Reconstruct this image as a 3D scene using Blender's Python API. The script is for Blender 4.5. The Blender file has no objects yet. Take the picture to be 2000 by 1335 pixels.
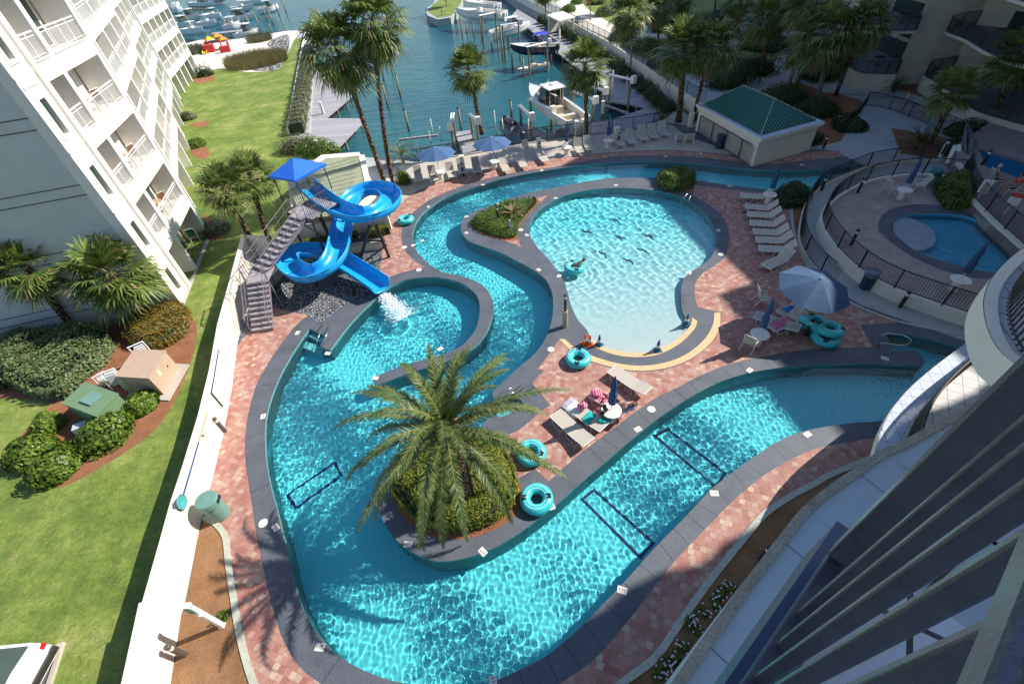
import bpy, bmesh, math, random
import numpy as np
from math import sin, cos, pi, radians, sqrt, atan2, tan
from mathutils import Vector, Matrix
from mathutils.geometry import tessellate_polygon

S = bpy.context.scene
COL = S.collection
random.seed(7)
# ------------------------------------------------------------------ camera, sky, sun, exposure
H = 16.0                                   # eye height above the pool deck
F = 889.0                                  # focal length in pixels of a 2000 px wide frame (16 mm lens)
_d = Vector((100.0, -922.5, -F)).normalized()          # straight down, seen by the camera
_up = -_d
_f = Vector((0, 0, -1)); _y = (_f - _f.dot(_up) * _up).normalized(); _x = _y.cross(_up)
R = Matrix((_x, _y, _up))                  # camera -> world rotation
cam = bpy.data.objects.new('camera', bpy.data.cameras.new('camera'))
COL.objects.link(cam); S.camera = cam
cam.matrix_world = Matrix.Translation((0, 0, H)) @ R.to_4x4()
cam.data.lens = 16.0; cam.data.sensor_width = 36.0
cam.data.clip_start = 0.05; cam.data.clip_end = 3000
SUN_AZ, SUN_EL = radians(17), radians(40)
w = bpy.data.worlds.new("World"); S.world = w; w.use_nodes = True
nt = w.node_tree
sky = nt.nodes.new('ShaderNodeTexSky'); sky.sky_type = 'NISHITA'; sky.sun_disc = False
sky.sun_elevation = SUN_EL; sky.sun_rotation = pi / 2 - SUN_AZ
sky.air_density = 1.0; sky.dust_density = 0.6; sky.ozone_density = 4.0
nt.links.new(sky.outputs[0], nt.nodes['Background'].inputs[0])
nt.nodes['Background'].inputs[1].default_value = 0.125
sl = bpy.data.lights.new('sun', 'SUN'); sl.energy = 5.0; sl.angle = radians(0.5); sl.color = (1, .95, .87)
sl.cycles.is_caustics_light = True
so = bpy.data.objects.new('sun', sl); COL.objects.link(so)
so.rotation_euler = Vector((cos(SUN_AZ) * cos(SUN_EL), sin(SUN_AZ) * cos(SUN_EL), sin(SUN_EL))).to_track_quat('Z', 'Y').to_euler()
S.view_settings.view_transform = 'Standard'; S.view_settings.look = 'None'
S.view_settings.exposure = 0.48; S.view_settings.gamma = 1
S.cycles.max_bounces = 8; S.cycles.transparent_max_bounces = 8
S.cycles.caustics_refractive = True; S.cycles.caustics_reflective = False

def P(px, py, z=0.0):
    """where the sight line of a photo point meets the level z"""
    d = R @ Vector((px - 1000, 667.5 - py, -F)); t = (z - H) / d.z
    return Vector((d.x * t, d.y * t, z))
def L2(s, z=0.0):
    """'x,y x,y ...' -> points on level z"""
    return [P(*map(float, q.split(',')), z) for q in s.split()]
def solve_h(b, t, zmax=15):
    """height at which the sight line through t passes closest over ground point b"""
    B = P(*b); best = (9e9, 0)
    z = .2
    while z < zmax:
        q = P(t[0], t[1], z); e = (q.x - B.x) ** 2 + (q.y - B.y) ** 2
        if e < best[0]: best = (e, z)
        z += .1
    return best[1]

# ------------------------------------------------------------------ materials
def rgb(c): return (c[0], c[1], c[2], 1)
class NT:
    def __init__(s, name):
        s.m = bpy.data.materials.new(name); s.m.use_nodes = True; s.t = s.m.node_tree
        s.b = s.t.nodes['Principled BSDF']
    def n(s, ty, **k):
        o = s.t.nodes.new(ty)
        for a, v in k.items(): setattr(o, a, v)
        return o
    def l(s, a, b): s.t.links.new(a, b)
    def coord(s, kind='Object', scale=1):
        tc = s.n('ShaderNodeTexCoord'); mp = s.n('ShaderNodeMapping')
        s.l(tc.outputs[kind], mp.inputs[0])
        mp.inputs['Scale'].default_value = (scale,) * 3 if not hasattr(scale, '__len__') else scale
        return mp.outputs[0]
    def noise(s, vec, sc, det=4, ro=.6):
        o = s.n('ShaderNodeTexNoise'); s.l(vec, o.inputs['Vector'])
        o.inputs['Scale'].default_value = sc; o.inputs['Detail'].default_value = det; o.inputs['Roughness'].default_value = ro
        return o.outputs[0]
    def ramp(s, fac, stops, interp='LINEAR'):
        o = s.n('ShaderNodeValToRGB'); s.l(fac, o.inputs[0]); cr = o.color_ramp; cr.interpolation = interp
        while len(cr.elements) < len(stops): cr.elements.new(.5)
        for e, (p, c) in zip(cr.elements, stops): e.position = p; e.color = rgb(c)
        return o.outputs[0]
    def mix(s, fac, a, b, mode='MIX'):
        o = s.n('ShaderNodeMix', data_type='RGBA', blend_type=mode)
        for i, v in ((0, fac), (6, a), (7, b)):
            if hasattr(v, 'links'): s.l(v, o.inputs[i])
            elif isinstance(v, (tuple, list)): o.inputs[i].default_value = rgb(v)
            else: o.inputs[i].default_value = v
        return o.outputs[2]
    def math(s, op, a, b=0):
        o = s.n('ShaderNodeMath', operation=op)
        for i, v in ((0, a), (1, b)):
            if hasattr(v, 'links'): s.l(v, o.inputs[i])
            else: o.inputs[i].default_value = v
        return o.outputs[0]
    def bump(s, h, st=.5, dist=.02):
        o = s.n('ShaderNodeBump'); o.inputs['Strength'].default_value = st; o.inputs['Distance'].default_value = dist
        s.l(h, o.inputs['Height']); s.l(o.outputs[0], s.b.inputs['Normal'])
    def col(s, c):
        if hasattr(c, 'links'): s.l(c, s.b.inputs['Base Color'])
        else: s.b.inputs['Base Color'].default_value = rgb(c)
def sc(c, k): return tuple(min(1, x * k) for x in c)
def mat(name, c, rough=.6, var=.12, nsc=6, metal=0, bump=0, bsc=40, spec=None, coord='Object'):
    """a painted / plastered / metal surface with soft wear"""
    m = NT(name); v = m.coord(coord)
    n = m.noise(v, nsc, 5)
    m.col(m.ramp(n, [(.3, sc(c, 1 - var)), (.7, sc(c, 1 + var))]))
    m.b.inputs['Roughness'].default_value = rough; m.b.inputs['Metallic'].default_value = metal
    if spec is not None: m.b.inputs['Specular IOR Level'].default_value = spec
    if bump: m.bump(m.noise(v, bsc, 3), bump, .01)
    return m.m
def leafmat(name, cols, rough=.45, trans=.25):
    m = NT(name); g = m.n('ShaderNodeNewGeometry')
    st = [(i / (len(cols) - 1), c) for i, c in enumerate(cols)]
    c = m.ramp(g.outputs['Random Per Island'], st)
    oi = m.n('ShaderNodeObjectInfo')
    c = m.mix(m.math('MULTIPLY', oi.outputs['Random'], .25), c, sc(cols[-1], .8))
    m.col(c); m.b.inputs['Roughness'].default_value = rough; m.b.inputs['Specular IOR Level'].default_value = .35
    tr = m.n('ShaderNodeBsdfTranslucent'); m.l(c, tr.inputs[0])
    ms = m.n('ShaderNodeMixShader'); ms.inputs[0].default_value = trans
    out = m.t.nodes['Material Output']
    m.l(m.b.outputs[0], ms.inputs[1]); m.l(tr.outputs[0], ms.inputs[2]); m.l(ms.outputs[0], out.inputs[0])
    return m.m
M = {}
def paver():
    m = NT('brick_pavers'); tc = m.n('ShaderNodeTexCoord'); mp = m.n('ShaderNodeMapping')
    m.l(tc.outputs['Object'], mp.inputs[0]); mp.inputs['Scale'].default_value = (4.6, 5.2, 1); mp.inputs['Rotation'].default_value = (0, 0, radians(28))
    sp = m.n('ShaderNodeSeparateXYZ'); m.l(mp.outputs[0], sp.inputs[0])
    fy = m.math('FLOOR', sp.outputs[1])
    x2 = m.math('ADD', sp.outputs[0], m.math('MULTIPLY', m.math('MODULO', fy, 3), .37))
    # every other pair of cells joins into a long paver
    fx0 = m.math('FLOOR', x2)
    cb = m.n('ShaderNodeCombineXYZ'); m.l(fx0, cb.inputs[0]); m.l(fy, cb.inputs[1])
    wn = m.n('ShaderNodeTexWhiteNoise', noise_dimensions='2D'); m.l(cb.outputs[0], wn.inputs[0])
    c = m.ramp(wn.outputs[0], [(0, (.33, .125, .10)), (.26, (.40, .175, .14)), (.50, (.43, .225, .18)), (.70, (.46, .30, .24)), (.84, (.36, .15, .125)), (.95, (.54, .39, .27))], 'CONSTANT')
    v = m.coord('Object'); n = m.noise(v, 1.3, 5); c = m.mix(m.ramp(n, [(.35, (0, 0, 0)), (.75, (.5, .5, .5))]), c, (.50, .36, .29))
    n2 = m.noise(v, 30, 3); c = m.mix(.35, c, m.ramp(n2, [(.3, (.25, .2, .18)), (.7, (.75, .7, .65))]), 'OVERLAY')
    def edge(o, wd):
        f = m.math('FRACT', o); a = m.math('ABSOLUTE', m.math('SUBTRACT', f, .5))
        return m.math('GREATER_THAN', a, .5 - wd)
    e = m.math('MAXIMUM', edge(x2, .03), edge(sp.outputs[1], .035))
    c = m.mix(m.math('MULTIPLY', e, .55), c, (.20, .15, .12))
    m.col(c); m.b.inputs['Roughness'].default_value = .8
    m.bump(m.math('SUBTRACT', 1, e), .5, .006)
    return m.m
M['paver'] = paver()
def ground(name, stops, nsc=1.2, fine=25, fm=.5, rough=.9, bump=.6, bd=.03, fstops=None):
    m = NT(name); v = m.coord('Object')
    n = m.noise(v, nsc, 6, .65); c = m.ramp(n, stops)
    n2 = m.noise(v, fine, 4, .7)
    c = m.mix(fm, c, m.ramp(n2, fstops or [(.3, (.18, .18, .18)), (.7, (.82, .82, .82))]), 'OVERLAY')
    m.col(c); m.b.inputs['Roughness'].default_value = rough
    if bump: m.bump(n2, bump, bd)
    return m.m
def grass_mat():
    m = NT('lawn_grass'); v = m.coord('Object')
    n = m.noise(v, .35, 7, .68); n1 = m.noise(v, 1.7, 5, .7)
    c = m.ramp(n, [(.30, (.085, .135, .018)), (.46, (.14, .195, .03)), (.56, (.20, .24, .05)), (.68, (.31, .30, .11))])
    c = m.mix(.55, c, m.ramp(n1, [(.3, (.22, .25, .2)), (.7, (.75, .75, .7))]), 'OVERLAY')
    n9 = m.noise(v, .9, 8, .75); c = m.mix(m.ramp(n9, [(.60, (0, 0, 0)), (.74, (.75, .75, .75))]), c, (.40, .34, .16))
    n8 = m.noise(v, 7, 4, .7); c = m.mix(.5, c, m.ramp(n8, [(.35, (.25, .3, .25)), (.65, (.72, .7, .68))]), 'OVERLAY')
    vv = m.coord('Object', (60, 22, 1)); n2 = m.noise(vv, 1, 3, .7)
    c = m.mix(.6, c, m.ramp(n2, [(.3, (.2, .2, .2)), (.7, (.85, .85, .8))]), 'OVERLAY')
    m.col(c); m.b.inputs['Roughness'].default_value = .9; m.bump(n2, .8, .03); return m.m
M['grass'] = grass_mat()
M['coping'] = ground('coping_concrete', [(.28, (.060, .068, .085)), (.42, (.088, .098, .118)), (.7, (.118, .128, .150))], .9, 14, .35, .65, .2, .01)
M['mulch'] = ground('pine_straw_mulch', [(.3, (.20, .095, .040)), (.7, (.36, .19, .09))], 1.0, 38, .75, .95, .9, .04)
M['redmulch'] = ground('red_bark_mulch', [(.3, (.22, .085, .036)), (.7, (.36, .15, .07))], 1.0, 30, .7, .95, .9, .04)
M['gravel'] = None
def voro(name, scale, stops, rough=.8, bd=.05):
    m = NT(name); v = m.coord('Object')
    o = m.n('ShaderNodeTexVoronoi'); m.l(v, o.inputs['Vector']); o.inputs['Scale'].default_value = scale
    sp = m.n('ShaderNodeSeparateColor'); m.l(o.outputs['Color'], sp.inputs[0])
    c = m.ramp(sp.outputs[0], stops)
    c = m.mix(m.ramp(o.outputs['Distance'], [(.28, (0, 0, 0)), (.55, (1, 1, 1))]), c, sc(stops[0][1], .25))
    m.col(c); m.b.inputs['Roughness'].default_value = rough
    m.bump(m.math('SUBTRACT', 1, o.outputs['Distance']), 1, bd); return m.m
M['gravel'] = voro('river_gravel', 11, [(0, (.16, .17, .18)), (.5, (.34, .35, .36)), (1, (.6, .6, .6))])
M['rocks'] = voro('pale_riprap', 2.0, [(0, (.35, .34, .32)), (1, (.75, .72, .68))], .9, .3)
M['sand'] = ground('white_sand', [(.3, (.70, .62, .50)), (.7, (.82, .75, .64))], .4, 10, .12, .95, .3, .03)
M['conc'] = ground('pale_concrete', [(.3, (.42, .37, .31)), (.7, (.52, .46, .39))], .7, 12, .2, .8, .2, .01)
M['walk'] = ground('walk_concrete', [(.3, (.34, .36, .34)), (.7, (.44, .45, .42))], .6, 12, .2, .8, .2, .01)
M['curb'] = mat('curb_concrete', (.44, .45, .37), .8, .18, 8, bump=.2)
M['tan'] = mat('tan_border', (.66, .45, .24), .8, .12, 7, bump=.2)
M['wood'] = None
def planks(name, c, wd, ang=0, axis=0, gap=.05, dark=.3):
    m = NT(name); tc = m.n('ShaderNodeTexCoord'); mp = m.n('ShaderNodeMapping')
    m.l(tc.outputs['Object'], mp.inputs[0]); mp.inputs['Rotation'].default_value = (0, 0, ang); mp.inputs['Scale'].default_value = (1 / wd,) * 3
    sp = m.n('ShaderNodeSeparateXYZ'); m.l(mp.outputs[0], sp.inputs[0]); o = sp.outputs[axis]
    wn = m.n('ShaderNodeTexWhiteNoise', noise_dimensions='1D'); m.l(m.math('FLOOR', o), wn.inputs[1])
    cc = m.ramp(wn.outputs[0], [(0, sc(c, .8)), (1, sc(c, 1.2))])
    a = m.math('ABSOLUTE', m.math('SUBTRACT', m.math('FRACT', o), .5)); e = m.math('GREATER_THAN', a, .5 - gap)
    n = m.noise(m.coord('Object'), 5, 5); cc = m.mix(.3, cc, m.ramp(n, [(.3, (.25, .25, .25)), (.7, (.75, .75, .75))]), 'OVERLAY')
    m.col(m.mix(e, cc, sc(c, dark))); m.b.inputs['Roughness'].default_value = .8
    m.bump(m.math('SUBTRACT', 1, e), .5, .01); return m.m
M['deck'] = planks('weathered_dock_boards', (.36, .35, .37), .14, radians(5), 1)
M['cream'] = mat('cream_stucco', (.80, .73, .60), .85, .05, 1.5, bump=.25, bsc=60)
M['white'] = mat('white_paint', (.83, .79, .71), .6, .04, 2)
M['endwall'] = mat('pale_grey_siding', (.55, .58, .56), .85, .05, 1.2, bump=.2)
M['tanwall'] = mat('tan_stucco', (.52, .42, .30), .85, .07, 2, bump=.2)
M['stucco'] = mat('beige_stucco', (.62, .55, .43), .85, .08, 1.2, bump=.3, bsc=50)
M['dark'] = mat('dark_bronze_metal', (.045, .040, .038), .45, .15, 9, metal=.3)
M['black'] = mat('black_metal', (.02, .022, .026), .45, .2, 9)
M['steel'] = mat('brushed_steel', (.62, .62, .60), .25, .05, 10, metal=1)
M['whitemetal'] = mat('white_metal', (.78, .77, .74), .4, .04, 8)
M['greyfurn'] = mat('tan_sling_fabric', (.50, .44, .36), .8, .08, 20, bump=.2, bsc=150)
M['glass'] = mat('window_glass', (.05, .075, .06), .08, .1, 2)
M['curtain'] = planks('white_drapes', (.80, .79, .77), .09, 0, 0, .06, .8)
M['navy'] = mat('navy_canvas', (.035, .085, .20), .8, .12, 5, bump=.15, bsc=120)
M['umb'] = mat('faded_blue_canvas', (.055, .125, .26), .85, .12, 4, bump=.15, bsc=120)
M['tube'] = NT('teal_vinyl').m
def tube_mat():
    m = NT('teal_vinyl_tube'); tc = m.n('ShaderNodeTexCoord'); sp = m.n('ShaderNodeSeparateXYZ'); m.l(tc.outputs['Object'], sp.inputs[0])
    r = m.math('SQRT', m.math('ADD', m.math('MULTIPLY', sp.outputs[0], sp.outputs[0]), m.math('MULTIPLY', sp.outputs[1], sp.outputs[1])))
    a = m.math('ABSOLUTE', m.math('SUBTRACT', r, .345)); b = m.math('ABSOLUTE', m.math('SUBTRACT', r, .47))
    e = m.math('LESS_THAN', m.math('MINIMUM', a, b), .012)
    m.col(m.mix(e, (.045, .50, .52), (.45, .85, .85))); m.b.inputs['Roughness'].default_value = .28
    m.bump(m.noise(tc.outputs['Object'], 14, 3), .25, .02); return m.m
M['tube'] = tube_mat()
M['slide'] = mat('blue_fibreglass', (.012, .34, .72), .34, .14, 2, bump=.08, bsc=6, spec=.5)
M['slide_out'] = M['slide']
M['canopy'] = mat('bright_blue_canvas', (.01, .14, .66), .75, .08, 3)
M['stair'] = mat('grey_painted_steel', (.20, .17, .19), .55, .12, 6)
M['tread'] = mat('galvanised_tread', (.34, .31, .32), .55, .15, 9)
M['green'] = mat('green_enamel', (.16, .25, .14), .5, .08, 4)
M['greytan'] = mat('tan_enamel', (.50, .36, .26), .55, .06, 4)
M['bin'] = mat('sage_plastic', (.16, .30, .25), .5, .06, 4)
M['bin_dark'] = mat('dark_blue_plastic', (.02, .05, .09), .5, .06, 4)
M['bollard'] = mat('bronze_bollard', (.13, .10, .08), .5, .1, 6, metal=.3)
M['orange'] = mat('orange_plastic', (.85, .12, .02), .5, .05, 4)
M['tealcone'] = mat('teal_plastic', (.01, .12, .20), .5, .1, 4)
M['red'] = mat('red_paint', (.55, .03, .03), .5, .1, 4)
M['yellow'] = mat('yellow_plastic', (.85, .55, .03), .5, .05, 4)
M['orangeplay'] = mat('amber_plastic', (.85, .30, .02), .5, .05, 4)
M['skin'] = mat('bare_skin', (.48, .25, .16), .55, .08, 8)  # one even skin tone for every person
M['hair'] = mat('brown_hair', (.05, .03, .02), .7, .2, 20)
M['pink'] = None
def stripes(name, a, b, wd, axis=0, rough=.9):
    m = NT(name); tc = m.n('ShaderNodeTexCoord'); sp = m.n('ShaderNodeSeparateXYZ'); m.l(tc.outputs['Object'], sp.inputs[0])
    f = m.math('FRACT', m.math('MULTIPLY', sp.outputs[axis], 1 / wd))
    m.col(m.mix(m.math('GREATER_THAN', f, .5), a, b)); m.b.inputs['Roughness'].default_value = rough; return m.m
M['pink'] = stripes('pink_striped_towel', (.65, .05, .16), (.75, .35, .42), .11)
M['bluestripe'] = stripes('blue_striped_towel', (.02, .10, .50), (.05, .22, .62), .14)
M['towel'] = mat('white_towel', (.78, .74, .72), .95, .05, 8, bump=.3)
M['lilac'] = mat('lilac_towel', (.42, .36, .50), .95, .08, 8, bump=.3)
M['aqua'] = mat('aqua_towel', (.02, .42, .36), .95, .1, 8, bump=.3)
M['trunk'] = voro('palm_trunk_bark', 7, [(0, (.16, .075, .04)), (.6, (.30, .15, .08)), (1, (.42, .30, .2))], .9, .05)
M['trunkgrey'] = ground('grey_palm_trunk', [(.3, (.20, .17, .14)), (.7, (.34, .29, .24))], 2, 9, .6, .9, .7, .03)
M['fan'] = leafmat('fan_palm_leaf', [(.05, .10, .016), (.10, .17, .03), (.17, .23, .05), (.30, .32, .11)])
M['fandead'] = leafmat('dry_palm_leaf', [(.22, .13, .05), (.34, .22, .10), (.42, .30, .16)])
M['date'] = leafmat('date_palm_leaflet', [(.035, .075, .014), (.08, .145, .026), (.14, .20, .045), (.26, .28, .10)])
M['rachis'] = mat('palm_rachis', (.20, .19, .08), .6, .1, 5)
M['leaf'] = leafmat('shrub_leaf', [(.03, .075, .008), (.07, .14, .014), (.14, .22, .025), (.22, .30, .04)])
M['leafgold'] = leafmat('gold_hedge_leaf', [(.05, .08, .008), (.12, .15, .015), (.22, .24, .03), (.32, .32, .05)])
M['leafpale'] = leafmat('pale_shrub_leaf', [(.06, .11, .03), (.12, .18, .06), (.20, .26, .10), (.28, .33, .15)])
M['leafred'] = leafmat('bronze_shrub_leaf', [(.10, .12, .02), (.20, .18, .03), (.32, .14, .03), (.30, .28, .06)])
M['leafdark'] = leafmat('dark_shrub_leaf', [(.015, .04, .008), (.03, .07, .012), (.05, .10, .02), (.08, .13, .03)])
M['leafgrey'] = leafmat('grey_green_leaf', [(.10, .11, .05), (.17, .18, .09), (.24, .25, .14), (.30, .29, .17)])
M['reed'] = leafmat('dry_reed', [(.18, .16, .06), (.28, .24, .10), (.36, .30, .15)])
M['core'] = mat('shrub_dark_core', (.025, .035, .012), .95, .2, 9)  # added solid dark filler behind the leaves, blocks seeing through
M['flower'] = mat('pale_flower', (.75, .72, .40), .8, .1, 9)
M['petal'] = mat('white_petal', (.75, .68, .75), .8, .1, 9)
M['pile'] = ground('weathered_piling', [(.3, (.20, .17, .10)), (.7, (.36, .30, .20))], 2, 12, .5, .9, .5, .02)
M['hull'] = mat('white_gelcoat', (.80, .78, .74), .2, .03, 3, spec=.5)
M['hullnavy'] = mat('navy_gelcoat', (.012, .02, .06), .2, .1, 3, spec=.5)
M['boatin'] = mat('boat_cockpit_tan', (.62, .54, .42), .6, .06, 5)
M['bimini'] = mat('royal_blue_canvas', (.02, .04, .40), .8, .08, 5)
M['roofgreen'] = mat('green_glazed_roof', (.03, .15, .12), .45, .15, 4)
M['roofsage'] = mat('sage_metal_roof', (.34, .36, .24), .5, .12, 2)
M['tile'] = None
def tilemat(name, c, s, g, ang=0, wd=.02):
    m = NT(name); tc = m.n('ShaderNodeTexCoord'); mp = m.n('ShaderNodeMapping'); m.l(tc.outputs['Object'], mp.inputs[0])
    mp.inputs['Scale'].default_value = (1 / s, 1 / s, 1); mp.inputs['Rotation'].default_value = (0, 0, ang)
    sp = m.n('ShaderNodeSeparateXYZ'); m.l(mp.outputs[0], sp.inputs[0]); e = None
    for o in (0, 1):
        a = m.math('GREATER_THAN', m.math('ABSOLUTE', m.math('SUBTRACT', m.math('FRACT', sp.outputs[o]), .5)), .5 - wd)
        e = a if e is None else m.math('MAXIMUM', e, a)
    n = m.noise(m.coord('Object'), 3, 4); cc = m.ramp(n, [(.3, sc(c, .92)), (.7, sc(c, 1.08))])
    m.col(m.mix(e, cc, g)); m.b.inputs['Roughness'].default_value = .6; return m.m
M['tile'] = tilemat('balcony_floor_tile', (.50, .47, .43), .45, (.08, .08, .09), radians(35))
M['ledge'] = mat('pale_blue_membrane', (.46, .52, .58), .8, .06, .8, bump=.2, bsc=20)
M['ledgerim'] = ground('chipped_concrete_rim', [(.3, (.30, .27, .20)), (.7, (.50, .46, .37))], 2, 20, .5, .9, .9, .04)
M['rail'] = mat('bronze_painted_rail', (.085, .09, .108), .24, .18, 14, metal=.35, bump=.12, bsc=160, spec=.7)

# ------------------------------------------------------------------ mesh helpers
def link(o, parent=None):
    COL.objects.link(o)
    if parent: o.parent = parent
    return o
def tag(o, label=None, cat=None, group=None, kind=None):
    if label: o['label'] = label
    if cat: o['category'] = cat
    if group: o['group'] = group
    if kind: o['kind'] = kind
    return o
def empty(name, loc=(0, 0, 0), rz=0, label=None, cat=None, group=None):
    o = bpy.data.objects.new(name, None); o.location = loc; o.rotation_euler = (0, 0, rz); o.empty_display_size = .2
    link(o); return tag(o, label, cat, group)
def tree_copy(o, parent=None, loc=None, rz=None, label=None, scale=None):
    c = o.copy(); COL.objects.link(c)
    if parent: c.parent = parent
    if loc is not None: c.location = loc
    if rz is not None: c.rotation_euler = (0, 0, rz)
    if label: c['label'] = label
    if scale: c.scale = (scale,) * 3
    for ch in o.children: tree_copy(ch, c)
    return c
class MB:
    def __init__(s): s.v = []; s.f = []; s.mi = []
    def add(s, vs, fs, mi=0):
        b = len(s.v); s.v += [tuple(v) for v in vs]; s.f += [tuple(i + b for i in f) for f in fs]; s.mi += [mi] * len(fs); return s
    def box(s, c, d, rz=0, mi=0, mt=None):
        x, y, z = d[0] / 2, d[1] / 2, d[2] / 2; vs = []
        m = mt or Matrix.Rotation(rz, 3, 'Z')
        for a in (-x, x):
            for b in (-y, y):
                for e in (-z, z): vs.append(Vector(c) + m @ Vector((a, b, e)))
        return s.add(vs, [(0, 1, 3, 2), (4, 6, 7, 5), (0, 4, 5, 1), (2, 3, 7, 6), (0, 2, 6, 4), (1, 5, 7, 3)], mi)
    def prism(s, poly, z0, z1, mi=0, cap=True, capmi=None):
        n = len(poly); a = [(p[0], p[1], z0) for p in poly]; b = [(p[0], p[1], z1) for p in poly]
        if area(poly) < 0: a.reverse(); b.reverse()
        s.add(a + b, [(i, (i + 1) % n, n + (i + 1) % n, n + i) for i in range(n)], mi)
        if cap:
            tri = tessellate_polygon([[Vector(p) for p in b]])
            s.add(b, [t if nz(b, t) > 0 else t[::-1] for t in tri], mi if capmi is None else capmi)
            s.add(a, [t if nz(a, t) < 0 else t[::-1] for t in tri], mi)
        return s
    def tube(s, pts, r, n=8, mi=0, cap=True):
        pts = [Vector(p) for p in pts]; rr = r if hasattr(r, '__len__') else [r] * len(pts); rings = []
        up = Vector((0, 0, 1))
        for i, p in enumerate(pts):
            t = (pts[min(i + 1, len(pts) - 1)] - pts[max(i - 1, 0)]).normalized()
            u = t.cross(up)
            if u.length < .05: u = t.cross(Vector((0, 1, 0)))
            u.normalize(); w_ = u.cross(t)
            rings.append([p + (u * cos(2 * pi * k / n) + w_ * sin(2 * pi * k / n)) * rr[i] for k in range(n)])
        vs = [v for r_ in rings for v in r_]; fs = []
        for i in range(len(pts) - 1):
            for k in range(n): fs.append((i * n + k, i * n + (k + 1) % n, (i + 1) * n + (k + 1) % n, (i + 1) * n + k))
        if cap: fs += [tuple(range(n))[::-1], tuple((len(pts) - 1) * n + k for k in range(n))]
        return s.add(vs, fs, mi)
    def lathe(s, prof, c=(0, 0, 0), n=20, mi=0):
        vs = []; fs = []
        for r, z in prof: vs += [(c[0] + r * cos(2 * pi * k / n), c[1] + r * sin(2 * pi * k / n), c[2] + z) for k in range(n)]
        for i in range(len(prof) - 1):
            for k in range(n): fs.append((i * n + k, i * n + (k + 1) % n, (i + 1) * n + (k + 1) % n, (i + 1) * n + k))
        if prof[0][0] > .001: fs.append(tuple(range(n))[::-1])
        if prof[-1][0] > .001: fs.append(tuple((len(prof) - 1) * n + k for k in range(n)))
        return s.add(vs, fs, mi)
    def ribbon(s, a, b, mi=0, closed=False):
        n = len(a); m = n if closed else n - 1
        return s.add(list(a) + list(b), [(i, (i + 1) % n, n + (i + 1) % n, n + i) for i in range(m)], mi)
    def build(s, name, mats, parent=None, smooth=False, loc=None, rz=0, bevel=0):
        me = bpy.data.meshes.new(name); me.from_pydata(s.v, [], s.f)
        if not isinstance(mats, (list, tuple)): mats = [mats]
        for m_ in mats: me.materials.append(m_)
        if len(mats) > 1: me.polygons.foreach_set('material_index', s.mi)
        if smooth: me.shade_smooth()
        me.update(); o = bpy.data.objects.new(name, me); link(o, parent)
        if loc is not None: o.location = loc
        if rz: o.rotation_euler = (0, 0, rz)
        if bevel:
            bv = o.modifiers.new('bevel', 'BEVEL'); bv.width = bevel; bv.segments = 2; bv.limit_method = 'ANGLE'
        return o
def area(p): return sum(p[i][0] * p[(i + 1) % len(p)][1] - p[(i + 1) % len(p)][0] * p[i][1] for i in range(len(p))) / 2
def nz(b, t):
    p, q, r = [b[i] for i in t]; return (q[0] - p[0]) * (r[1] - p[1]) - (q[1] - p[1]) * (r[0] - p[0])
def npmesh(name, V, Fq, mats, parent=None, mi=None, smooth=False, loc=None):
    """V (n,3), Fq (m,k) -> object"""
    me = bpy.data.meshes.new(name); V = np.asarray(V, np.float32); Fq = np.asarray(Fq, np.int32); k = Fq.shape[1]
    me.vertices.add(len(V)); me.vertices.foreach_set('co', V.ravel())
    me.loops.add(Fq.size); me.loops.foreach_set('vertex_index', Fq.ravel())
    me.polygons.add(len(Fq)); me.polygons.foreach_set('loop_start', np.arange(0, Fq.size, k, dtype=np.int32))
    if mi is not None: me.polygons.foreach_set('material_index', np.asarray(mi, np.int32))
    for m_ in (mats if isinstance(mats, (list, tuple)) else [mats]): me.materials.append(m_)
    me.update(calc_edges=True); me.validate()
    if smooth: me.shade_smooth()
    o = bpy.data.objects.new(name, me); link(o, parent)
    if loc is not None: o.location = loc
    return o
def spline(pts, closed=True, sub=5):
    """Catmull-Rom through pts"""
    n = len(pts); out = []
    for i in range(n if closed else n - 1):
        g = (lambda j: pts[j % n]) if closed else (lambda j: pts[max(0, min(n - 1, j))])
        p0, p1, p2, p3 = Vector(g(i - 1)), Vector(g(i)), Vector(g(i + 1)), Vector(g(i + 2))
        for k in range(sub):
            t = k / sub
            a = (p2 - p0) * .5 * min(1, (p2 - p1).length / max(1e-6, (p1 - p0).length)); b = (p3 - p1) * .5 * min(1, (p2 - p1).length / max(1e-6, (p3 - p2).length))
            h = (2 * t ** 3 - 3 * t * t + 1) * p1 + (t ** 3 - 2 * t * t + t) * a + (-2 * t ** 3 + 3 * t * t) * p2 + (t ** 3 - t * t) * b
            out.append(h)
    if not closed: out.append(Vector(pts[-1]))
    return out
def sheet(name, outer, z, m, holes=(), parent=None, label=None, thick=0):
    loops = [[Vector((p[0], p[1], z)) for p in outer]] + [[Vector((p[0], p[1], z)) for p in h] for h in holes]
    allv = [v for l in loops for v in l]; tri = tessellate_polygon(loops)
    fs = [t if nz(allv, t) > 0 else t[::-1] for t in tri if abs(nz(allv, t)) > 1e-9]
    b = MB().add(allv, fs)
    if thick:
        for l in loops: b.ribbon(l, [v - Vector((0, 0, thick)) for v in l], closed=True)
    return b.build(name, m, parent)
def inside(px, py, poly):
    """vectorised point in polygon"""
    c = np.zeros(px.shape, bool); n = len(poly)
    for i in range(n):
        x1, y1 = poly[i][0], poly[i][1]; x2, y2 = poly[(i + 1) % n][0], poly[(i + 1) % n][1]
        if y1 == y2: continue
        k = ((y1 > py) != (y2 > py)) & (px < (x2 - x1) * (py - y1) / (y2 - y1) + x1); c ^= k
    return c
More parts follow.
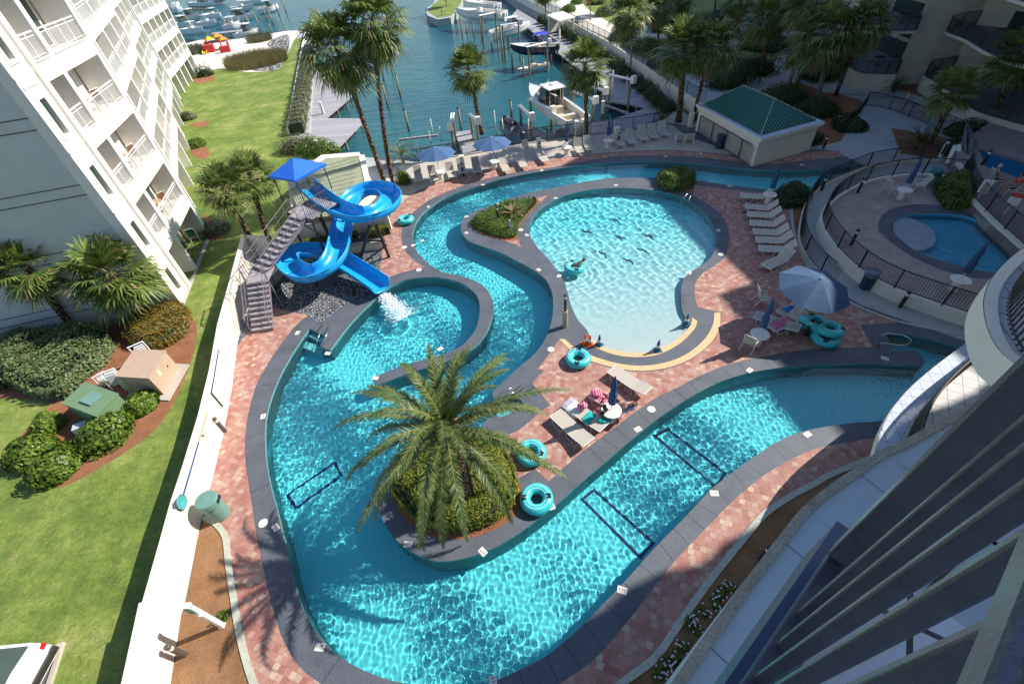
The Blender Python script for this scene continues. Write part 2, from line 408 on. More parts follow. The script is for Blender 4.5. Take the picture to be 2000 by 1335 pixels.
# ------------------------------------------------------------------ traced outlines (photo points on the ground)
def trace(s, z=0.0, closed=True, sub=5):
    pts = []
    for q in s.split():
        k = q.endswith('*'); x, y = map(float, q.rstrip('*').split(',')); p = P(x, y, z); pts.append(p)
        if k: pts.append(p.copy())
    o = []
    for p in spline(pts, closed, sub):
        if not o or (p - o[-1]).length > .02: o.append(p)
    if closed and (o[0] - o[-1]).length < .02: o.pop()
    return o
RIV = trace("1850,300 1780,312 1700,322 1640,326 1550,333 1460,330 1380,322 1300,315 1200,317 1120,325 1050,336 980,350 920,367 870,385 835,408 815,430 806,458 811,485 830,508 862,530 905,540 940,555 960,580 963,610 950,648 920,682 870,706 800,728 735,752* 726,738* 790,712 870,690 905,672 930,640 937,600 930,575 900,552 850,541 800,545 766,557 743,573 715,600 690,625 668,652 645,683* 625,676* 634,655* 604,641* 585,668 565,700 547,733 530,775 519,820 518,874 522,915 529,950 542,998 552,1040 562,1079 581,1161 608,1219 647,1268 696,1301 761,1327 826,1338 900,1343 950,1335 989,1319 1054,1288 1109,1247 1148,1210 1232,1122 1275,1073 1343,1004 1392,952 1457,903 1500,873 1539,852 1590,837 1668,825 1716,822 1800,800 1950,745 2100,690* 2100,640* 1960,690 1870,675 1790,655 1730,650* 1745,684* 1790,685* 1808,706* 1797,714 1710,711 1620,711 1560,714 1500,721 1450,731 1400,748 1340,780 1280,820 1230,860 1180,903 1130,945 1085,985 1040,1020 990,1055 940,1080 890,1093 850,1095 810,1080 775,1055 750,1020 738,985 738,955 752,930 790,895 850,860 905,838 935,836* 955,815* 985,812 1027,790* 1001,768* 965,788* 962,765* 990,738 1015,715 1040,695 1060,670 1075,635 1080,605 1078,570 1065,545 1042,527 1005,507 975,492 940,480 915,470 902,455 900,442 907,425 930,412 975,395 1030,377 1085,366 1180,349 1242,347 1300,348 1359,352 1422,361 1489,369 1560,375 1620,366 1700,340 1780,326 1850,318*")
WAVE = trace("1033,445 1043,422 1062,403 1100,383 1160,370 1220,367 1280,372 1330,385 1370,408 1392,438 1399,468 1393,495 1375,515 1345,534 1333,550 1330,577 1333,607 1342,626 1352,640 1326,665 1290,684 1258,692 1219,691 1185,684 1157,668 1147,645 1128,623 1115,594 1108,568 1099,545 1082,519 1064,498 1042,472")
KZ = 0.5
KID = trace("1743,452 1744,434 1761,422 1792,418 1835,417 1869,419 1897,425 1920,436 1948,456 1988,479 2040,520 2040,560 1948,534 1906,527 1863,516 1820,503 1789,492 1766,476", KZ)
KSHELF = trace("1746,434 1765,425 1790,432 1815,446 1827,465 1820,482 1800,490 1785,489 1766,476 1745,455", KZ - .2)
TZ = 0.9
TUB = trace("1912,290* 2060,330* 2060,372* 1925,325*", TZ)
def loop_z(l, z): return [Vector((p[0], p[1], z)) for p in l]
# ------------------------------------------------------------------ land, canal
shore = L2("-500,190 150,150 330,92 400,78 440,80 500,72 560,62 598,60 604,100 612,135 608,200 603,285 640,303 700,306 760,308 812,316 900,300 990,285 1060,271 1150,262 1245,250 1305,228 1318,214 1250,165 1185,110 1120,75 1060,40 1012,8 985,-12 905,-8 895,20 880,34 855,38 835,30 830,18 845,8 860,-20 900,-50")
shore_in = L2("1180,196 1246,207 1262,211 1200,230 1150,222")
land_out = shore + [Vector((60, 420, 0)), Vector((500, 500, 0)), Vector((500, -150, 0)), Vector((-500, -150, 0)), Vector((-500, 60, 0))]
holes = [RIV, WAVE, KID]
tag(sheet('ground', land_out, -0.035, M['walk'], holes=[RIV, WAVE, KID], thick=3), kind='structure')
def canal_mat():
    m = NT('canal_water'); v = m.coord('Object')
    n = m.noise(v, .05, 3); sp = m.n('ShaderNodeSeparateXYZ'); m.l(v, sp.inputs[0])
    c = m.ramp(n, [(.35, (.008, .088, .115)), (.65, (.016, .125, .14))]); m.col(c)
    m.b.inputs['Roughness'].default_value = .12; m.b.inputs['IOR'].default_value = 1.33
    v1 = m.coord('Object', (1.0, 2.2, 1)); v2 = m.coord('Object', (.35, .8, 1))
    a = m.noise(v1, 1.3, 4, .6); b = m.noise(v2, 1, 2, .5)
    m.bump(m.math('ADD', a, m.math('MULTIPLY', b, 1.2)), 1, .13); return m.m
b = MB().add([(-900, -50, -1.3), (900, -50, -1.3), (900, 2500, -1.3), (-900, 2500, -1.3)], [(0, 1, 2, 3)])
# the canal sheet stops short of the pools
b = MB(); b.add([(-900, 36.5, -1.3), (900, 36.5, -1.3), (900, 2600, -1.3), (-900, 2600, -1.3)], [(0, 1, 2, 3)])
tag(b.build('canal_water', canal_mat()), kind='structure')
far = MB(); far.prism([(-900, 330), (-420, 300), (-300, 420), (200, 520), (900, 500), (900, 900), (-900, 900)], -3, 0)
tag(far.build('far_shore', M['grass']), kind='structure')
# ------------------------------------------------------------------ pool shells
def pool_mat(name, shallow, deep, z0, z1, rough=.7):
    m = NT(name); tc = m.n('ShaderNodeTexCoord'); sp = m.n('ShaderNodeSeparateXYZ'); m.l(tc.outputs['Object'], sp.inputs[0])
    mr = m.n('ShaderNodeMapRange'); m.l(sp.outputs[2], mr.inputs[0]); mr.inputs[1].default_value = z0; mr.inputs[2].default_value = z1
    c = m.mix(mr.outputs[0], shallow, deep); n = m.noise(tc.outputs['Object'], .9, 5)
    c = m.mix(.25, c, m.ramp(n, [(.3, (.42, .42, .42)), (.7, (.58, .58, .58))]), 'OVERLAY')
    m.col(c); m.b.inputs['Roughness'].default_value = rough; return m.m
M['poolfloor'] = pool_mat('aqua_pool_plaster', (.12, .84, .93), (.12, .84, .93), -1, -2)
M['wavefloor'] = pool_mat('depth_tinted_plaster', (.80, .86, .84), (.16, .82, .88), -.05, -.95)  # aqua by depth: the water's light absorption put into the floor colour
M['kidfloor'] = pool_mat('blue_pool_plaster', (.10, .50, .72), (.10, .50, .72), -.2, -1)
M['kidshelf'] = mat('white_pool_plaster', (.62, .66, .74), .8, .04, 3)
def recv(o): o.cycles.is_caustics_receiver = True; return o
def bbox(l): return min(p[0] for p in l), max(p[0] for p in l), min(p[1] for p in l), max(p[1] for p in l)
def cells(poly, cell, pad=.12):
    x0, x1, y0, y1 = bbox(poly); x = np.arange(x0 - pad, x1 + pad + cell, cell); y = np.arange(y0 - pad, y1 + pad + cell, cell)
    X, Y = np.meshgrid(x, y); c = inside(X, Y, poly); k = int(math.ceil(pad / cell)); d = c.copy()
    for _ in range(k):
        e = d.copy(); e[1:] |= d[:-1]; e[:-1] |= d[1:]; e[:, 1:] |= d[:, :-1]; e[:, :-1] |= d[:, 1:]; d = e
    q = d[:-1, :-1] & d[1:, :-1] & d[:-1, 1:] & d[1:, 1:]
    idx = np.arange(X.size).reshape(X.shape); Fq = np.stack([idx[:-1, :-1][q], idx[:-1, 1:][q], idx[1:, 1:][q], idx[1:, :-1][q]], -1)
    used = np.zeros(X.size, bool); used[Fq.ravel()] = True; re = np.cumsum(used) - 1
    return X.ravel()[used], Y.ravel()[used], re[Fq]
def water_mat():
    m = NT('clear_pool_water'); b = m.b
    b.inputs['Base Color'].default_value = (.93, 1, 1, 1); b.inputs['Transmission Weight'].default_value = 1
    b.inputs['Roughness'].default_value = 0; b.inputs['IOR'].default_value = 1.33; return m.m
M['water'] = water_mat()
rng = np.random.default_rng(5)
def waves(X, Y, amp, lam0, lam1, n=42, bias=None):
    Z = np.zeros_like(X)
    for i in range(n):
        lam = lam0 * (lam1 / lam0) ** rng.uniform(0, 1); a = rng.uniform(0, 2 * pi) if bias is None else bias + rng.normal(0, .7); k = 2 * pi / lam
        Z += lam * amp * np.sin(k * (X * cos(a) + Y * sin(a)) + rng.uniform(0, 2 * pi))
    return Z
def water(name, poly, z, cell, fn):
    X, Y, Fq = cells(poly, cell, .1); Z = z + fn(X, Y)
    o = npmesh(name, np.stack([X, Y, Z], -1), Fq, M['water'], smooth=True); o.cycles.is_caustics_caster = True
    return tag(o, kind='structure')
def ring(X, Y, p, lam, amp, r0, fall):
    r = np.hypot(X - p[0], Y - p[1]); return amp * np.sin(2 * pi * r / lam) * np.exp(-((r - r0) / fall) ** 2)
swim = P(1122, 521); spl = P(790, 612)
def fn_riv(X, Y):
    patch = .70 + .42 * np.sin(X * .55 + 1.3 + np.sin(Y * .4)) * np.sin(Y * .47 + .4) + .3 * np.sin(X * .2 - Y * .31) + .18 * np.sin(X * 1.3 + Y * .9)
    Z = waves(X, Y, .0033, .14, .42, 64) * np.clip(patch, .30, 1.3)
    d = np.hypot(X - spl[0], Y - spl[1]); return Z + .03 * np.exp(-(d / 1.1) ** 2) * np.sin(d * 9)
def fn_wave(X, Y):
    Z = waves(X, Y, .0034, .3, .9, 40); d = np.clip((Y - 15.5) / 6, .25, 1)
    return Z * d + ring(X, Y, swim, .33, .006, 1.2, 1.0)
water('river_water', RIV, -.13, .038, fn_riv)
water('wave_pool_water', WAVE, -.06, .06, fn_wave)
water('wading_pool_water', KID, KZ - .1, .09, lambda X, Y: waves(X, Y, .002, .4, 1.0, 16))
def shell(name, poly, z0, floorz, mt):
    b = MB(); b.ribbon(loop_z(poly, z0), loop_z(poly, floorz), closed=True); w_ = b.build(name + '_wall', mt)
    recv(w_); tag(w_, kind='structure')
shell('river', RIV, 0, -1.3, M['poolfloor']); shell('wave_pool', WAVE, 0, -1.3, M['poolfloor']); shell('wading_pool', KID, KZ, -.5, M['kidfloor'])
x0, x1, y0, y1 = bbox(RIV)
fl = sheet('river_floor', RIV, -1.2, M['poolfloor']); recv(fl); tag(fl, kind='structure')
X, Y, Fq = cells(WAVE, .25, .3); t = np.clip((Y - 15.2 - .006 * (X - 7) ** 2) / 14, 0, 1); Z = -.085 - .92 * t ** .85
o = npmesh('wave_pool_floor', np.stack([X, Y, Z], -1), Fq, M['wavefloor'], smooth=True); recv(o); tag(o, kind='structure')
o = sheet('wading_pool_floor', KID, -.15, M['kidfloor']); recv(o); tag(o, kind='structure')
o = sheet('wading_pool_shelf', KSHELF, KZ - .2, M['kidshelf'], thick=.4); recv(o); tag(o, kind='structure')
# ------------------------------------------------------------------ deck: grey coping slab, then the sheets laid on it
deck_out = L2("812,318 900,303 990,288 1060,274 1150,265 1245,253 1310,240 1370,250 1450,300 1500,305 1590,290 1680,300 1850,285 1960,300") + [Vector((60, 30, 0)), Vector((60, -20, 0)), Vector((-10.5, -20, 0))] + L2("332,1335 350,1216 361.7,1180 381,1082 384.6,1030 394.7,1011 409.7,942 436.7,846 463.6,670 500,560 560,430 600,400 700,330 760,318")
o = sheet('pool_deck', deck_out, 0, M['coping'], holes=holes, thick=.034); tag(o, kind='structure')
PAVL = trace("458,690* 436.7,846 409.7,942 396,1011* 420,1021* 440,1047 446,1095 456,1161 466,1226 482,1291 500,1345 530,1420* 760,1420* 627,1335 585,1301 546,1232 515,1112 499,1030 489,965 480,905 479,859 485,808 500,754 517,721 544,679 574,640 594,621* 604,616* 530,600* 500,640 475,660")
o = sheet('paver_path', PAVL, .008, M['paver']); tag(o, kind='structure')
PAVT = trace("1850,285* 1598,311 1514,320 1489,321 1430,315 1368,307 1305,304 1200,306 1130,317 1080,327 1005,337 930,355 880,372 837,392 805,417 787,442 784,462 790,487 807,507 829,522* 779,534 756,543* 745,540 741,520 745,500 749,470 755,445 765,420 790,392 830,367 900,345 1000,320 1100,308 1200,298 1300,294 1400,300 1480,312 1560,300 1700,288*")
o = sheet('paver_walk', PAVT, .008, M['paver']); tag(o, kind='structure')
LNG = trace("765,420* 748,420* 742,350* 775,345* 812,322 900,303 990,289 1060,275 1150,266 1245,254 1305,243 1340,265 1395,285 1440,303 1400,299 1300,293 1200,297 1100,307 1000,319 900,344 830,366 790,391")
o = sheet('lounge_terrace', LNG, .008, M['conc']); tag(o, kind='structure')
PAVC = trace("1092,664* 1112,684 1140,702 1196,719 1245,726 1294,722 1336,709 1368,690 1394,664 1406,638 1409,610* 1362,600* 1357,577 1359,551 1375,532 1407,511 1416,500 1422,481 1424,458 1418,435 1405,416 1384,399 1355,381 1358,361* 1447,373 1493,377* 1545,400 1548,440 1558,480 1585,530 1627,570 1687,604 1761,630* 1680,634* 1705,678* 1602,681 1537,688 1440,707 1375,730 1316,760 1286,774 1245,801 1202,834 1149,873 1103,911 1072,940* 1045,915* 1010,935* 975,856* 1015,838 1057,803* 1075,791* 1039,748* 1062,722* 1050,722*")
o = sheet('paver_terrace', PAVC, .008, M['paver']); tag(o, kind='structure')
PAVR = trace("1010,1400* 1092,1335 1138,1304 1180,1268 1259,1170 1317,1096 1376,1034 1428,981 1490,929 1539,900 1590,877 1668,861 1710,855 1800,835* 1760,870* 1700,895 1617,929 1588,946 1539,972 1490,1007 1435,1073 1395,1122 1343,1193 1278,1285 1213,1335 1150,1400*")
o = sheet('paver_walk_lower', PAVR, .008, M['paver']); o.name = 'paver_bank'; tag(o, kind='structure')
# beach ring: tan border, grey band, tan border
a = trace("1092,662 1112,682 1140,700 1196,717 1245,724 1294,720 1336,707 1368,688 1394,662 1406,636 1407,610", 0, False)
a2 = trace("1103,662 1122,678 1150,692 1196,707 1245,714 1290,710 1328,698 1357,680 1380,657 1393,632 1395,611", 0, False)
o = MB().ribbon(loop_z(a, .012), loop_z(a2, .012)).build('border_outer', M['tan']); o.name = 'tan_border_band'; tag(o, kind='structure')
b1 = trace("1150,672 1185,688 1219,696 1258,697 1292,690 1330,669 1358,640 1362,627", 0, False)
b2 = trace("1157,664 1187,680 1219,687 1258,688 1288,681 1322,662 1348,636 1352,620", 0, False)
o = MB().ribbon(loop_z(b1, .012), loop_z(b2, .012)).build('tan_border_strip', M['tan']); tag(o, kind='structure')
for nm, s in (('curb', "396,1011 420,1021 440,1047 446,1095 456,1161 466,1226 482,1291 500,1345 530,1420"), ('curb_edge', "1700,895 1617,929 1588,946 1539,972 1490,1007 1435,1073 1395,1122 1343,1193 1278,1285 1213,1335 1150,1400"), ('garden_curb', "1545,400 1548,440 1558,480 1585,530 1627,570 1687,604 1761,630 1880,655")):
    c = trace(s, 0, False); b = MB(); l = []; r = []
    for i, p in enumerate(c):
        t = (c[min(i + 1, len(c) - 1)] - c[max(i - 1, 0)]).normalized(); nn = Vector((-t.y, t.x, 0)) * (.10 if nm != 'garden_curb' else .07); l.append(p + nn); r.append(p - nn)
    z1 = Vector((0, 0, .05)); b.ribbon([q + z1 for q in l], [q + z1 for q in r]); b.ribbon(l, [q + z1 for q in l]); b.ribbon([q + z1 for q in r], r)
    tag(b.build(nm, M['curb']), kind='structure')
# saw joints across the coping
jb = MB()
for s in ("1035,1372 1092,1335 1138,1304 1180,1268 1220,1220 1259,1170 1288,1132 1317,1096 1346,1064 1376,1034 1402,1007 1428,981 1459,954 1490,929 1539,900 1590,877", "1537,688 1490,697 1440,707 1408,718 1375,730 1345,744 1316,760 1286,774 1245,801 1202,834 1175,854 1149,873", "1357,577 1359,551 1375,532 1407,511 1422,481 1424,458 1418,435 1384,399", "500,754 480,859 485,963 515,1112 551,1242 627,1335"):
    for p in L2(s):
        q = min(RIV + WAVE, key=lambda v: (v - p).length); t = (q - p).normalized(); nn = Vector((-t.y, t.x, 0)) * .008
        p = p + t * .03; z = Vector((0, 0, .004)); jb.add([p - nn + z, q - nn + z, q + nn + z, p + nn + z], [(0, 1, 2, 3)])
tag(jb.build('coping_joints', M['black']), kind='structure')
# mulch beds, gravel, lawn, beach
def bed(name, s, m, z=.01, sub=4, kind='structure'):
    o = sheet(name, trace(s, 0, True, sub), z, m); return tag(o, kind=kind)
bed('mulch_bed', "385,1028 396,1016* 418,1026 436,1050 442,1095 452,1161 462,1226 478,1291 495,1345 520,1420* 310,1420* 332,1335 350,1216 362,1180 381,1082", M['mulch'])
bed('mulch_strip', "1705,897* 1617,932 1588,949 1539,975 1490,1010 1435,1076 1395,1125 1343,1196 1278,1288 1216,1338 1155,1405* 1500,1405* 1900,900*", M['mulch'])
bed('gravel_bed', "530,600* 604,616* 625,632* 690,585 711,588* 741,545* 741,520* 748,500* 716,500 640,560 585,520* 560,510* 530,560", M['gravel'], .012)
bed('shrub_bed', "917,435 940,415 987,395 1047,387 1056,393* 1030,420 1015,442 1010,468* 987,470 955,462 930,452 920,442", M['leafdark'] if 0 else M['redmulch'])
bed('bed_corner', "1045,388* 1071,381* 1052,398*", M['paver'], .008); bed('bed_tip', "1013,468* 1017,482* 985,470*", M['paver'], .008)
bed('island_bed', "765,925 790,895 850,862 905,842 935,840 975,858* 1008,930 1020,960 1010,1000 980,1027 930,1047 880,1052 830,1042 790,1012 766,972 757,940", M['redmulch'])
bed('hedge_bed', "1285,355* 1284,338 1300,332* 1359,345* 1357,362 1350,378* 1310,368*", M['redmulch'])
bed('corner_bed', "1500,383* 1530,368 1570,376 1590,388 1580,420 1568,470* 1552,440 1547,402", M['redmulch'])
def wall_outer(off, pts=((-14.84, 18.93), (-13.9, 15.6), (-13.25, 12.82), (-12.8, 10.4), (-12.55, 8.84), (-12.2, 7.2), (-11.85, 5.5), (-11.3, 3.57), (-10.6, .5), (-9.2, -5.5))):
    pts = [(-16.9, 28.2), (-15.7, 22.9)] + list(pts); o = []
    for i, p in enumerate(pts):
        a_, b_ = pts[max(i - 1, 0)], pts[min(i + 1, len(pts) - 1)]; t = Vector((b_[0] - a_[0], b_[1] - a_[1], 0)).normalized()
        o.append(Vector((p[0], p[1], 0)) + Vector((t.y, -t.x, 0)) * off)
    return o
wo = wall_outer(.3)
lawn = wo[::-1] + L2("548,480 575,400 590,330 566,275 584,110 590,74 576,76 562,108 540,135 480,139 430,132 385,142 330,150") + L2("300,400 -300,600") + [Vector((-120, 20, 0)), Vector((-60, -20, 0))]
o = sheet('lawn', lawn, .006, M['grass']); tag(o, kind='structure')
bed('sand_beach', "320,118* 385,144* 430,134 480,141 540,137 575,78 596,60* 560,61 500,71 440,79 400,77 335,92*", M['sand'], .02)
bed('riprap', "478,130 505,122 530,114 540,98 522,88 535,76 560,68 566,80 560,108 543,137 500,139", M['rocks'], .06)
bed('redmulch_bed', "384,635 374,704 341,783 308,834 257,875 180,922 127,948 75,955 45,930 20,880 60,830 100,790 40,778 -60,780* -60,690* 150,653* 354,598*", M['redmulch'], .014)
for i, s in enumerate(("440,462 428,440 400,418 412,470", "398,285 410,300 400,312 372,300 378,285", "400,236 410,240 398,248 365,245", "420,150 410,160 380,163 384,150")):
    o = bed('small_bed', s, M['redmulch'], .014); o.name = 'shrub_ring'
bed('patio', "354,594* 404,463* 408,470* 360,598*", M['conc'], .02)
bed('walkway', "1640,280* 1700,195 1760,230 1850,285 1700,330* 1640,300*", M['walk'], .016)
bed('side_path', "1600,180* 1750,190* 1900,240* 2050,330* 2050,300* 1900,222* 1745,172* 1640,160*", M['walk'], .017)
bed('planting_bed', "1330,215* 1560,160* 1600,175* 1690,200 1690,250 1640,275 1560,290 1480,302* 1450,300*", M['redmulch'], .01)
bed('planting_bed_far', "1690,180* 1790,195* 1860,230* 2050,290* 2050,200* 1850,150* 1700,150*", M['redmulch'], .013)
bed('sago_bed', "1740,250* 1850,270* 1880,300* 1840,312* 1760,300*", M['redmulch'], .018)
bed('park_lawn', "1180,70* 1300,140* 1500,150* 1560,20* 1300,-60* 1100,-60* 1080,0*", M['grass'], .008)
bed('park_path', "1085,5* 1130,48* 1200,80* 1330,75* 1330,45* 1200,50* 1150,20* 1120,-10*", M['sand'], .016)
bed('park_shade_path', "1440,70* 1560,110* 1700,160* 1700,120* 1560,60* 1460,20*", M['walk'], .016)
bed('island_grass', "835,22* 845,10* 870,-10* 905,-6* 893,20* 878,32* 855,35*", M['grass'], .01)
# ------------------------------------------------------------------ walls, buildings, fences
V3 = lambda p, z=0: Vector((p[0], p[1], z))
def wb(b, name, mats, parent=None, smooth=False, bevel=0):
    """build world-space MB under a parent standing at its own location"""
    org = Vector((0, 0, 0)); q = parent
    while q is not None: org = org + q.location; q = q.parent
    b.v = [tuple(Vector(v) - org) for v in b.v]; return b.build(name, mats, parent, smooth=smooth, bevel=bevel)
def offs(path, d):
    o = []
    for i, p in enumerate(path):
        a_, b_ = path[max(i - 1, 0)], path[min(i + 1, len(path) - 1)]; t = Vector((b_[0] - a_[0], b_[1] - a_[1], 0)).normalized()
        o.append(Vector((p[0], p[1], 0)) + Vector((t.y, -t.x, 0)) * d)
    return o
def wall_strip(b, path, th, z0, z1, mi=0):
    l = offs(path, 0); r = offs(path, th); n = len(path)
    for i in range(n - 1):
        q = [l[i], l[i + 1], r[i + 1], r[i]]; vs = [V3(p, z0) for p in q] + [V3(p, z1) for p in q]
        fs = [(4, 5, 6, 7), (0, 1, 5, 4), (2, 3, 7, 6)] + ([(3, 0, 4, 7)] if i == 0 else []) + ([(1, 2, 6, 5)] if i == n - 2 else [])
        b.add(vs, fs, mi)
def wall(name, path, th, h, m, label, cat='wall', z0=0, cap=None, group=None):
    path = [V3(p) for p in path]; r = empty(name, path[0] + Vector((0, 0, z0)), 0, label, cat, group)
    b = MB(); wall_strip(b, path, th, z0 - .03, z0 + h); wb(b, 'wall_body', m, r)
    if cap:
        b = MB(); s = 1 if th > 0 else -1; wall_strip(b, offs(path, -.04 * s), th + .08 * s, z0 + h + .002, z0 + h + .07); wb(b, 'coping_cap', cap, r)
    return r
def resample(path, d):
    out = [Vector(path[0])]; acc = 0
    for i in range(len(path) - 1):
        a_, b_ = Vector(path[i]), Vector(path[i + 1]); L = (b_ - a_).length; t = d - acc
        while t <= L: out.append(a_ + (b_ - a_) * (t / L)); t += d
        acc = (acc + L) % d if L > 0 else acc
    return out
def fence(name, path, h, label, m, z0=0, sp=.115, post=2.0, th=.018, cat='fence', group=None, zf=None):
    path = [Vector((p[0], p[1], z0 if zf is None else zf(p))) for p in path]
    r = empty(name, path[0], 0, label, cat, group); up = Vector((0, 0, 1))
    b = MB()
    for q in resample(path, sp): b.box(q + up * (h / 2 + .02), (th, th, h - .12))
    wb(b, 'pickets', m, r)
    b = MB(); pp = resample(path, .4)
    for zz, w_ in ((h - .03, .032), (.10, .026)): b.tube([q + up * zz for q in pp], w_, 4)
    wb(b, 'rails', m, r)
    for q in resample(path, post)[:90]: b = MB(); b.box(q + up * (h / 2), (.055, .055, h + .02)); wb(b, 'post', m, r)
    return r
wi = wall_outer(0)
lw = wall('boundary_wall', wi, .3, 1.5, M['cream'], 'long cream stucco wall between the lawn and the paver path')
wall('boundary_wall', [wi[0], V3((-15.2, 27.6))], .25, 1.5, M['cream'], 'short cream return wall behind the stair at the end of the long wall', group=None)
# stepped bit near the bottom of the frame
b = MB(); wall_strip(b, offs([wall_outer(0)[i] for i in range(8, 12)], -.02), .37, 0, 1.56); o = wb(b, 'raised_wall_section', M['cream'], lw)

# ---- white apartment building
O1 = Vector((-19.85, 23.2, 0)); AB = empty('apartment_building', O1, 0, 'white apartment building with recessed balconies rising beside the lawn', 'building')
wallb = MB(); trim = MB(); rnd = random.Random(3)
def bays(O, Q, widths, pier=.4, floors=6, setback=1.35, corner=0, kind=0):
    u = (Q - O).normalized(); n = Vector((u.y, -u.x, 0)); rz = atan2(u.y, u.x)
    Wp = lambda a, d, z: O + u * a + n * d + Vector((0, 0, z))
    def bx(a0, a1, d0, d1, z0, z1, mi=0, mb=wallb): mb.box(Wp((a0 + a1) / 2, (d0 + d1) / 2, (z0 + z1) / 2), (a1 - a0, d1 - d0, z1 - z0), rz, mi)
    top = 3.1 * floors; a = 0
    if corner:
        bx(0, .55, -.5, 0, 0, top); bx(1.15, corner, -.5, 0, 0, top); bx(.55, 1.15, -.5, -.25, 0, top)
        for f in range(floors):
            z = 3.1 * f; lo, hi = z + .45, z + 2.0
            bx(.552, 1.148, -.24, -.003, z - .65 if f else 0, lo); 
            bx(.552, 1.148, -.24, -.003, hi, top if f == floors - 1 else z + 2.449)
            wd = MB(); bx(.60, 1.10, -.235, -.17, lo + .05, hi - .05, 0, wd); wn = wb(wd, 'window', M['glass'], AB)
            fr = MB()
            for q in ((.40, .58, lo - .16, hi + .16), (1.12, 1.30, lo - .16, hi + .16), (.582, 1.118, hi + .002, hi + .16), (.582, 1.118, lo - .16, lo - .002)): bx(q[0], q[1], -.02, .05, q[2], q[3], 0, fr)
            wb(fr, 'frame', M['white'], wn)
            bx(.15, 1.62, 0, .05, z + 2.52, z + 2.62); bx(.0, corner, 0, .03, z + 2.86, z + 2.98)
        a = corner
    bx(-.0 if not corner else 0, .02, -.5, -.02, 0, top)
    for i, wd in enumerate(widths):
        # pier
        bx(a, a + pier, -setback, .14, 0, top); a0 = a + pier; a1 = a0 + wd; mid = (a0 + a1) / 2
        for f in range(floors):
            z = 3.1 * f
            if f:
                bx(a0, a1, -setback - .1, -.01, z - .22, z)                       # balcony slab
                bx(a0, a1, -.02, .10, z - .72, z + .10)                         # spandrel
                bx(a0 + .15, a1 - .15, .10, .13, z - .30, z - .24); bx(a0 + .08, a1 - .08, .10, .16, z + .06, z + .12)
                rb = MB(); zz = z + 1.08
                bx(a0, a1, -.03, .03, zz - .03, zz + .03, 0, rb); bx(a0, a1, -.02, .02, zz - .17, zz - .14, 0, rb); bx(a0, a1, -.02, .02, z + .19, z + .22, 0, rb)
                k = a0 + .06
                while k < a1 - .03: bx(k, k + .018, -.009, .009, z + .22, zz - .17, 0, rb); k += .11
                for k in range(1, int(wd / 1.3) + 1): q = a0 + wd * k / (int(wd / 1.3) + 1); bx(q - .03, q + .03, -.028, .028, z + .10, zz - .03, 0, rb)
                wb(rb, 'balcony_railing', M['whitemetal'], AB)
            zb = z
            bx(a0, a1, -setback - .35, -setback - .1, zb, zb + 2.9, 1 if f == 0 else 0)
            dr = MB(); dz = zb + 2.55
            bx(a0 + .25, a0 + .25 + wd * .55, -setback - .098, -setback - .06, zb + .05, dz, 0 if rnd.random() < .72 else 1, dr)
            bx(a0 + .27 + wd * .55, a1 - .35, -setback - .098, -setback - .065, zb + .05, dz, 1 if rnd.random() < .6 else 0, dr)
            d = wb(dr, 'balcony_door', [M['curtain'], M['glass']], AB)
        a = a1
    bx(a, a + pier, -setback, .14, 0, top)
    return Wp(a + pier, 0, 0), u, n
e1, u1, n1 = bays(O1, Vector((-21.7, 31.5, 0)), [1.6, 4.35], corner=1.75)
e2, u2, n2 = bays(Vector((-22.6, 31.7, 0)), Vector((-31.7, 51.3, 0)), [4.9, 4.9, 4.9, 4.9], floors=6)
e3, u3, n3 = bays(e2 + u2 * .02 - n2 * .5, e2 + u2 * 10 - n2 * .5, [4.3, 4.3, 4.3, 4.3], floors=6)
e4, u4, n4 = bays(Vector((-42.3, 72.3, 0)), Vector((-47, 89.5, 0)), [3.1, 3.1, 3.1, 3.1, 3.1], floors=6)
wb(wallb, 'wall', [M['white'], M['tanwall']], AB)
b = MB(); poly = [O1 - n1 * .5, O1 - n1 * .5 + u1 * 8.4, Vector((-25.5, 31.5, 0)), Vector((-34.6, 51, 0)), Vector((-45.5, 72.0, 0)), Vector((-50, 90, 0)), Vector((-64, 86, 0)), Vector((-50, 45, 0)), O1 - n1 * 15]
b.prism(poly, 17.6, 18.6); wb(b, 'roof', M['white'], AB)
b = MB(); rz1 = atan2(u1.y, u1.x)
b.box(O1 - n1 * 7.75 + u1 * .2 + Vector((0, 0, 9)), (.4, 14.5, 18), rz1)
for f in range(6):
    for zz in (3.1 * f + 1.0, 3.1 * f + 1.5): b.box(O1 - n1 * 7.75 - u1 * .01 + Vector((0, 0, zz)), (.03, 14.5, .035), rz1, 1)
wb(b, 'end_wall', [M['endwall'], M['dark']], AB)

# ---- resort tower at the top right and the wing we stand on
TW = empty('resort_tower', (42, 46, 0), 0, 'beige resort tower with curved balconies and green glass in shade', 'building')
b = MB(); b.prism([(40.2, 47.6), (45, 46.7), (47, 42), (47.5, 34), (50, 18), (85, 10), (110, 150), (75, 140), (58, 96), (47, 62), (43.5, 55.5), (42.6, 49.5)], -.03, 30.5); b.prism([(48.4, 30), (50, 18), (80, 12), (80, 30)], 30.5, 32.6); wb(b, 'wall', M['stucco'], TW)  # unseen far side and raised top block added, sized to shade the deck
for z in (0, 3.2, 6.4, 9.6, 12.8):
    g = MB(); g.prism([(42.3, 49.4), (43.3, 55.4), (43.6, 55.3), (42.7, 49.3)], z + .05 if z else 1.2, z + 2.8)
    g.prism([(45.3, 46.5), (46.75, 42), (47.2, 34), (47.4, 34), (47.1, 42), (45.5, 46.6)], z + .05 if z else 1.0, z + 2.8); gw = wb(g, 'window', M.setdefault('greenglass', planks('green_glass', (.008, .05, .045), .9, radians(80), 0, .04, .3)), TW)
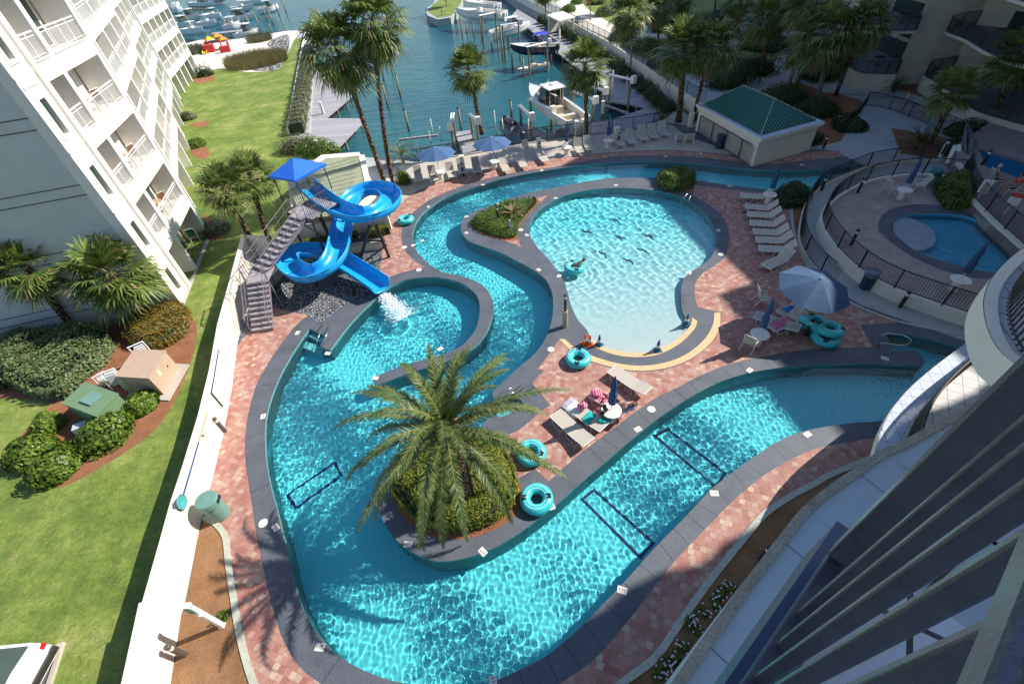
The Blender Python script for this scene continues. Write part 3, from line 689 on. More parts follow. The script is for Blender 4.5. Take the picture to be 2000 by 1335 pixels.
def curved_balcony(parent, name, edge, back, z, solid=0, rail=True, slab=M['stucco'], floor=None, rail_in=.08, th=.22, rh=1.05):
    """edge: outer plan curve, back: closing points at the wall"""
    e = spline([V3(p) for p in edge], False, 6); b = MB(); b.prism(list(e) + [V3(p) for p in back], z - th - solid, z, 0, True, 1)
    o = wb(b, name, [slab, floor or M['greyfloor']], parent)
    if rail:
        rb = MB(); sgn = 1; q0 = [V3(p, z) for p in offs(e, rail_in)]; up = Vector((0, 0, 1))
        for q in resample(q0, .11): rb.box(q + up * (rh / 2), (.018, .018, rh - .08))
        rb.tube([q + up * rh for q in q0], .03, 6); rb.tube([q + up * .09 for q in q0], .018, 4)
        for q in resample(q0, 1.6): rb.box(q + up * (rh / 2), (.045, .045, rh))
        wb(rb, 'railing', M['dark'], o)
    return o
M['greyfloor'] = tilemat('grey_floor_tile', (.22, .24, .27), .6, (.09, .1, .12), .3)
for k, z in enumerate((1.4, 4.9, 8.2, 11.4)):
    curved_balcony(TW, 'balcony', [(43.2, 55.6), (39.5, 53.4), (37.2, 50.4), (36.8, 47.6), (39.3, 46.2), (40.1, 47.4)], [(42.5, 49.4)], z, solid=1.2 if k == 0 else 0, rail_in=-.1)
    curved_balcony(TW, 'balcony', [(44.9, 46.6), (41.6, 45.8), (40.6, 42.2), (39.2, 38.5), (38.5, 35.5), (39.6, 31)], [(47.4, 31), (47.0, 41.9)], z - .1, solid=1.1 if k == 0 else 0, rail_in=-.1)

WG = empty('condo_wing', (12, 3, 0), 0, 'curved condominium wing with ledges and balconies in the right foreground', 'building')
b = MB(); b.prism([(5.2, -1.6), (15.8, 5.2), (26, 8.5), (50, 16.5), (80, 10), (80, -40), (5, -40)], -.03, 32); wb(b, 'wall', M['stucco'], WG)
sd = Vector((cos(SUN_AZ), sin(SUN_AZ), 0)); sn = Vector((-sin(SUN_AZ), cos(SUN_AZ), 0)); ed = []
for i in range(33):
    s_ = 20 + i; nn = 3.1 + .04 * max(0, s_ - 25) + .25 * sin(s_ * .95 + .6) + .12 * sin(s_ * 2.1); ed.append(sd * s_ + sn * nn)
b = MB()
for z in (21, 24.2): b.prism(ed + [sd * 52 - sn * 6, sd * 20 - sn * 6], z - .25, z + .85)
wb(b, 'shade_balconies', M['stucco'], WG)  # unseen upper slabs, added with an edge shaped to cast the wavy shade
# low roof ledge with panel joints
LZ = 7.5
le = trace("1180,1520 1240,1440 1310,1335 1365,1255 1420,1180 1462,1122 1502,1072 1558,1000 1606,958 1660,920 1715,882 1760,862 1830,824 1940,766 2060,700", LZ, False, 4)
li = offs(le, 5.5); b = MB(); b.ribbon([V3(p, LZ) for p in offs(le, .13)], [V3(p, LZ) for p in li]); b.ribbon([V3(p, LZ - .004) for p in le], [V3(p, -.03) for p in le]); lo = wb(b, 'ledge_roof', M['ledge'], WG)
b = MB(); r1 = offs(le, .15); b.ribbon([V3(p, LZ + .05) for p in le], [V3(p, LZ + .05) for p in r1]); b.ribbon([V3(p, LZ - .25) for p in le], [V3(p, LZ + .05) for p in le]); b.ribbon([V3(p, LZ + .05) for p in r1], [V3(p, LZ) for p in r1]); wb(b, 'rim', M['ledgerim'], lo)
b = MB(); rs = resample(le, 2.35); ri = offs(rs, 1.9)
for i, (p, q) in enumerate(zip(rs, ri)):
    t = (q - p).normalized(); n_ = Vector((-t.y, t.x, 0)) * .022; s_ = p + t * .16
    b.add([V3(s_ - n_, LZ + .006), V3(q - n_, LZ + .006), V3(q + n_, LZ + .006), V3(s_ + n_, LZ + .006)], [(0, 1, 2, 3)])
for off_ in (1.9, 3.8):
    rr = offs(le, off_); b.ribbon([V3(p, LZ + .007) for p in rr], [V3(p, LZ + .007) for p in offs(le, off_ + .05)])
wb(b, 'panel_joints', M['dark'], lo)
b = MB(); c_ = P(1612, 1083, LZ); t_ = (P(1640, 1050, LZ) - c_).normalized()
b.box(c_ + Vector((0, 0, .03)), (.42, .16, .04), atan2(t_.y, t_.x)); wb(b, 'vent_grille', M['dark'], lo)
# round tiled balcony
CZ = 3.0
def px(s, z, sub=4): return trace(s, z, False, sub)
ce = px("1706,890 1712,868 1722,836 1742,798 1776,758 1822,718 1872,680 1925,640 1960,612", CZ)
b = MB(); b.prism(list(ce) + [V3(P(2150, 700, CZ)), V3(P(2080, 760, CZ)), V3(P(1880, 830, CZ))], CZ - .35, CZ, 0, True, 1); bo = wb(b, 'round_balcony', [M['cream'], M['tile']], WG)
rin = offs(ce, .66); rb = MB(); up = Vector((0, 0, 1))
for q in resample([V3(p, CZ) for p in rin], .115): rb.box(q + up * .55, (.02, .02, 1.0))
rb.tube([V3(p, CZ + 1.08) for p in rin], .045, 8); rb.tube([V3(p, CZ + .1) for p in rin], .02, 4); wb(rb, 'railing', M['dark'], bo)
rl = MB(); rl.ribbon([V3(p, CZ + .012) for p in offs(ce, .02)], [V3(p, CZ + .012) for p in offs(ce, .56)]); wb(rl, 'rim_tiles', M['tilerim'] if 'tilerim' in M else M.setdefault('tilerim', tilemat('rim_tile', (.42, .47, .54), .42, (.1, .12, .15), radians(20))), bo)
DZ = 11.0
de = px("2120,440 2050,465 1990,494 1950,528 1926,560 1916,592 1917,625 1927,660 1948,695 1985,724 2040,760 2130,790", DZ)
de = de[::-1]
b = MB(); b.prism(list(de) + [V3(P(2250, 480, DZ)), V3(P(2250, 800, DZ))], DZ - .4, DZ, 0, True, 1); bo = wb(b, 'upper_balcony', [M['cream'], M['tilerim']], WG)
mid_ = len(de) // 2; dm = max((offs(de, -.28), offs(de, .28)), key=lambda l: l[mid_].length)
rl = MB(); rb = MB()
for q in resample([V3(p, DZ) for p in dm], .115): rb.box(q + up * .55, (.02, .02, 1.0))
rb.tube([V3(p, DZ + 1.08) for p in dm], .04, 8); rb.tube([V3(p, DZ + .1) for p in dm], .02, 4); wb(rb, 'railing', M['dark'], bo)
sg = 1 if (dm[5] - offs(de, .28)[5]).length < 1e-4 else -1
rl.ribbon([V3(p, DZ + .08) for p in de], [V3(p, DZ + .08) for p in offs(de, .16 * sg)]); rl.ribbon([V3(p, DZ - .3) for p in offs(de, -.01 * sg)], [V3(p, DZ + .08) for p in offs(de, -.01 * sg)]); rl.ribbon([V3(p, DZ) for p in offs(de, .16 * sg)], [V3(p, DZ + .08) for p in offs(de, .16 * sg)])
wb(rl, 'rim', M['cream'], bo)
# the railing right under the lens
th = radians(36); ru = Vector((cos(th), sin(th), 0)); rn = Vector((-sin(th), cos(th), 0)); off = -.12; zt, zb_ = 15.645, 14.50
RL = empty('balcony_railing', rn * off + Vector((0, 0, zb_)), 0, 'dark bronze balcony railing with flat pickets, close in the lower right corner', 'railing')
def rp(u_, d_, z_): return ru * u_ + rn * (off + d_) + Vector((0, 0, z_))
b = MB(); b.box(rp(-.49, -.035, zt), (3.0, .075, .045), th); wb(b, 'top_rail', M['rail'], RL, bevel=.008)
b = MB(); b.box(rp(-.49, -.03, zb_ + .03), (3.0, .05, .04), th); wb(b, 'bottom_rail', M['rail'], RL, bevel=.006)
for u_, w_, d_ in [(.985, .05, .06)] + [(.755 - .108 * i, .016, .028) for i in range(26)]:
    b = MB(); b.box(rp(u_, -.032, (zt + zb_) / 2 + .02), (w_, d_, zt - zb_ - .085), th); wb(b, 'picket', M['rail'], RL, bevel=.003)
OB = empty('own_balcony', rp(0, -1, 14.4), 0, 'tiled balcony floor seen between the flat pickets at lower right', 'balcony')
b = MB(); b.prism([rp(-2.0, -.10, 0), rp(1.12, -.10, 0), rp(1.12, -1.8, 0), rp(-2.0, -1.8, 0)][::-1], 14.2, 14.44, 0, True, 1); b.prism([rp(-2.0, .015, 0), rp(1.16, .015, 0), rp(1.16, -.098, 0), rp(-2.0, -.098, 0)][::-1], 14.15, 14.46, 0); wb(b, 'slab', [M['navyedge'] if 'navyedge' in M else M.setdefault('navyedge', mat('slate_blue_fascia', (.05, .08, .14), .5, .1, 4)), M.setdefault('ownfloor', tilemat('pale_floor_tile', (.55, .58, .62), .40, (.04, .04, .05), th, .02))], OB)

# ---- pump house with hip roof
A_, B_, C_ = P(1360, 203, 2.2), P(1487, 272, 2.2), P(1612, 238, 2.2); D_ = A_ + C_ - B_
PH = empty('pump_house', V3(B_), 0, 'small cream pump house with a green ribbed hip roof', 'building')
cn = (A_ + C_) / 2; ins = lambda p, k: p + (cn - p) * k
b = MB(); b.prism([V3(ins(p, .07)) for p in (A_, B_, C_, D_)], -.03, 1.95); wb(b, 'wall', M['cream'], PH)
b = MB(); b.prism([V3(p) for p in (A_, B_, C_, D_)], 1.96, 2.2, 0, True, 1); wb(b, 'flat_roof_edge', [M['cream'], M['ledge']], PH)
R0, R1 = P(1452, 167, 3.5), P(1513, 193, 3.5); E = [ins(p, .13) for p in (A_, B_, C_, D_)]; E = [Vector((p.x, p.y, 2.26)) for p in E]
b = MB(); faces = [(E[0], E[1], R1, R0), (E[1], E[2], R1, R1), (E[2], E[3], R0, R1), (E[3], E[0], R0, R0)]
for q in faces: b.add(q[:4] if q[2] != q[3] else q[:3], [tuple(range(4 if q[2] != q[3] else 3))])
rf = wb(b, 'roof', M['roofgreen'], PH); b = MB()
for e0, e1_, ra, rb_ in faces:
    L = (e1_ - e0).length; ux = (e1_ - e0).normalized(); nn = ux.cross(((ra + rb_) / 2 - e0)).normalized(); vy = nn.cross(ux)
    xl = (rb_ - e0).dot(ux); xr = (ra - e0).dot(ux); hh = (ra - e0).dot(vy); k = .14
    while k < L - .05:
        f = min(1, k / max(xl, .01), (L - k) / max(L - xr, .01)); b.tube([e0 + ux * k + nn * .03, e0 + ux * k + vy * hh * f + nn * .03], .055, 5); k += .30
wb(b, 'ribs', M['roofgreen'], rf)
b = MB(); b.tube([R0, R1], .06, 6)
for e in E: b.tube([e + Vector((0, 0, .02)), R0 if (e - R0).length < (e - R1).length else R1], .055, 6)
wb(b, 'ridge_caps', M['roofsage'], rf)
q0, q1 = V3(ins(A_, .07)), V3(ins(B_, .07)); t_ = (q1 - q0).normalized(); o_ = Vector((t_.y, -t_.x, 0)) * .12; o_ = -o_ if (q0 + o_ - V3(cn)).length < (q0 - V3(cn)).length else o_; q = [q0 + t_ * .6 + o_, q1 - t_ * .25 + o_]; fence('equipment_fence', resample(q, .5) + [q[1]], 1.5, 'dark picket fence screening the front of the pump house', M['dark'])
b = MB(); b.prism(L2("1442,310 1452,306 1475,290 1465,284")[::-1], 0, 1.25); tag(b.build('wing_wall', M['cream'], bevel=.03), 'short rounded cream wall at the corner of the pump house', 'wall')
# ---- open shelter roof by the slide
SR = empty('equipment_shed', P(620, 440), 0, 'equipment shed with sage ribbed metal roof behind the slide', 'shed')
pl = [P(560, 352, 1.9), P(637, 309, 2.3), P(707, 303, 2.3), P(722, 371, 1.9), P(676, 420, 1.6), P(588, 425, 1.6)]
b = MB(); b.add(pl, [tuple(range(6))[::-1]]); b.add(pl + [p - Vector((0, 0, .14)) for p in pl], [(i, (i + 1) % 6, 6 + (i + 1) % 6, 6 + i) for i in range(6)]); rf = wb(b, 'roof', M['roofsage'], SR)
b = MB(); a0, a1 = P(592, 424, 1.62), P(682, 413, 1.65); c0, c1 = P(575, 341, 2.05), P(700, 305, 2.31)
for i in range(13):
    f = i / 12; p, q = a0.lerp(c0, f), a1.lerp(c1, f); w_ = [p.lerp(q, k / 10) + Vector((0, 0, .03 + .02 * sin(k * 1.7 + i))) for k in range(11)]; b.tube(w_, .022, 4)
wb(b, 'seams', M['roofsage'], rf)
b = MB(); b.add([P(700, 303, 2.34), P(712, 302, 2.34), P(727, 371, 1.94), P(716, 371, 1.94)], [(0, 1, 2, 3)]); wb(b, 'edge_flashing', M['cream'], rf)
b = MB(); b.prism([V3(ins2) for ins2 in (P(585, 440), P(690, 432), P(735, 385), P(712, 330), P(640, 335), P(575, 385))], -.03, 1.5); wb(b, 'wall', M['cream'], SR)
wall('retaining_wall', L2("556,482 600,470 650,462 700,455 765,448"), -.25, 1.15, M['cream'], 'cream retaining wall above the hedge row behind the blue slide', cap=M['conc'])
wall('retaining_wall', L2("524,598 534,560 562,530 610,508 660,498 752,486"), -.2, .55, M['cream'], 'lower cream planter wall at the edge of the gravel bed', cap=M['conc'])
wall('seawall', L2("600,62 592,105 567,262"), .22, .55, M['white'], 'low white wall between the lawn and the long seaside hedge')
# ---- canal side wall on the right with fence
cw = L2("985,-14 1010,2 1060,30 1120,64 1190,105 1250,148 1320,200 1372,236")
wall('park_wall', cw, -.25, 1.3, M['cream'], 'long cream wall running beside the boat slips')
fence('park_fence', cw, 1.1, 'dark picket fence standing on the long wall beside the boat slips', M['dark'], z0=1.3, sp=.16, post=2.4)
fence('pool_fence', resample(L2("818,317 900,303 990,288 1060,274 1150,265 1245,253 1305,242"), .8), 1.2, 'black picket fence behind the lounge chairs along the canal', M['black'])
# ---- wading pool terrace
kw = [V3(p) for p in spline([Vector((*p, 0)) for p in ((30.85, 27.4), (29.0, 28.3), (27, 28.45), (25.0, 28.1), (22.6, 26.9), (20.8, 25.5), (19.5, 23.8), (18.8, 21.6), (18.6, 19.6), (18.8, 17.9), (19.5, 16.5), (21.6, 14.1), (24.5, 11.8))], False, 4)]
kd = kw + [V3(p) for p in ((30, 14), (27.0, 18.6), (27.6, 21.1), (28.1, 22.7), (28.6, 24.1), (29.7, 25.9))]
tag(sheet('wading_terrace', kd, KZ, M.setdefault('kdeck', ground('rosy_terrace_concrete', [(.3, (.33, .25, .22)), (.7, (.45, .36, .31))], 1.5, 8, .4, .8, .2, .01)), holes=[KID]), kind='structure')
kc = trace("1716,452 1716,434 1726,418 1749,405 1792,399 1835,401 1892,415 1940,440 1990,465 2060,505 2060,590 1940,546 1892,541 1835,525 1778,499 1744,476 1721,456", KZ)
tag(sheet('wading_coping', kc, KZ + .008, M['coping'], holes=[KID]), kind='structure')
wall('terrace_wall', kw, -.3, KZ + .12, M['cream'], 'curved cream wall around the raised wading pool terrace', cap=None)
fence('terrace_fence', [p for p in offs(kw, -.15)], 1.1, 'black picket fence on the curved wall around the wading pool', M['black'], z0=KZ + .12)
ro = [V3(p) for p in spline([Vector((*p, 0)) for p in ((33, 30.8), (30.6, 31.1), (27.4, 30.9), (25.1, 30.1), (22.4, 28.7), (20.5, 26.9), (18.8, 24.5), (17.6, 22.3), (17.1, 19.8), (17.3, 17.9))], False, 4)]
tag(sheet('ramp', ro + [V3(p) for p in ((17.8, 16.6), (19.3, 14.9), (21.5, 12.6), (24.3, 10.5))] + kw[::-1], .012, M['walk']), kind='structure')
wall('ramp_curb', ro[:-6], -.18, .28, M['cream'], 'low curved cream kerb along the outer side of the ramp')
fence('ramp_fence', offs(ro[:-1], -.09), 1.1, 'dark curved picket fence along the outer side of the ramp', M['black'], z0=.2)
tw_ = [V3(p) for p in ((31.2, 28.4), (30.9, 27.5), (29.7, 25.9), (28.6, 24.1), (28.1, 22.7), (27.6, 21.1), (27.0, 18.6), (30, 14))]
tag(sheet('upper_terrace', tw_ + [V3(p) for p in ((45, 14), (46, 36), (38, 34), (34, 31.5))], TZ, M.setdefault('tdeck', ground('mauve_terrace_pavers', [(.3, (.22, .17, .17)), (.7, (.32, .26, .25))], 1.5, 8, .4, .8, .2, .01)), holes=[TUB], thick=1), kind='structure')
tag(sheet('hot_tub_water', TUB, TZ - .12, M.setdefault('bluewater', mat('deep_blue_pool_water', (.01, .14, .30), .05, .15, 2, bump=.25, bsc=2.5))), kind='structure')
wall('terrace_wall', tw_, -.3, TZ + .15, M['cream'], 'tall cream wall between the wading pool and the upper terrace')
fence('upper_fence', offs(tw_[1:], -.15), 1.1, 'black picket fence on the upper terrace beside the seated couple', M['black'], z0=TZ + .15)
fence('walkway_fence', resample(L2("1640,262 1672,232 1690,205 1740,215 1800,238 1860,262 1905,285"), 1), 1.15, 'dark picket fence beside the shaded walkway at upper right', M['black'])
fence('garden_fence', resample(L2("1410,60 1480,95 1560,140 1640,155 1700,165"), 1), 1.1, 'dark fence in the shaded garden behind the pump house', M['dark'], sp=.2)
# grey gable wall and white posts over the river mouth
GW = empty('footbridge_wall', P(1890, 330), 0, 'grey triangular bridge wall with white posts over the end of the river', 'wall')
b = MB(); p0, p1, p2 = P(1868, 318), P(1912, 330), P(1880, 350); b.add([P(1868, 318, 0), P(1915, 300, 0), P(1888, 345, 0), P(1888, 236, 2.3), P(1903, 262, 1.9)], [(0, 3, 4, 2), (2, 4, 1), (0, 2, 3), (1, 4, 3, 0)]); wb(b, 'gable', M.setdefault('slate', mat('slate_grey_panel', (.17, .18, .20), .7, .06, 2)), GW)
for a_, c_ in (((1832, 313), (1850, 280)), ((1850, 320), (1866, 284)), ((1876, 330), (1872, 284))):
    b = MB(); b.tube([P(*a_, .1), P(c_[0], c_[1], 1.1)], .14, 8); wb(b, 'post', M['white'], GW)
# docks
def dock(name, s, z, label, m=M['deck']):
    r = empty(name, P(*map(float, s.split()[0].split(',')), z), 0, label, 'dock'); pts = L2(s, z); b = MB(); b.prism(pts, z - .14, z); wb(b, 'deck_boards', m, r)
    n = len(pts)
    for i in range(n):
        for q in resample([pts[i], pts[(i + 1) % n]], 3.2)[:-1]:
            q = q + (sum(pts, Vector()) / n - q).normalized() * .25; b = MB(); b.tube([V3(q, -1.9), V3(q, z - .14)], .12, 6); wb(b, 'pile', M['pile'], r)
    return r
dock('sawtooth_dock', "612,128 608,205 603,292 650,299 710,237 702,231 636,231 704,173 686,171 638,171 657,160 640,128", -.25, 'grey sawtooth boat dock beside the long hedge')
dock('boat_dock', "1010,18 1118,82 1180,120 1245,170 1310,222 1245,250 1150,262 1060,271 1050,262 1150,238 1200,232 1262,211 1246,207 1180,196 1190,176 1150,150 1110,120 1080,95 1000,30", -.25, 'blue grey dock walk wrapping the boat slips')
# ------------------------------------------------------------------ vegetation
def leaf_quads(C, N, size, rg, asp=.55, droop=0):
    """small pointed leaves at centres C with outward normals N (numpy)"""
    n = len(C); up = rg.normal(size=(n, 3)); t = np.cross(N, up); t /= np.linalg.norm(t, axis=1)[:, None] + 1e-9
    tilt = rg.normal(0, .55, (n, 1)); N2 = N + np.cross(t, N) * tilt + rg.normal(0, .35, (n, 3)); N2 /= np.linalg.norm(N2, axis=1)[:, None]
    u = np.cross(N2, t); u /= np.linalg.norm(u, axis=1)[:, None]; s = size * rg.uniform(.7, 1.3, (n, 1))
    V = np.stack([C - t * s, C + u * s * asp, C + t * s, C - u * s * asp], 1).reshape(-1, 3)
    return V, np.arange(n * 4).reshape(n, 4)
def lumpy(D, rg, k=7, amp=.16):
    f = np.ones(len(D))
    for _ in range(k):
        a = rg.normal(size=3); a /= np.linalg.norm(a); f += amp * np.clip(D @ a - .35, 0, 1) * rg.uniform(-1, 1.4)
    return f
def shrub_mesh(name, r, m, n=1500, size=.06, seed=0, flat=.75, flowers=0, gap=.12, parent=None):
    rg = np.random.default_rng(seed); D = rg.normal(size=(n, 3)); D[:, 2] = np.abs(D[:, 2]) * .9 - .15; D /= np.linalg.norm(D, axis=1)[:, None]
    f = lumpy(D, rg, 12, .32) * rg.uniform(1 - gap * 2.6, 1.06, n); C = D * f[:, None] * np.array([r[0], r[1], r[2]]); C[:, 2] = np.maximum(C[:, 2] + r[2] * .12, .03)
    V, Q = leaf_quads(C, D, size, rg); mi = np.zeros(len(Q), int)
    if flowers: mi[rg.choice(len(Q), int(len(Q) * flowers), replace=False)] = 1
    o = npmesh(name, V, Q, [m, M['flower']], parent, mi)
    return o
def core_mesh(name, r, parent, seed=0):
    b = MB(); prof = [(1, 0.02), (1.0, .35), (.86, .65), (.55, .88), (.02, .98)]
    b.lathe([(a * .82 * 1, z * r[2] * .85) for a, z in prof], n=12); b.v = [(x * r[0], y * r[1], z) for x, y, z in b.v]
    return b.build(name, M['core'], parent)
def shrub(name, loc, r, m, label, cat='shrub', n=1500, size=.06, seed=0, rz=0, group=None, **k):
    e = empty(name, loc, rz, label, cat, group); core_mesh('dark_core', r, e); shrub_mesh('foliage', r, m, n, size, seed, parent=e, **k); return e
def hedge(name, path, w_, h, m, label, n=1200, size=.05, seed=0, cat='hedge', per=None, z0=0):
    """clipped hedge along a path; leaf faces on a rounded box profile"""
    path = [V3(p, z0) for p in path]; rg = np.random.default_rng(seed); e = empty(name, path[0], 0, label, cat)
    seg = [(path[i], path[i + 1]) for i in range(len(path) - 1)]; L = [(b_ - a_).length for a_, b_ in seg]; tot = sum(L); nn = int(per * tot) if per else n
    C = []; N = []
    for _ in range(nn):
        t = rg.uniform(0, tot); i = 0
        while t > L[i] and i < len(L) - 1: t -= L[i]; i += 1
        a_, b_ = seg[i]; p = a_ + (b_ - a_) * (t / L[i]); d = (b_ - a_).normalized(); s = Vector((-d.y, d.x, 0)); q = rg.uniform(0, 1)
        wv = w_ / 2 * (1 + .16 * sin(p.x * 3.1 + p.y * 2.3) + .1 * sin(p.x * 7.3 - p.y * 5)); hv = h * (1 + .12 * sin(p.x * 2.7 - p.y * 3.3))
        if q < .5: x = rg.uniform(-1, 1); c = p + s * wv * x + Vector((0, 0, hv * (1 - .12 * x ** 4) + rg.uniform(-.10, .03))); nv = Vector((0, 0, 1)) + s * x * .5
        else: sg = 1 if rg.random() < .5 else -1; z = rg.uniform(.02, 1); c = p + s * sg * wv * (1 + rg.uniform(-.12, .03)) + Vector((0, 0, z * hv)); nv = s * sg + Vector((0, 0, .4))
        if rg.random() < .04: c += d * rg.uniform(-.1, .1)
        C.append(c - path[0]); N.append(nv.normalized())
    V, Q = leaf_quads(np.array(C), np.array(N), size, rg); npmesh('foliage', V, Q, m, e)
    b = MB(); wall_strip(b, offs(path, -w_ * .40), w_ * .8, z0, z0 + h * .86); wb(b, 'dark_core', M['core'], e); return e

def fan_crown(seed, n=34, R0=.95, L=1.0, dead=9, droop=.5, name='crown', m=None):
    """crown of a fan palm around the origin: each leaf is a stalk and a fan of ~20 drooping blades"""
    rg = random.Random(seed); V = []; Fq = []; mi = []
    def quad(a, b_, c, d, k): i = len(V); V.extend([a, b_, c, d]); Fq.append((i, i + 1, i + 2, i + 3)); mi.append(k)
    tot = n + dead
    for i in range(tot):
        isd = i >= n; az = i * 2.39996 + rg.uniform(-.25, .25)
        if isd: el = radians(rg.uniform(-82, -55)); st = rg.uniform(.35, .6) * R0; bl = L * rg.uniform(.65, .85)
        else: el = radians(80 - 128 * ((i + .5) / n) ** .85 + rg.uniform(-8, 8)); st = R0 * rg.uniform(.75, 1.05); bl = L * rg.uniform(.85, 1.1)
        d = Vector((cos(az) * cos(el), sin(az) * cos(el), sin(el))); side = Vector((-sin(az), cos(az), 0)); nrm = d.cross(side); nrm = -nrm if nrm.z < 0 and not isd else nrm
        o = Vector((0, 0, -.12 if not isd else -.3)); hub = o + d * st + Vector((0, 0, -.10 * st)); w_ = side * .022
        quad(o - w_, hub - w_, hub + w_, o + w_, 1 if isd else 2)
        nb = 22 if not isd else 12; spread = radians(115 if not isd else 55)
        for k in range(nb):
            a = -spread + 2 * spread * (k + rg.uniform(-.2, .2)) / (nb - 1); ln = bl * (1 - .28 * abs(a / spread) ** 2) * rg.uniform(.88, 1.05)
            bd = (d * cos(a) + side * sin(a)).normalized(); pw = (side * cos(a) - d * sin(a)).normalized() * (.040 if not isd else .026)
            fold = nrm * (.10 * abs(sin(a)) + rg.uniform(-.04, .04)); g = Vector((0, 0, -droop * ln * (.30 + .5 * rg.random())))
            p0 = hub; p1 = hub + (bd + fold).normalized() * ln * .55 + g * .12; p2 = hub + (bd + fold).normalized() * ln * .92 + g * .75
            quad(p0 - pw * .35, p1 - pw, p1 + pw, p0 + pw * .35, 1 if isd else 0)
            quad(p1 - pw, p2 - pw * .12, p2 + pw * .12, p1 + pw, 1 if isd else (0 if rg.random() > .08 else 1))
    return np.array([tuple(v) for v in V]), np.array(Fq), np.array(mi)
CR = {}
def crown_data(key, **k):
    if key not in CR:
        V, Q, mi = fan_crown(**k); o = npmesh('crown', V, Q, [M['fan'], M['fandead'], M['rachis']], mi=mi); CR[key] = o.data; bpy.data.objects.remove(o)
    return CR[key]
def trunk_mesh(h, lean, r0, r1, seed, boots=1, m=None):
    rg = random.Random(seed); b = MB(); n = 14; pts = []; rr = []
    for i in range(n + 1):
        f = i / n; pts.append(Vector((lean[0] * f ** 1.4, lean[1] * f ** 1.4, h * f))); rr.append((r0 * (1 - f) + r1 * f) * (1 + .25 * max(0, .08 - f) / .08) * rg.uniform(.96, 1.04))
    b.tube(pts, rr, 12)
    if boots:
        nb = int(h * 26 * boots)
        for k in range(nb):
            f = rg.uniform(.12 if boots < 1 else .02, 1); i = min(int(f * n), n - 1); p = pts[i].lerp(pts[i + 1], f * n - i); r = rr[i]; a = k * 2.4
            d = Vector((cos(a), sin(a), 0)); s = Vector((-sin(a), cos(a), 0)) * .035; u = Vector((0, 0, .16)); q = p + d * r * .9; t = q + d * .07 + u
            b.add([q - s * 1.3, q + s * 1.3, t + s * .6, t - s * .6, t - d * .03 + u * .1], [(0, 1, 2, 3), (3, 2, 4)], 1)
    return b
def palm(base, top, label, key='a', r0=.17, r1=.13, R0=None, boots=1, cat='palm tree', m=None, seed=0, sc_=1.0, name='fan_palm', h=None, skirt=0, group=None, lim=15):
    B = P(*base); h = h or solve_h(base, top, lim); T = P(top[0], top[1], h); e = empty(name, B, 0, label, cat, group)
    lean = (T.x - B.x, T.y - B.y); t = trunk_mesh(h, lean, r0, r1, seed, boots).build('trunk', [m or M['trunk'], M['rachis'] if m is None else m], e, smooth=True)
    kw = dict(a=dict(seed=1, n=42), b=dict(seed=2, n=38, droop=.7), c=dict(seed=3, n=26, L=.85, R0=.75, dead=4), d=dict(seed=4, n=42, dead=46, droop=.9))[key]
    c = bpy.data.objects.new('crown', crown_data(key, **kw)); link(c, e); c.location = (lean[0], lean[1], h); c.rotation_euler = (0, 0, seed * 1.7); c.scale = (sc_ * 1.18,) * 3
    return e
palm((752, 362), (654, 88), 'tall palm with shaggy skirt, left one of the leaning pair behind the slide', 'd', .20, .13, seed=1, sc_=1.5, boots=.5)
palm((768, 362), (727, 34), 'taller slender palm, right one of the leaning pair behind the slide', 'd', .19, .12, seed=2, sc_=1.35, boots=.5)
palm((940, 262), (914, 132), 'bushy palm with rusty trunk rising behind the open blue umbrella', 'a', .22, .16, seed=3, sc_=1.22)
palm((1145, 275), (1143, 122), 'palm with studded trunk standing in front of the white lifted boat', 'a', .21, .18, seed=4, sc_=1.2)
palm((1325, 237), (1335, 88), 'sunlit palm with thick studded trunk beside the pump house, left of the two', 'a', .27, .22, seed=5, sc_=1.45)
palm((1352, 242), (1392, 84), 'sunlit palm leaning right with dark thin trunk beside the pump house', 'd', .15, .14, seed=6, sc_=1.3)
palm((1232, 135), (1230, 18), 'slim palm in shade rising from the far end of the round bushes', 'b', .12, .10, seed=7, sc_=1.5, m=M['trunkgrey'], boots=.2)
palm((1285, 90), (1283, 12), 'short palm in shade against the pale garden path', 'b', .16, .14, seed=8, sc_=1.4)
palm((1485, 148), (1499, 32), 'shaded palm with ringed trunk left of the leaning grey trunk', 'b', .18, .14, seed=9, sc_=1.45)
palm((1540, 168), (1588, -12), 'shaded palm with smooth grey leaning trunk behind the pump house', 'd', .2, .15, seed=10, sc_=1.5, m=M['trunkgrey'], boots=0)
palm((1557, 163), (1566, 92), 'low shaded palm between the grey trunks behind the pump house', 'c', .14, .12, seed=11, sc_=1.35)
palm((1597, 187), (1622, 58), 'shaggy palm with hanging dead skirt, left of the pair at the path corner', 'd', .26, .22, seed=12, sc_=1.7, m=M['trunkgrey'], boots=.4)
palm((1632, 187), (1690, 40), 'shaggy palm with thin studded trunk, right of the pair at the path corner', 'd', .17, .15, seed=13, sc_=1.35, boots=.6)
palm((1817, 283), (1866, 170), 'small bright palm with orange upper trunk beside the round bridge fence', 'c', .16, .2, seed=14, sc_=1.25)
palm((1925, 248), (1998, 102), 'palm with dark scaly trunk at the far right edge', 'a', .22, .2, seed=15, sc_=1.2)
palm((502, 490), (437, 365), 'palm with scaly trunk behind the wall end, left of the two by the slide stair', 'a', .17, .17, seed=16, sc_=.98)
palm((526, 467), (488, 338), 'palm with scaly trunk behind the wall end, right of the two by the slide stair', 'a', .17, .17, seed=17, sc_=.98)
palm((150, 646), (48, 518), 'palm with thick rusty trunk leaning left against the grey end wall', 'a', .19, .2, seed=18, sc_=1.02)
palm((277, 634), (213, 530), 'low spreading palm with short pale trunk at the building corner', 'a', .13, .11, seed=19, sc_=1.25)
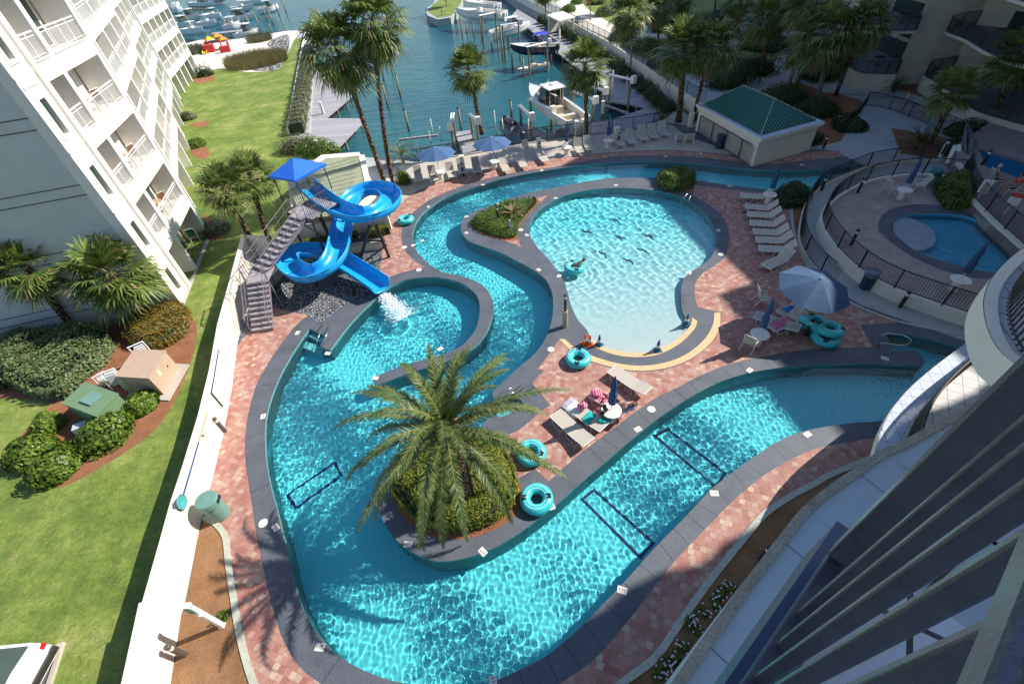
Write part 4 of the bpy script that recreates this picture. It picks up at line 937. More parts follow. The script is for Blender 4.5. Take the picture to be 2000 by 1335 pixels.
palm((1153, 40), (1152, -28), 'far thin palm growing in the sunny park garden', 'b', .12, .1, seed=20, sc_=1.3, m=M['trunkgrey'], boots=0)
palm((1067, 48), (1063, -20), 'far thin palm beside the small open pavilion', 'b', .12, .1, seed=21, sc_=1.2, m=M['trunkgrey'], boots=0)
palm((872, 13), (868, -30), 'far palm on the little grassy point in the canal', 'b', .12, .1, seed=22, sc_=1.2, m=M['trunkgrey'], boots=0)
palm((1700, 60), (1715, -30), 'dark palm in front of the tower balconies at the top edge', 'd', .2, .15, seed=23, sc_=1.3, boots=0, m=M['trunkgrey'])

for x0_, y0_, x1_, y1_, k_, sc__, lb_ in ((1330, 75, 1328, -5, 'b', 1.3, 'shaded palm behind the twin sunlit palms'), (1440, 80, 1446, 0, 'd', 1.3, 'shaded shaggy palm right behind the twin sunlit palms'), (1395, 30, 1398, -40, 'b', 1.4, 'far palm at the top edge above the twin palms'), (1500, 20, 1508, -50, 'b', 1.5, 'far palm at the top edge beside the ringed trunk'), (1195, 25, 1194, -40, 'b', 1.3, 'far sunlit palm in the park beyond the studded palm')): palm((x0_, y0_), (x1_, y1_), lb_, k_, .17, .13, seed=x0_ % 17, sc_=sc__)
def frond(az, el0, L, rg, bend, width=.30, n=46, roll=0):
    V = []; Fq = []; pts = []; d = el0; p = Vector((0, 0, 0)); hz = Vector((cos(az), sin(az), 0)); k = 16; ds = L / k
    for i in range(k + 1):
        pts.append(p.copy()); p = p + (hz * cos(d) + Vector((0, 0, sin(d)))) * ds; d -= bend / k * (.45 + 1.3 * i / k)
    side = Vector((-sin(az), cos(az), 0)); R_ = []
    for i in range(n * 2):
        f = .10 + .9 * (i // 2) / n; sg = 1 if i % 2 else -1; j = min(int(f * k), k - 1); q = pts[j].lerp(pts[j + 1], min(1, f * k - j)); t = (pts[min(j + 1, k)] - pts[j]).normalized()
        nn = side.cross(t).normalized(); ll = width * (sin(pi * min(1, f * .86 + .12)) ** .7) * rg.uniform(.85, 1.12)
        dd = (side * sg * .72 + t * (.55 + .35 * f) + nn * rg.uniform(-.25, .50) * (-1 if nn.z < 0 else 1)).normalized(); tip = q + dd * ll + Vector((0, 0, -.16 * ll)); wv = t * .021
        b_ = len(V); V += [q - wv, q + wv, tip + wv * .15, tip - wv * .15]; Fq.append((b_, b_ + 1, b_ + 2, b_ + 3))
    b0 = len(V); m0 = len(Fq)
    for i in range(k + 1): w_ = side * (.017 * (1 - i / k) + .004); nn = Vector((0, 0, .012)); V += [pts[i] - w_ + nn, pts[i] + w_ + nn]
    for i in range(k): a = b0 + 2 * i; Fq.append((a, a + 1, a + 3, a + 2))
    return V, Fq, m0
def date_crown(n, L, seed, elr=(82, -62), bend=(.7, 1.5), width=.3, nl=46):
    rg = random.Random(seed); VV = []; QQ = []; mi = []
    for i in range(n):
        f = (i + .5) / n; az = i * 2.39996 + rg.uniform(-.15, .15); el = radians(elr[0] + (elr[1] - elr[0]) * f ** 1.15 + rg.uniform(-6, 6)); l = L * (.72 + .38 * min(1, f * 2.2)) * rg.uniform(.9, 1.08)
        V, Q, m0 = frond(az, el, l, rg, rg.uniform(*bend) * (1.15 - .5 * f), width, nl); b_ = len(VV); VV += [tuple(v) for v in V]; QQ += [tuple(x + b_ for x in q) for q in Q]; mi += [0] * m0 + [1] * (len(Q) - m0)
    return np.array(VV), np.array(QQ), np.array(mi)
# the big date palm on the island
DPh = 4.5; DPB = P(872, 838, DPh); DPB.z = 0
DP = empty('date_palm', DPB, 0, 'large feathery date palm on the round hedge island in the river', 'palm tree')
trunk_mesh(DPh, (0, 0), .34, .42, 5, 1.6).build('trunk', [M['trunk'], M['rachis']], DP, smooth=True)
V, Q, mi = date_crown(44, 3.6, 11, elr=(80, -34), bend=(1.0, 1.8), width=.32, nl=124); c = npmesh('crown', V, Q, [M['date'], M['rachis']], DP, mi, loc=(0, 0, DPh))
b = MB(); rg = random.Random(4)
for i in range(26):
    a = rg.uniform(0, 6.28); d = Vector((cos(a), sin(a), 0)); p = d * .2 + Vector((0, 0, -.15)); q = d * rg.uniform(.5, .95) + Vector((0, 0, rg.uniform(-.5, -.1)))
    for k in range(9): b.tube([p, p.lerp(q, .6) + Vector((0, 0, .12)), q + Vector((rg.uniform(-.14, .14), rg.uniform(-.14, .14), rg.uniform(-.15, .05)))], .008, 3)
o = b.build('fruit_stalks', mat('orange_fruit_stalk', (.42, .20, .07), .7), DP); o.location = (0, 0, DPh)
def feather(name, p, L, n, label, seed, m=M['date'], el=(70, -10), h=.25, cat='palm shrub'):
    e = empty(name, p, 0, label, cat); V, Q, mi = date_crown(n, L, seed, el, (.6, 1.2), L * .16, 22); npmesh('crown', V, Q, [m, M['rachis']], e, mi, loc=(0, 0, h))
    b = MB(); b.lathe([(.14, 0), (.12, h * .7), (.05, h + .05)], n=8); b.build('trunk', M['trunk'], e, smooth=True); return e
feather('small_palm', P(1003, 425), .95, 26, 'small palm with dry orange centre in the teardrop hedge bed', 31, m=M['fandead'], h=.35)
feather('sago_palm', P(1790, 292), 1.9, 30, 'dark arching sago palm beside the round bridge fence', 32, m=M['leafdark'], h=.5)
feather('sago_palm', P(1745, 178), 1.3, 22, 'dark sago palm at the foot of the tower wall', 33, m=M['leafdark'], h=.4)
feather('feather_palm', P(788, 318), 1.9, 26, 'pale feathery palm beside the first lounge chairs', 34, m=M['leafpale'], h=.7)
feather('sago_palm', P(1290, 240), 1.0, 16, 'small grassy palm behind the shaded lounge chairs', 35, m=M['leafdark'], h=.3)
# island hedge (mounded), one clipped mass
def mound(name, poly, h, m, label, n, size, seed, cat='hedge', z0=0, dome=1.0, parent=None):
    rg = np.random.default_rng(seed); x0, x1, y0, y1 = bbox(poly); c = sum((V3(p) for p in poly), Vector()) / len(poly); e = empty(name, V3(c, z0), 0, label, cat)
    X = rg.uniform(x0, x1, n * 3); Y = rg.uniform(y0, y1, n * 3); k = inside(X, Y, poly); X = X[k][:n]; Y = Y[k][:n]
    px_ = np.array([[p[0], p[1]] for p in poly]); d = np.min(np.hypot(X[:, None] - px_[None, :, 0], Y[:, None] - px_[None, :, 1]), 1); s = np.clip(d / .55, 0, 1) ** .5
    Z = h * (s * (.72 + .28 * dome) + .12 * np.sin(X * 2.1 + Y) + .07 * np.sin(X * 4.3 - Y * 3.7) + .05 * rg.normal(size=len(X))); C = np.stack([X - c.x, Y - c.y, np.maximum(Z, .04)], -1)
    N = np.stack([(X - c.x) * .12 * (1.2 - s), (Y - c.y) * .12 * (1.2 - s), np.ones(len(X))], -1); N /= np.linalg.norm(N, axis=1)[:, None]
    V, Q = leaf_quads(C, N, size, rg); m1 = rg.choice(len(poly), n // 3); q = px_[m1] + rg.normal(0, .05, (len(m1), 2)); zz = rg.uniform(.03, h * .75, len(m1)); rel = q - np.array([c.x, c.y]); nn = np.concatenate([rel / (np.linalg.norm(rel, axis=1)[:, None]), np.full((len(m1), 1), .5)], 1)
    V2, Q2 = leaf_quads(np.stack([rel[:, 0], rel[:, 1], zz], -1), nn / np.linalg.norm(nn, axis=1)[:, None], size, rg); npmesh('foliage', np.concatenate([V, V2]), np.concatenate([Q, Q2 + len(V)]), m, e)
    b = MB(); b.prism([c + (V3(p) - c) * .94 for p in poly], z0 + .01, z0 + h * .62); wb(b, 'dark_core', M['core'], e); return e
mound('island_hedge', trace("770,915 800,880 850,862 905,850 960,858 988,890 1005,930 1008,965 990,998 960,1020 915,1035 870,1038 825,1025 790,995 768,955"), .75, M['leafgold'], 'round clipped golden hedge under the big date palm', 20000, .048, 41)
mound('bed_hedge', trace("922,436 942,418 987,399 1042,391 1046,398 1026,420 1012,442 1006,462 985,465 957,458 934,449"), .42, M['leaf'], 'bright green clipped hedge in the teardrop bed', 7500, .05, 42)
mound('hedge_mass', trace("-60,690 10,680 90,660 150,655 205,650 225,680 205,715 170,740 140,775 90,780 30,760 -60,770"), 1.15, M['leafpale'], 'wide pale green hedge mass below the grey end wall', 14000, .065, 43)
mound('bronze_hedge', trace("252,645 290,615 345,600 372,612 368,648 340,672 300,685 262,675"), .8, M['leafred'], 'rounded bronze and green hedge at the building corner', 7000, .055, 44)
mound('flower_hedge', trace("1285,362 1288,345 1318,338 1352,344 1354,362 1338,372 1305,374"), .75, M['leaf'], 'rounded green shrub with yellow tips between the round pool and the river', 3500, .06, 45)
mound('corner_hedge', trace("1512,385 1540,370 1572,378 1582,392 1562,405 1530,408"), .8, M['leafdark'], 'dark green shrub in the corner bed beside the shaded loungers', 3000, .06, 46)
mound('terrace_shrub', trace("1822,372 1850,355 1885,362 1895,388 1880,410 1845,408", KZ), 1.0, M['leaf'], 'yellow flowering shrub at the wall of the wading pool', 3600, .06, 47, z0=KZ)
for i, (p, r, lb) in enumerate(((( 97, 832), .62, 'smallest round shrub, uppermost on the left mulch bed'), ((75, 890), .80, 'round bright shrub at the left end of the mulch bed'), ((122, 915), .92, 'large round bright shrub at the tip of the mulch bed'), ((213, 850), .90, 'round bright shrub in front of the green transformer box'), ((280, 795), .70, 'round bright shrub between the two utility boxes'))):
    shrub('round_shrub', P(*p), (r, r, r * .95), M['leaf'], lb, n=2300, size=.095, seed=50 + i, rz=i)
for i, (p, r, lb) in enumerate((((422, 452), 1.1, 'grey green shrub nearest the slide palms along the white building'), ((372, 232), 1.0, 'round grey green shrub at the third pier of the white building'), ((384, 286), .9, 'small green shrub at the pier above the leaning palms'), ((402, 148), 1.3, 'low dark shrub at the far end of the white building'), ((358, 436), .9, 'green shrub under the ground floor arcade of the white building'))):
    shrub('facade_shrub', P(*p), (r, r * .9, r * .8), (M['leafgrey'], M['leafgrey'], M['leaf'], M['leafdark'], M['leaf'])[i], lb, n=1500, size=.09, seed=60 + i)
# seaside hedge and dune plants
hedge('seaside_hedge', L2("608,100 601,150 593,205 584,262"), 1.5, 1.3, M['leafgrey'], 'long grey green hedge between the white wall and the dock', per=330, size=.10, seed=70)
shrub('coastal_shrub', P(590, 292), (2.2, 1.5, 1.2), M['leafgrey'], 'large loose shrub at the near end of the long hedge', n=2600, size=.09, seed=71)
shrub('coastal_shrub', P(628, 300), (1.9, 1.2, 1.0), M['leaf'], 'bright spreading shrub behind the shed roof', n=2200, size=.09, seed=72)
def reeds(name, c, rx, ry, h, n, label, m, seed):
    rg = np.random.default_rng(seed); e = empty(name, c, 0, label, 'plant'); a = rg.uniform(0, 2 * pi, n); r = np.sqrt(rg.uniform(0, 1, n)); x = r * np.cos(a) * rx; y = r * np.sin(a) * ry
    hh = h * rg.uniform(.6, 1.1, n); tx = x + rg.normal(0, .25 * h, n); ty = y + rg.normal(0, .25 * h, n); w_ = .03
    V = np.stack([np.stack([x - w_, y, 0 * x], -1), np.stack([x + w_, y, 0 * x], -1), np.stack([tx + w_ * .3, ty, hh], -1), np.stack([tx - w_ * .3, ty, hh], -1)], 1).reshape(-1, 3)
    npmesh('blades', V, np.arange(n * 4).reshape(n, 4), m, e); b = MB(); b.lathe([(1, .02), (.9, h * .3), (.4, h * .5), (.02, h * .55)], n=12); b.v = [(p[0] * rx * .9, p[1] * ry * .9, p[2]) for p in b.v]; b.build('clump', M['core'], e); return e
reeds('dune_grass', P(503, 124), 5.0, 4.6, 1.5, 5200, 'tan dune grass clump on the white sand beach', M['reed'], 80)
reeds('dune_shrub', P(508, 80), 2.4, 2.2, 1.3, 1500, 'small green dune plant at the beach waterline', M['leafgrey'], 81)
reeds('dune_shrub', P(372, 105), 2.6, 3, 1.3, 1500, 'green dune plant between the white building and the playset', M['leafgrey'], 82)
ORD = 'first second third fourth fifth sixth seventh eighth ninth tenth eleventh twelfth thirteenth fourteenth fifteenth sixteenth seventeenth eighteenth nineteenth twentieth'.split()
def ordn(i): return ORD[i] if i < 20 else 'twenty-' + ORD[i - 20]
# round bushes in a row on the dock side of the long wall
bp = resample(L2("1313,212 1248,160 1188,112 1120,72 1055,38"), 2.3); protob = None
for i, p in enumerate(bp):
    t = Vector((-.55, -.2, 0)); q = p + t; lb = ordn(i) + ' round clipped bush of the row below the long wall, counted from the pump house'
    if protob is None:
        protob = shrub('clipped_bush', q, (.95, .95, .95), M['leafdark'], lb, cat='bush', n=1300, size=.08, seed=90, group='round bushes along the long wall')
    else: tree_copy(protob, loc=q, rz=i * 1.3, label=lb)
shrub('garden_shrub', P(1385, 232), (1.6, 1.2, 1.1), M['leafdark'], 'dark shrub squeezed between palm trunk and pump house', n=1200, size=.08, seed=101)
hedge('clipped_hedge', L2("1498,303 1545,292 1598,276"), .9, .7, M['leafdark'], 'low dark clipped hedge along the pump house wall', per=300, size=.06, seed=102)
hedge('clipped_hedge', L2("575,492 610,480 660,471 700,466"), .6, .55, M['leafgold'], 'left golden hedge row between the two walls behind the slide', per=700, size=.045, seed=103)
hedge('clipped_hedge', L2("718,462 745,458 762,454"), .6, .6, M['leafgold'], 'short golden hedge row right of the slide supports', per=700, size=.045, seed=104)
hedge('clipped_hedge', L2("550,520 585,500 640,484"), .5, .35, M['leaf'], 'low green hedge on the lower planter beside the blue slide', per=500, size=.045, seed=105)
shrub('box_shrub', P(790, 357), (.55, .5, 1.0), M['leaf'], 'upright clipped shrub at the foot of the leaning palms', n=2200, size=.05, seed=106)
bigs = ((1345, 60, 3.2), (1420, 45, 3.6), (1500, 40, 3.6), (1300, 60, 2.6), (1215, 75, 2.2), (1590, 10, 4), (1660, 20, 4), (1470, 140, 2.6), (1420, 165, 2.4), (1395, 120, 2.6), (1340, 105, 2.2), (1530, 200, 2.0), (1590, 222, 1.8), (1600, 150, 2.2), (1660, 250, 1.5), (1440, 90, 3.0), (1500, 95, 3.0), (1290, 128, 1.8), (1650, 135, 2.0), (1700, 158, 1.5), (1880, 262, 1.5), (1960, 255, 1.6), (1870, 295, 1.3), (1370, 60, 2.6), (1540, 50, 3.2), (1620, 90, 2.8), (1260, 95, 2.2))
desc = ['wide dark shrub behind the twin sunlit palms', 'wide dark shrub behind and right of the twin palms', 'large dark shrub at the top near the shaded palms', 'dark shrub beside the garden path bend', 'low dark shrub behind the fence by the slim palm', 'huge dark shrub at the top edge left of the tower', 'huge dark shrub against the tower at the top edge', 'mid green shrub behind the pump house ridge', 'dark shrub behind the left slope of the green roof', 'dark shrub under the pair of sunlit palms', 'shrub just beyond the fence beside the round bushes', 'low shrub right behind the pump house ridge', 'shrub behind the right end of the green roof', 'shrub between the shaggy palm and the low palm', 'shrub on the mulch by the shaded walk', 'big dark shrub in the middle of the shaded garden', 'big dark shrub near the ringed palm trunk', 'shrub behind the fence near the slim palm', 'shrub beside the first curved balcony', 'low shrub under the tower wall', 'dark shrub by the right palm trunk base', 'dark shrub near the right edge behind the hot tub', 'low shrub beside the grey gable wall', 'large shrub at the edge of the park lawn', 'very large dark shrub at the top of the garden', 'large dark shrub left of the tower', 'shrub below the short palm near the garden path']
for i, ((x, y, r), d) in enumerate(zip(bigs, desc)):
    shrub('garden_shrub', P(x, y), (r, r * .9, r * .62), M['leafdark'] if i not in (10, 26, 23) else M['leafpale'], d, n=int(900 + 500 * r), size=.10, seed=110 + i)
park = ((1110, 22, 1.6), (1180, 30, 1.8), (1215, 12, 2.0), (1165, 8, 1.8), (1250, 48, 2.0), (1125, 8, 1.2), (1310, 15, 2.6))
for i, ((x, y, r), d) in enumerate(zip(park, ('left sunlit park shrub next to the pavilion', 'sunlit park shrub behind the pavilion', 'tall sunlit park shrub near the top edge', 'yellowish park shrub at the top edge', 'wide park shrub beside the pale path', 'small park shrub at the far path', 'big park shrub behind the twin palms'))):
    shrub('park_shrub', P(x, y), (r, r, r * .7), (M['leaf'], M['leafpale'], M['leaf'], M['leafgold'], M['leafpale'], M['leaf'], M['leaf'])[i], d, n=1400, size=.12, seed=140 + i)
# flowers in the shaded mulch strip
fl = ((1425, 1148), (1405, 1160), (1398, 1180), (1372, 1195), (1345, 1215), (1362, 1230), (1335, 1262), (1318, 1285), (1300, 1295), (1285, 1318))
ORD = 'first second third fourth fifth sixth seventh eighth ninth tenth eleventh twelfth thirteenth fourteenth fifteenth sixteenth seventeenth eighteenth nineteenth twentieth'.split()
pf = None
for i, p in enumerate(fl):
    if pf is None:
        pf = empty('flower_plant', P(*p), 0, 'first white flowering plant of the shaded mulch strip, nearest the bollard light', 'flower', 'white flowers in the mulch strip'); shrub_mesh('foliage', (.2, .2, .16), M['leaf'], 160, .035, 7, flowers=0, parent=pf)
        b = MB(); rg = random.Random(3)
        for k in range(9): b.lathe([(.002, .0), (.028, .008), (.002, .016)], (rg.uniform(-.2, .2), rg.uniform(-.2, .2), .12 + rg.uniform(0, .08)), 6)
        b.build('blossoms', M['petal'], pf)
    else: tree_copy(pf, loc=P(*p), rz=i * 1.1, label=ordn(i) + ' white flowering plant of the shaded mulch strip, counted from the bollard light')
shrub('grass_tuft', P(440, 1205), (.16, .2, .3), M['leaf'], 'little green tuft beside the white sign post', cat='plant', n=300, size=.05, seed=160)
# ------------------------------------------------------------------ water slide
SO = P(655, 520); SL = empty('water_slide', SO, 0, 'twisting blue water slide with two open loops ending in the splash pool', 'water slide')
sp_ = [(600, 368, 3.55), (612, 380, 3.45), (640, 403, 3.25), (672, 421, 3.05), (712, 430, 2.92), (748, 420, 2.82), (768, 398, 2.72), (755, 380, 2.62), (722, 378, 2.52), (694, 392, 2.42), (680, 418, 2.3), (674, 450, 2.1), (668, 480, 1.9), (660, 508, 1.68), (640, 532, 1.5), (606, 545, 1.38), (576, 534, 1.28), (566, 513, 1.18), (588, 500, 1.08), (622, 500, .98), (655, 510, .85), (690, 530, .66), (722, 550, .46), (748, 568, .28)]
ctr = spline([P(*q) for q in sp_], False, 6)
prof = [(-.62, .58), (-.60, .30), (-.50, .10), (-.28, 0.0), (0, -.03), (.28, 0.0), (.50, .10), (.60, .30), (.62, .58)]
def trough(b, cs, prof, mi=0):
    n = len(prof); vs = []
    for i, c in enumerate(cs):
        t = (cs[min(i + 1, len(cs) - 1)] - cs[max(i - 1, 0)]); t.z = 0; t.normalize(); s = Vector((t.y, -t.x, 0))
        vs += [c + s * x + Vector((0, 0, z)) for x, z in prof]
    fs = [(i * n + k, (i + 1) * n + k, (i + 1) * n + k + 1, i * n + k + 1) for i in range(len(cs) - 1) for k in range(n - 1)]
    b.add(vs, fs, mi)
n3 = len(ctr); cut = [0, int(n3 * .30), int(n3 * .52), int(n3 * .70), int(n3 * .86), n3 - 1]
for a, c_ in zip(cut, cut[1:]):
    b = MB(); trough(b, ctr[a:c_ + 1], prof); o = wb(b, 'flume_section', M['slide'], SL, smooth=True); m_ = o.modifiers.new('shell', 'SOLIDIFY'); m_.thickness = .045; m_.offset = 0
b = MB()
for i in range(len(ctr)):
    pass
for sgx in (0, 8):
    pts = []
    for i, c in enumerate(ctr):
        t = (ctr[min(i + 1, n3 - 1)] - ctr[max(i - 1, 0)]); t.z = 0; t.normalize(); s = Vector((t.y, -t.x, 0)); pts.append(c + s * prof[sgx][0] * 1.03 + Vector((0, 0, prof[sgx][1])))
    b.tube(pts, .035, 6)
wb(b, 'rim_lip', M['slide'], SL, smooth=True)
b = MB()
for i in cut[1:-1]:
    t = (ctr[i + 1] - ctr[i - 1]); t.z = 0; t.normalize(); s = Vector((t.y, -t.x, 0)); b.tube([ctr[i] + s * x * 1.06 + Vector((0, 0, z - .03)) for x, z in prof], .03, 5)
wb(b, 'joint_flange', M['slide'], SL)
for a_, c_ in (((625, 425, 3.0), (664, 505, 0)), ((735, 440, 2.6), (760, 502, 0)), ((722, 440, 2.6), (700, 520, 0)), ((642, 478, 2.2), (652, 560, 0)), ((612, 500, 1.7), (618, 560, 0)), ((690, 560, .5), (690, 575, 0))):
    b = MB(); b.tube([P(*a_), P(*c_)], .10, 8); wb(b, 'support_column', M['dark'], SL)
b = MB(); b.tube([P(664, 470, 1.0), P(752, 470, 1.0)], .06, 6); b.tube([P(700, 520, .2), P(755, 478, 1.3)], .06, 6); wb(b, 'cross_brace', M['dark'], SL)
# foam and splash
def foam(name, c, ax, rx, ry, n, seed, label):
    rg = random.Random(seed); b = MB()
    for i in range(n):
        f = rg.random(); x = f * rx * 2 - rx * .2; y = rg.gauss(0, ry * (.22 + .5 * f)); r = rg.uniform(.006, .040) * (1.35 - .7 * f); z = rg.uniform(-.08, .16) * (1 - f) + .0
        q = c + ax * x + Vector((-ax.y, ax.x, 0)) * y + Vector((0, 0, z - .06)); b.lathe([(.001, -r * .6), (r, -r * .2), (r * .8, r * .35), (.001, r * .6)], q, 6)
    o = b.build(name, mat('white_foam', (.85, .88, .90), .6, .03, 8), None, smooth=True); return tag(o, label, 'water splash', kind='stuff')
foam('splash_foam', P(752, 580, 0), (P(800, 625) - P(752, 580)).normalized(), 1.35, .60, 3000, 3, 'white splash foam below the end of the blue slide')
foam('splash_foam', P(628, 386, 3.42), (P(655, 402, 3.4) - P(628, 386, 3.4)).normalized(), .3, .22, 160, 4, 'white water bubbling at the top of the blue slide')
# ------------------------------------------------------------------ slide tower: stair, platform, canopy
ST = empty('slide_stair', P(513, 655), 0, 'grey steel stair with landing climbing to the slide platform', 'stair')
def railing(b, pts, h=1.0, sp=.5, r=.022):
    up = Vector((0, 0, h)); b.tube([p + up for p in pts], r * 1.2, 6); b.tube([p + up * .55 for p in pts], r * .8, 5)
    for q in resample(pts, sp) + [pts[-1]]: b.tube([q, q + up], r, 5)
def flight(A, B, z0, z1, w_, nst, name='flight'):
    d = (B - A); d.z = 0; L = d.length; d.normalize(); s = Vector((-d.y, d.x, 0)); t = MB(); st = MB()
    for i in range(nst):
        f = (i + .5) / nst; c = A + d * L * f; c.z = z0 + (z1 - z0) * (i + 1) / nst; t.box(c, (L / nst * 1.04, w_, .04), atan2(d.y, d.x)); t.box(c - d * (L / nst / 2) + Vector((0, 0, -(z1 - z0) / nst / 2)), (.015, w_, (z1 - z0) / nst * .8), atan2(d.y, d.x), 1)
    wb(t, 'treads', [M['tread'], M['stair']], ST)
    for k in (-1, 1):
        a = V3(A, z0) + s * k * w_ / 2; c = V3(B, z1) + s * k * w_ / 2; st.add([a, c, c - Vector((0, 0, .28)), a - Vector((0, 0, .1)), a + s * .02, c + s * .02, c + s * .02 - Vector((0, 0, .28)), a + s * .02 - Vector((0, 0, .1))], [(0, 1, 2, 3), (7, 6, 5, 4), (0, 4, 5, 1), (3, 2, 6, 7)])
        railing(st, [a.lerp(c, q / 6) for q in range(7)], .95, .7)
    wb(st, 'stringers_and_handrails', M['stair'], ST)
A0, A1 = P(514, 648), P(503, 548, 1.9); A1.z = 0
B0 = P(508, 528, 1.9); B1 = P(586, 420, 3.5); B0.z = B1.z = 0
flight(A0, A1, 0, 1.9, 1.15, 10); b = MB(); mid = (A1 + B0) / 2
ld = [A1 + Vector((-.62, .0, 0)), A1 + Vector((.6, -.05, 0)), B0 + Vector((.75, .3, 0)), B0 + Vector((-.1, .9, 0)), B0 + Vector((-.75, .35, 0))]
b.prism(ld, 1.84, 1.9); wb(b, 'landing', M['tread'], ST); flight(B0, B1, 1.9, 3.5, 1.15, 10)
b = MB(); railing(b, [V3(ld[0], 1.9), V3(ld[4], 1.9), V3(ld[3], 1.9)], .95, .4)
for q in ld[:2] + ld[3:]: b.tube([V3(q, 0), V3(q, 1.86)], .05, 6)
wb(b, 'landing_posts', M['stair'], ST)
pc = P(598, 398, 3.5); pd = (B1 - B0).normalized(); psd = Vector((-pd.y, pd.x, 0)); pc = V3(B1 + pd * .95, 3.5)
b = MB(); pq = [pc + pd * x + psd * y for x, y in ((-1, -1), (1.1, -1), (1.1, 1.1), (-1, 1.1))]; b.prism(pq, 3.42, 3.5); wb(b, 'platform', M['tread'], ST)
b = MB()
for q in pq: b.tube([V3(q, 0), V3(q, 3.45)], .075, 6)
b.tube([V3(pq[0], 0.2), V3(pq[1], 3.3)], .04, 5); b.tube([V3(pq[2], 0.2), V3(pq[3], 3.3)], .04, 5)
railing(b, [V3(p, 3.5) for p in resample([pq[3], pq[2]], .35)] + [V3(pq[2], 3.5)], 1.05, .15, .015); railing(b, [V3(pq[2], 3.5), V3(pq[1], 3.5).lerp(V3(pq[2], 3.5), .35)], 1.05, .15, .015); railing(b, [V3(pq[0], 3.5), V3(pq[0].lerp(pq[1], .8), 3.5)], 1.05, .15, .015)
wb(b, 'platform_frame', M['dark'], ST)
CT = empty('shade_canopy', V3(pc), 0, 'bright blue four sided canopy over the slide platform', 'canopy'); cz = 5.15
k0, k1, k2 = P(524, 344, cz), P(575, 352, cz), P(637, 319, cz); k3 = k0 + k2 - k1; ap = P(577, 306, cz + .95) if 0 else (k0 + k2) / 2 + Vector((0, 0, .75))
b = MB(); cs_ = [k0, k1, k2, k3]
for i in range(4):
    p, q = cs_[i], cs_[(i + 1) % 4]; b.add([p, q, ap], [(0, 1, 2)]); b.add([p, q, q - Vector((0, 0, .14)), p - Vector((0, 0, .14))], [(3, 2, 1, 0)])
wb(b, 'canopy_cover', M['canopy'], CT)
cc = (k0 + k2) / 2
for p in cs_: q = p.lerp(V3(cc, cz), .12); b = MB(); b.tube([V3(q, 3.5), V3(q, cz)], .035, 6); wb(b, 'canopy_post', M['dark'], CT)

# ------------------------------------------------------------------ river tubes
def tube_thing(loc, label, rot=0, z=.0, tilt=None, group='teal river tubes'):
    e = empty('river_tube', V3(loc, z), rot, label, 'inner tube', group); n, m_ = 40, 18; R0_, r = .42, .205; V = []; Q = []
    for i in range(n):
        a = 2 * pi * i / n; rr = r * (1 + .03 * cos(6 * a))
        for j in range(m_): c = 2 * pi * j / m_; V.append(((R0_ + rr * cos(c)) * cos(a), (R0_ + rr * cos(c)) * sin(a), r + rr * sin(c) * .95))
    Q = [(i * m_ + j, ((i + 1) % n) * m_ + j, ((i + 1) % n) * m_ + (j + 1) % m_, i * m_ + (j + 1) % m_) for i in range(n) for j in range(m_)]
    npmesh('tube_ring', V, Q, M['tube'], e, smooth=True)
    for a in (.5, .5 + pi):
        b = MB(); pts = [Vector((( .42 + .20 * cos(t)) * cos(a + d), (.42 + .20 * cos(t)) * sin(a + d), .205 + .235 * sin(t))) for t, d in ((1.9, -.16), (1.5, -.18), (1.2, -.1), (1.2, .1), (1.5, .18), (1.9, .16))]
        b.tube(pts, .018, 5); b.box((.48 * cos(a), .48 * sin(a), .395), (.10, .2, .012), a); b.build('handle', M['black'], e)
    if tilt: e.rotation_euler = (tilt[0], tilt[1], rot)
    return e
T1 = tube_thing(P(1129, 700, .2), 'teal tube lying on pavers below the orange cones', .8)
tube_thing(P(1037, 884, .2), 'teal tube with a thin pole standing in it, beside the date palm', 2.2)
tube_thing(P(1048, 974, .2), 'teal tube on the coping at the lower right of the date palm', 2.6)
tube_thing(P(792, 429, .2), 'teal tube alone at the deck edge right of the blue slide', .2)
tube_thing(P(1122, 522, .1), 'teal tube floating in the round pool with a swimmer in it', 1.2, z=-.13)
tube_thing(P(1613, 660, .2), 'lower teal tube of the pile beside the shaded loungers', .4)
tube_thing(P(1620, 644, .55), 'upper teal tube of the pile beside the shaded loungers', 2.0, z=.40, tilt=(.10, .06))
tube_thing(P(1592, 632, .2), 'teal tube lying behind the leaning one near the big umbrella', 1.0)
tube_thing(P(1576, 640, .3), 'teal tube leaning on its edge against a lounger leg', .6, z=.25, tilt=(.2, 1.0))
for p, h, lb in (((1037, 882), 1.2, 'thin pole standing in the tube beside the date palm'), ((1622, 655), 1.5, 'thin pole rising from the pile of tubes')):
    b = MB(); b.tube([(0, 0, 0), (0, 0, h)], .012, 6); b.lathe([(.03, h), (.03, h + .03), (.0, h + .05)], n=8); o = b.build('tube_pole', M['steel']); o.location = P(*p); tag(o, lb, 'pole')

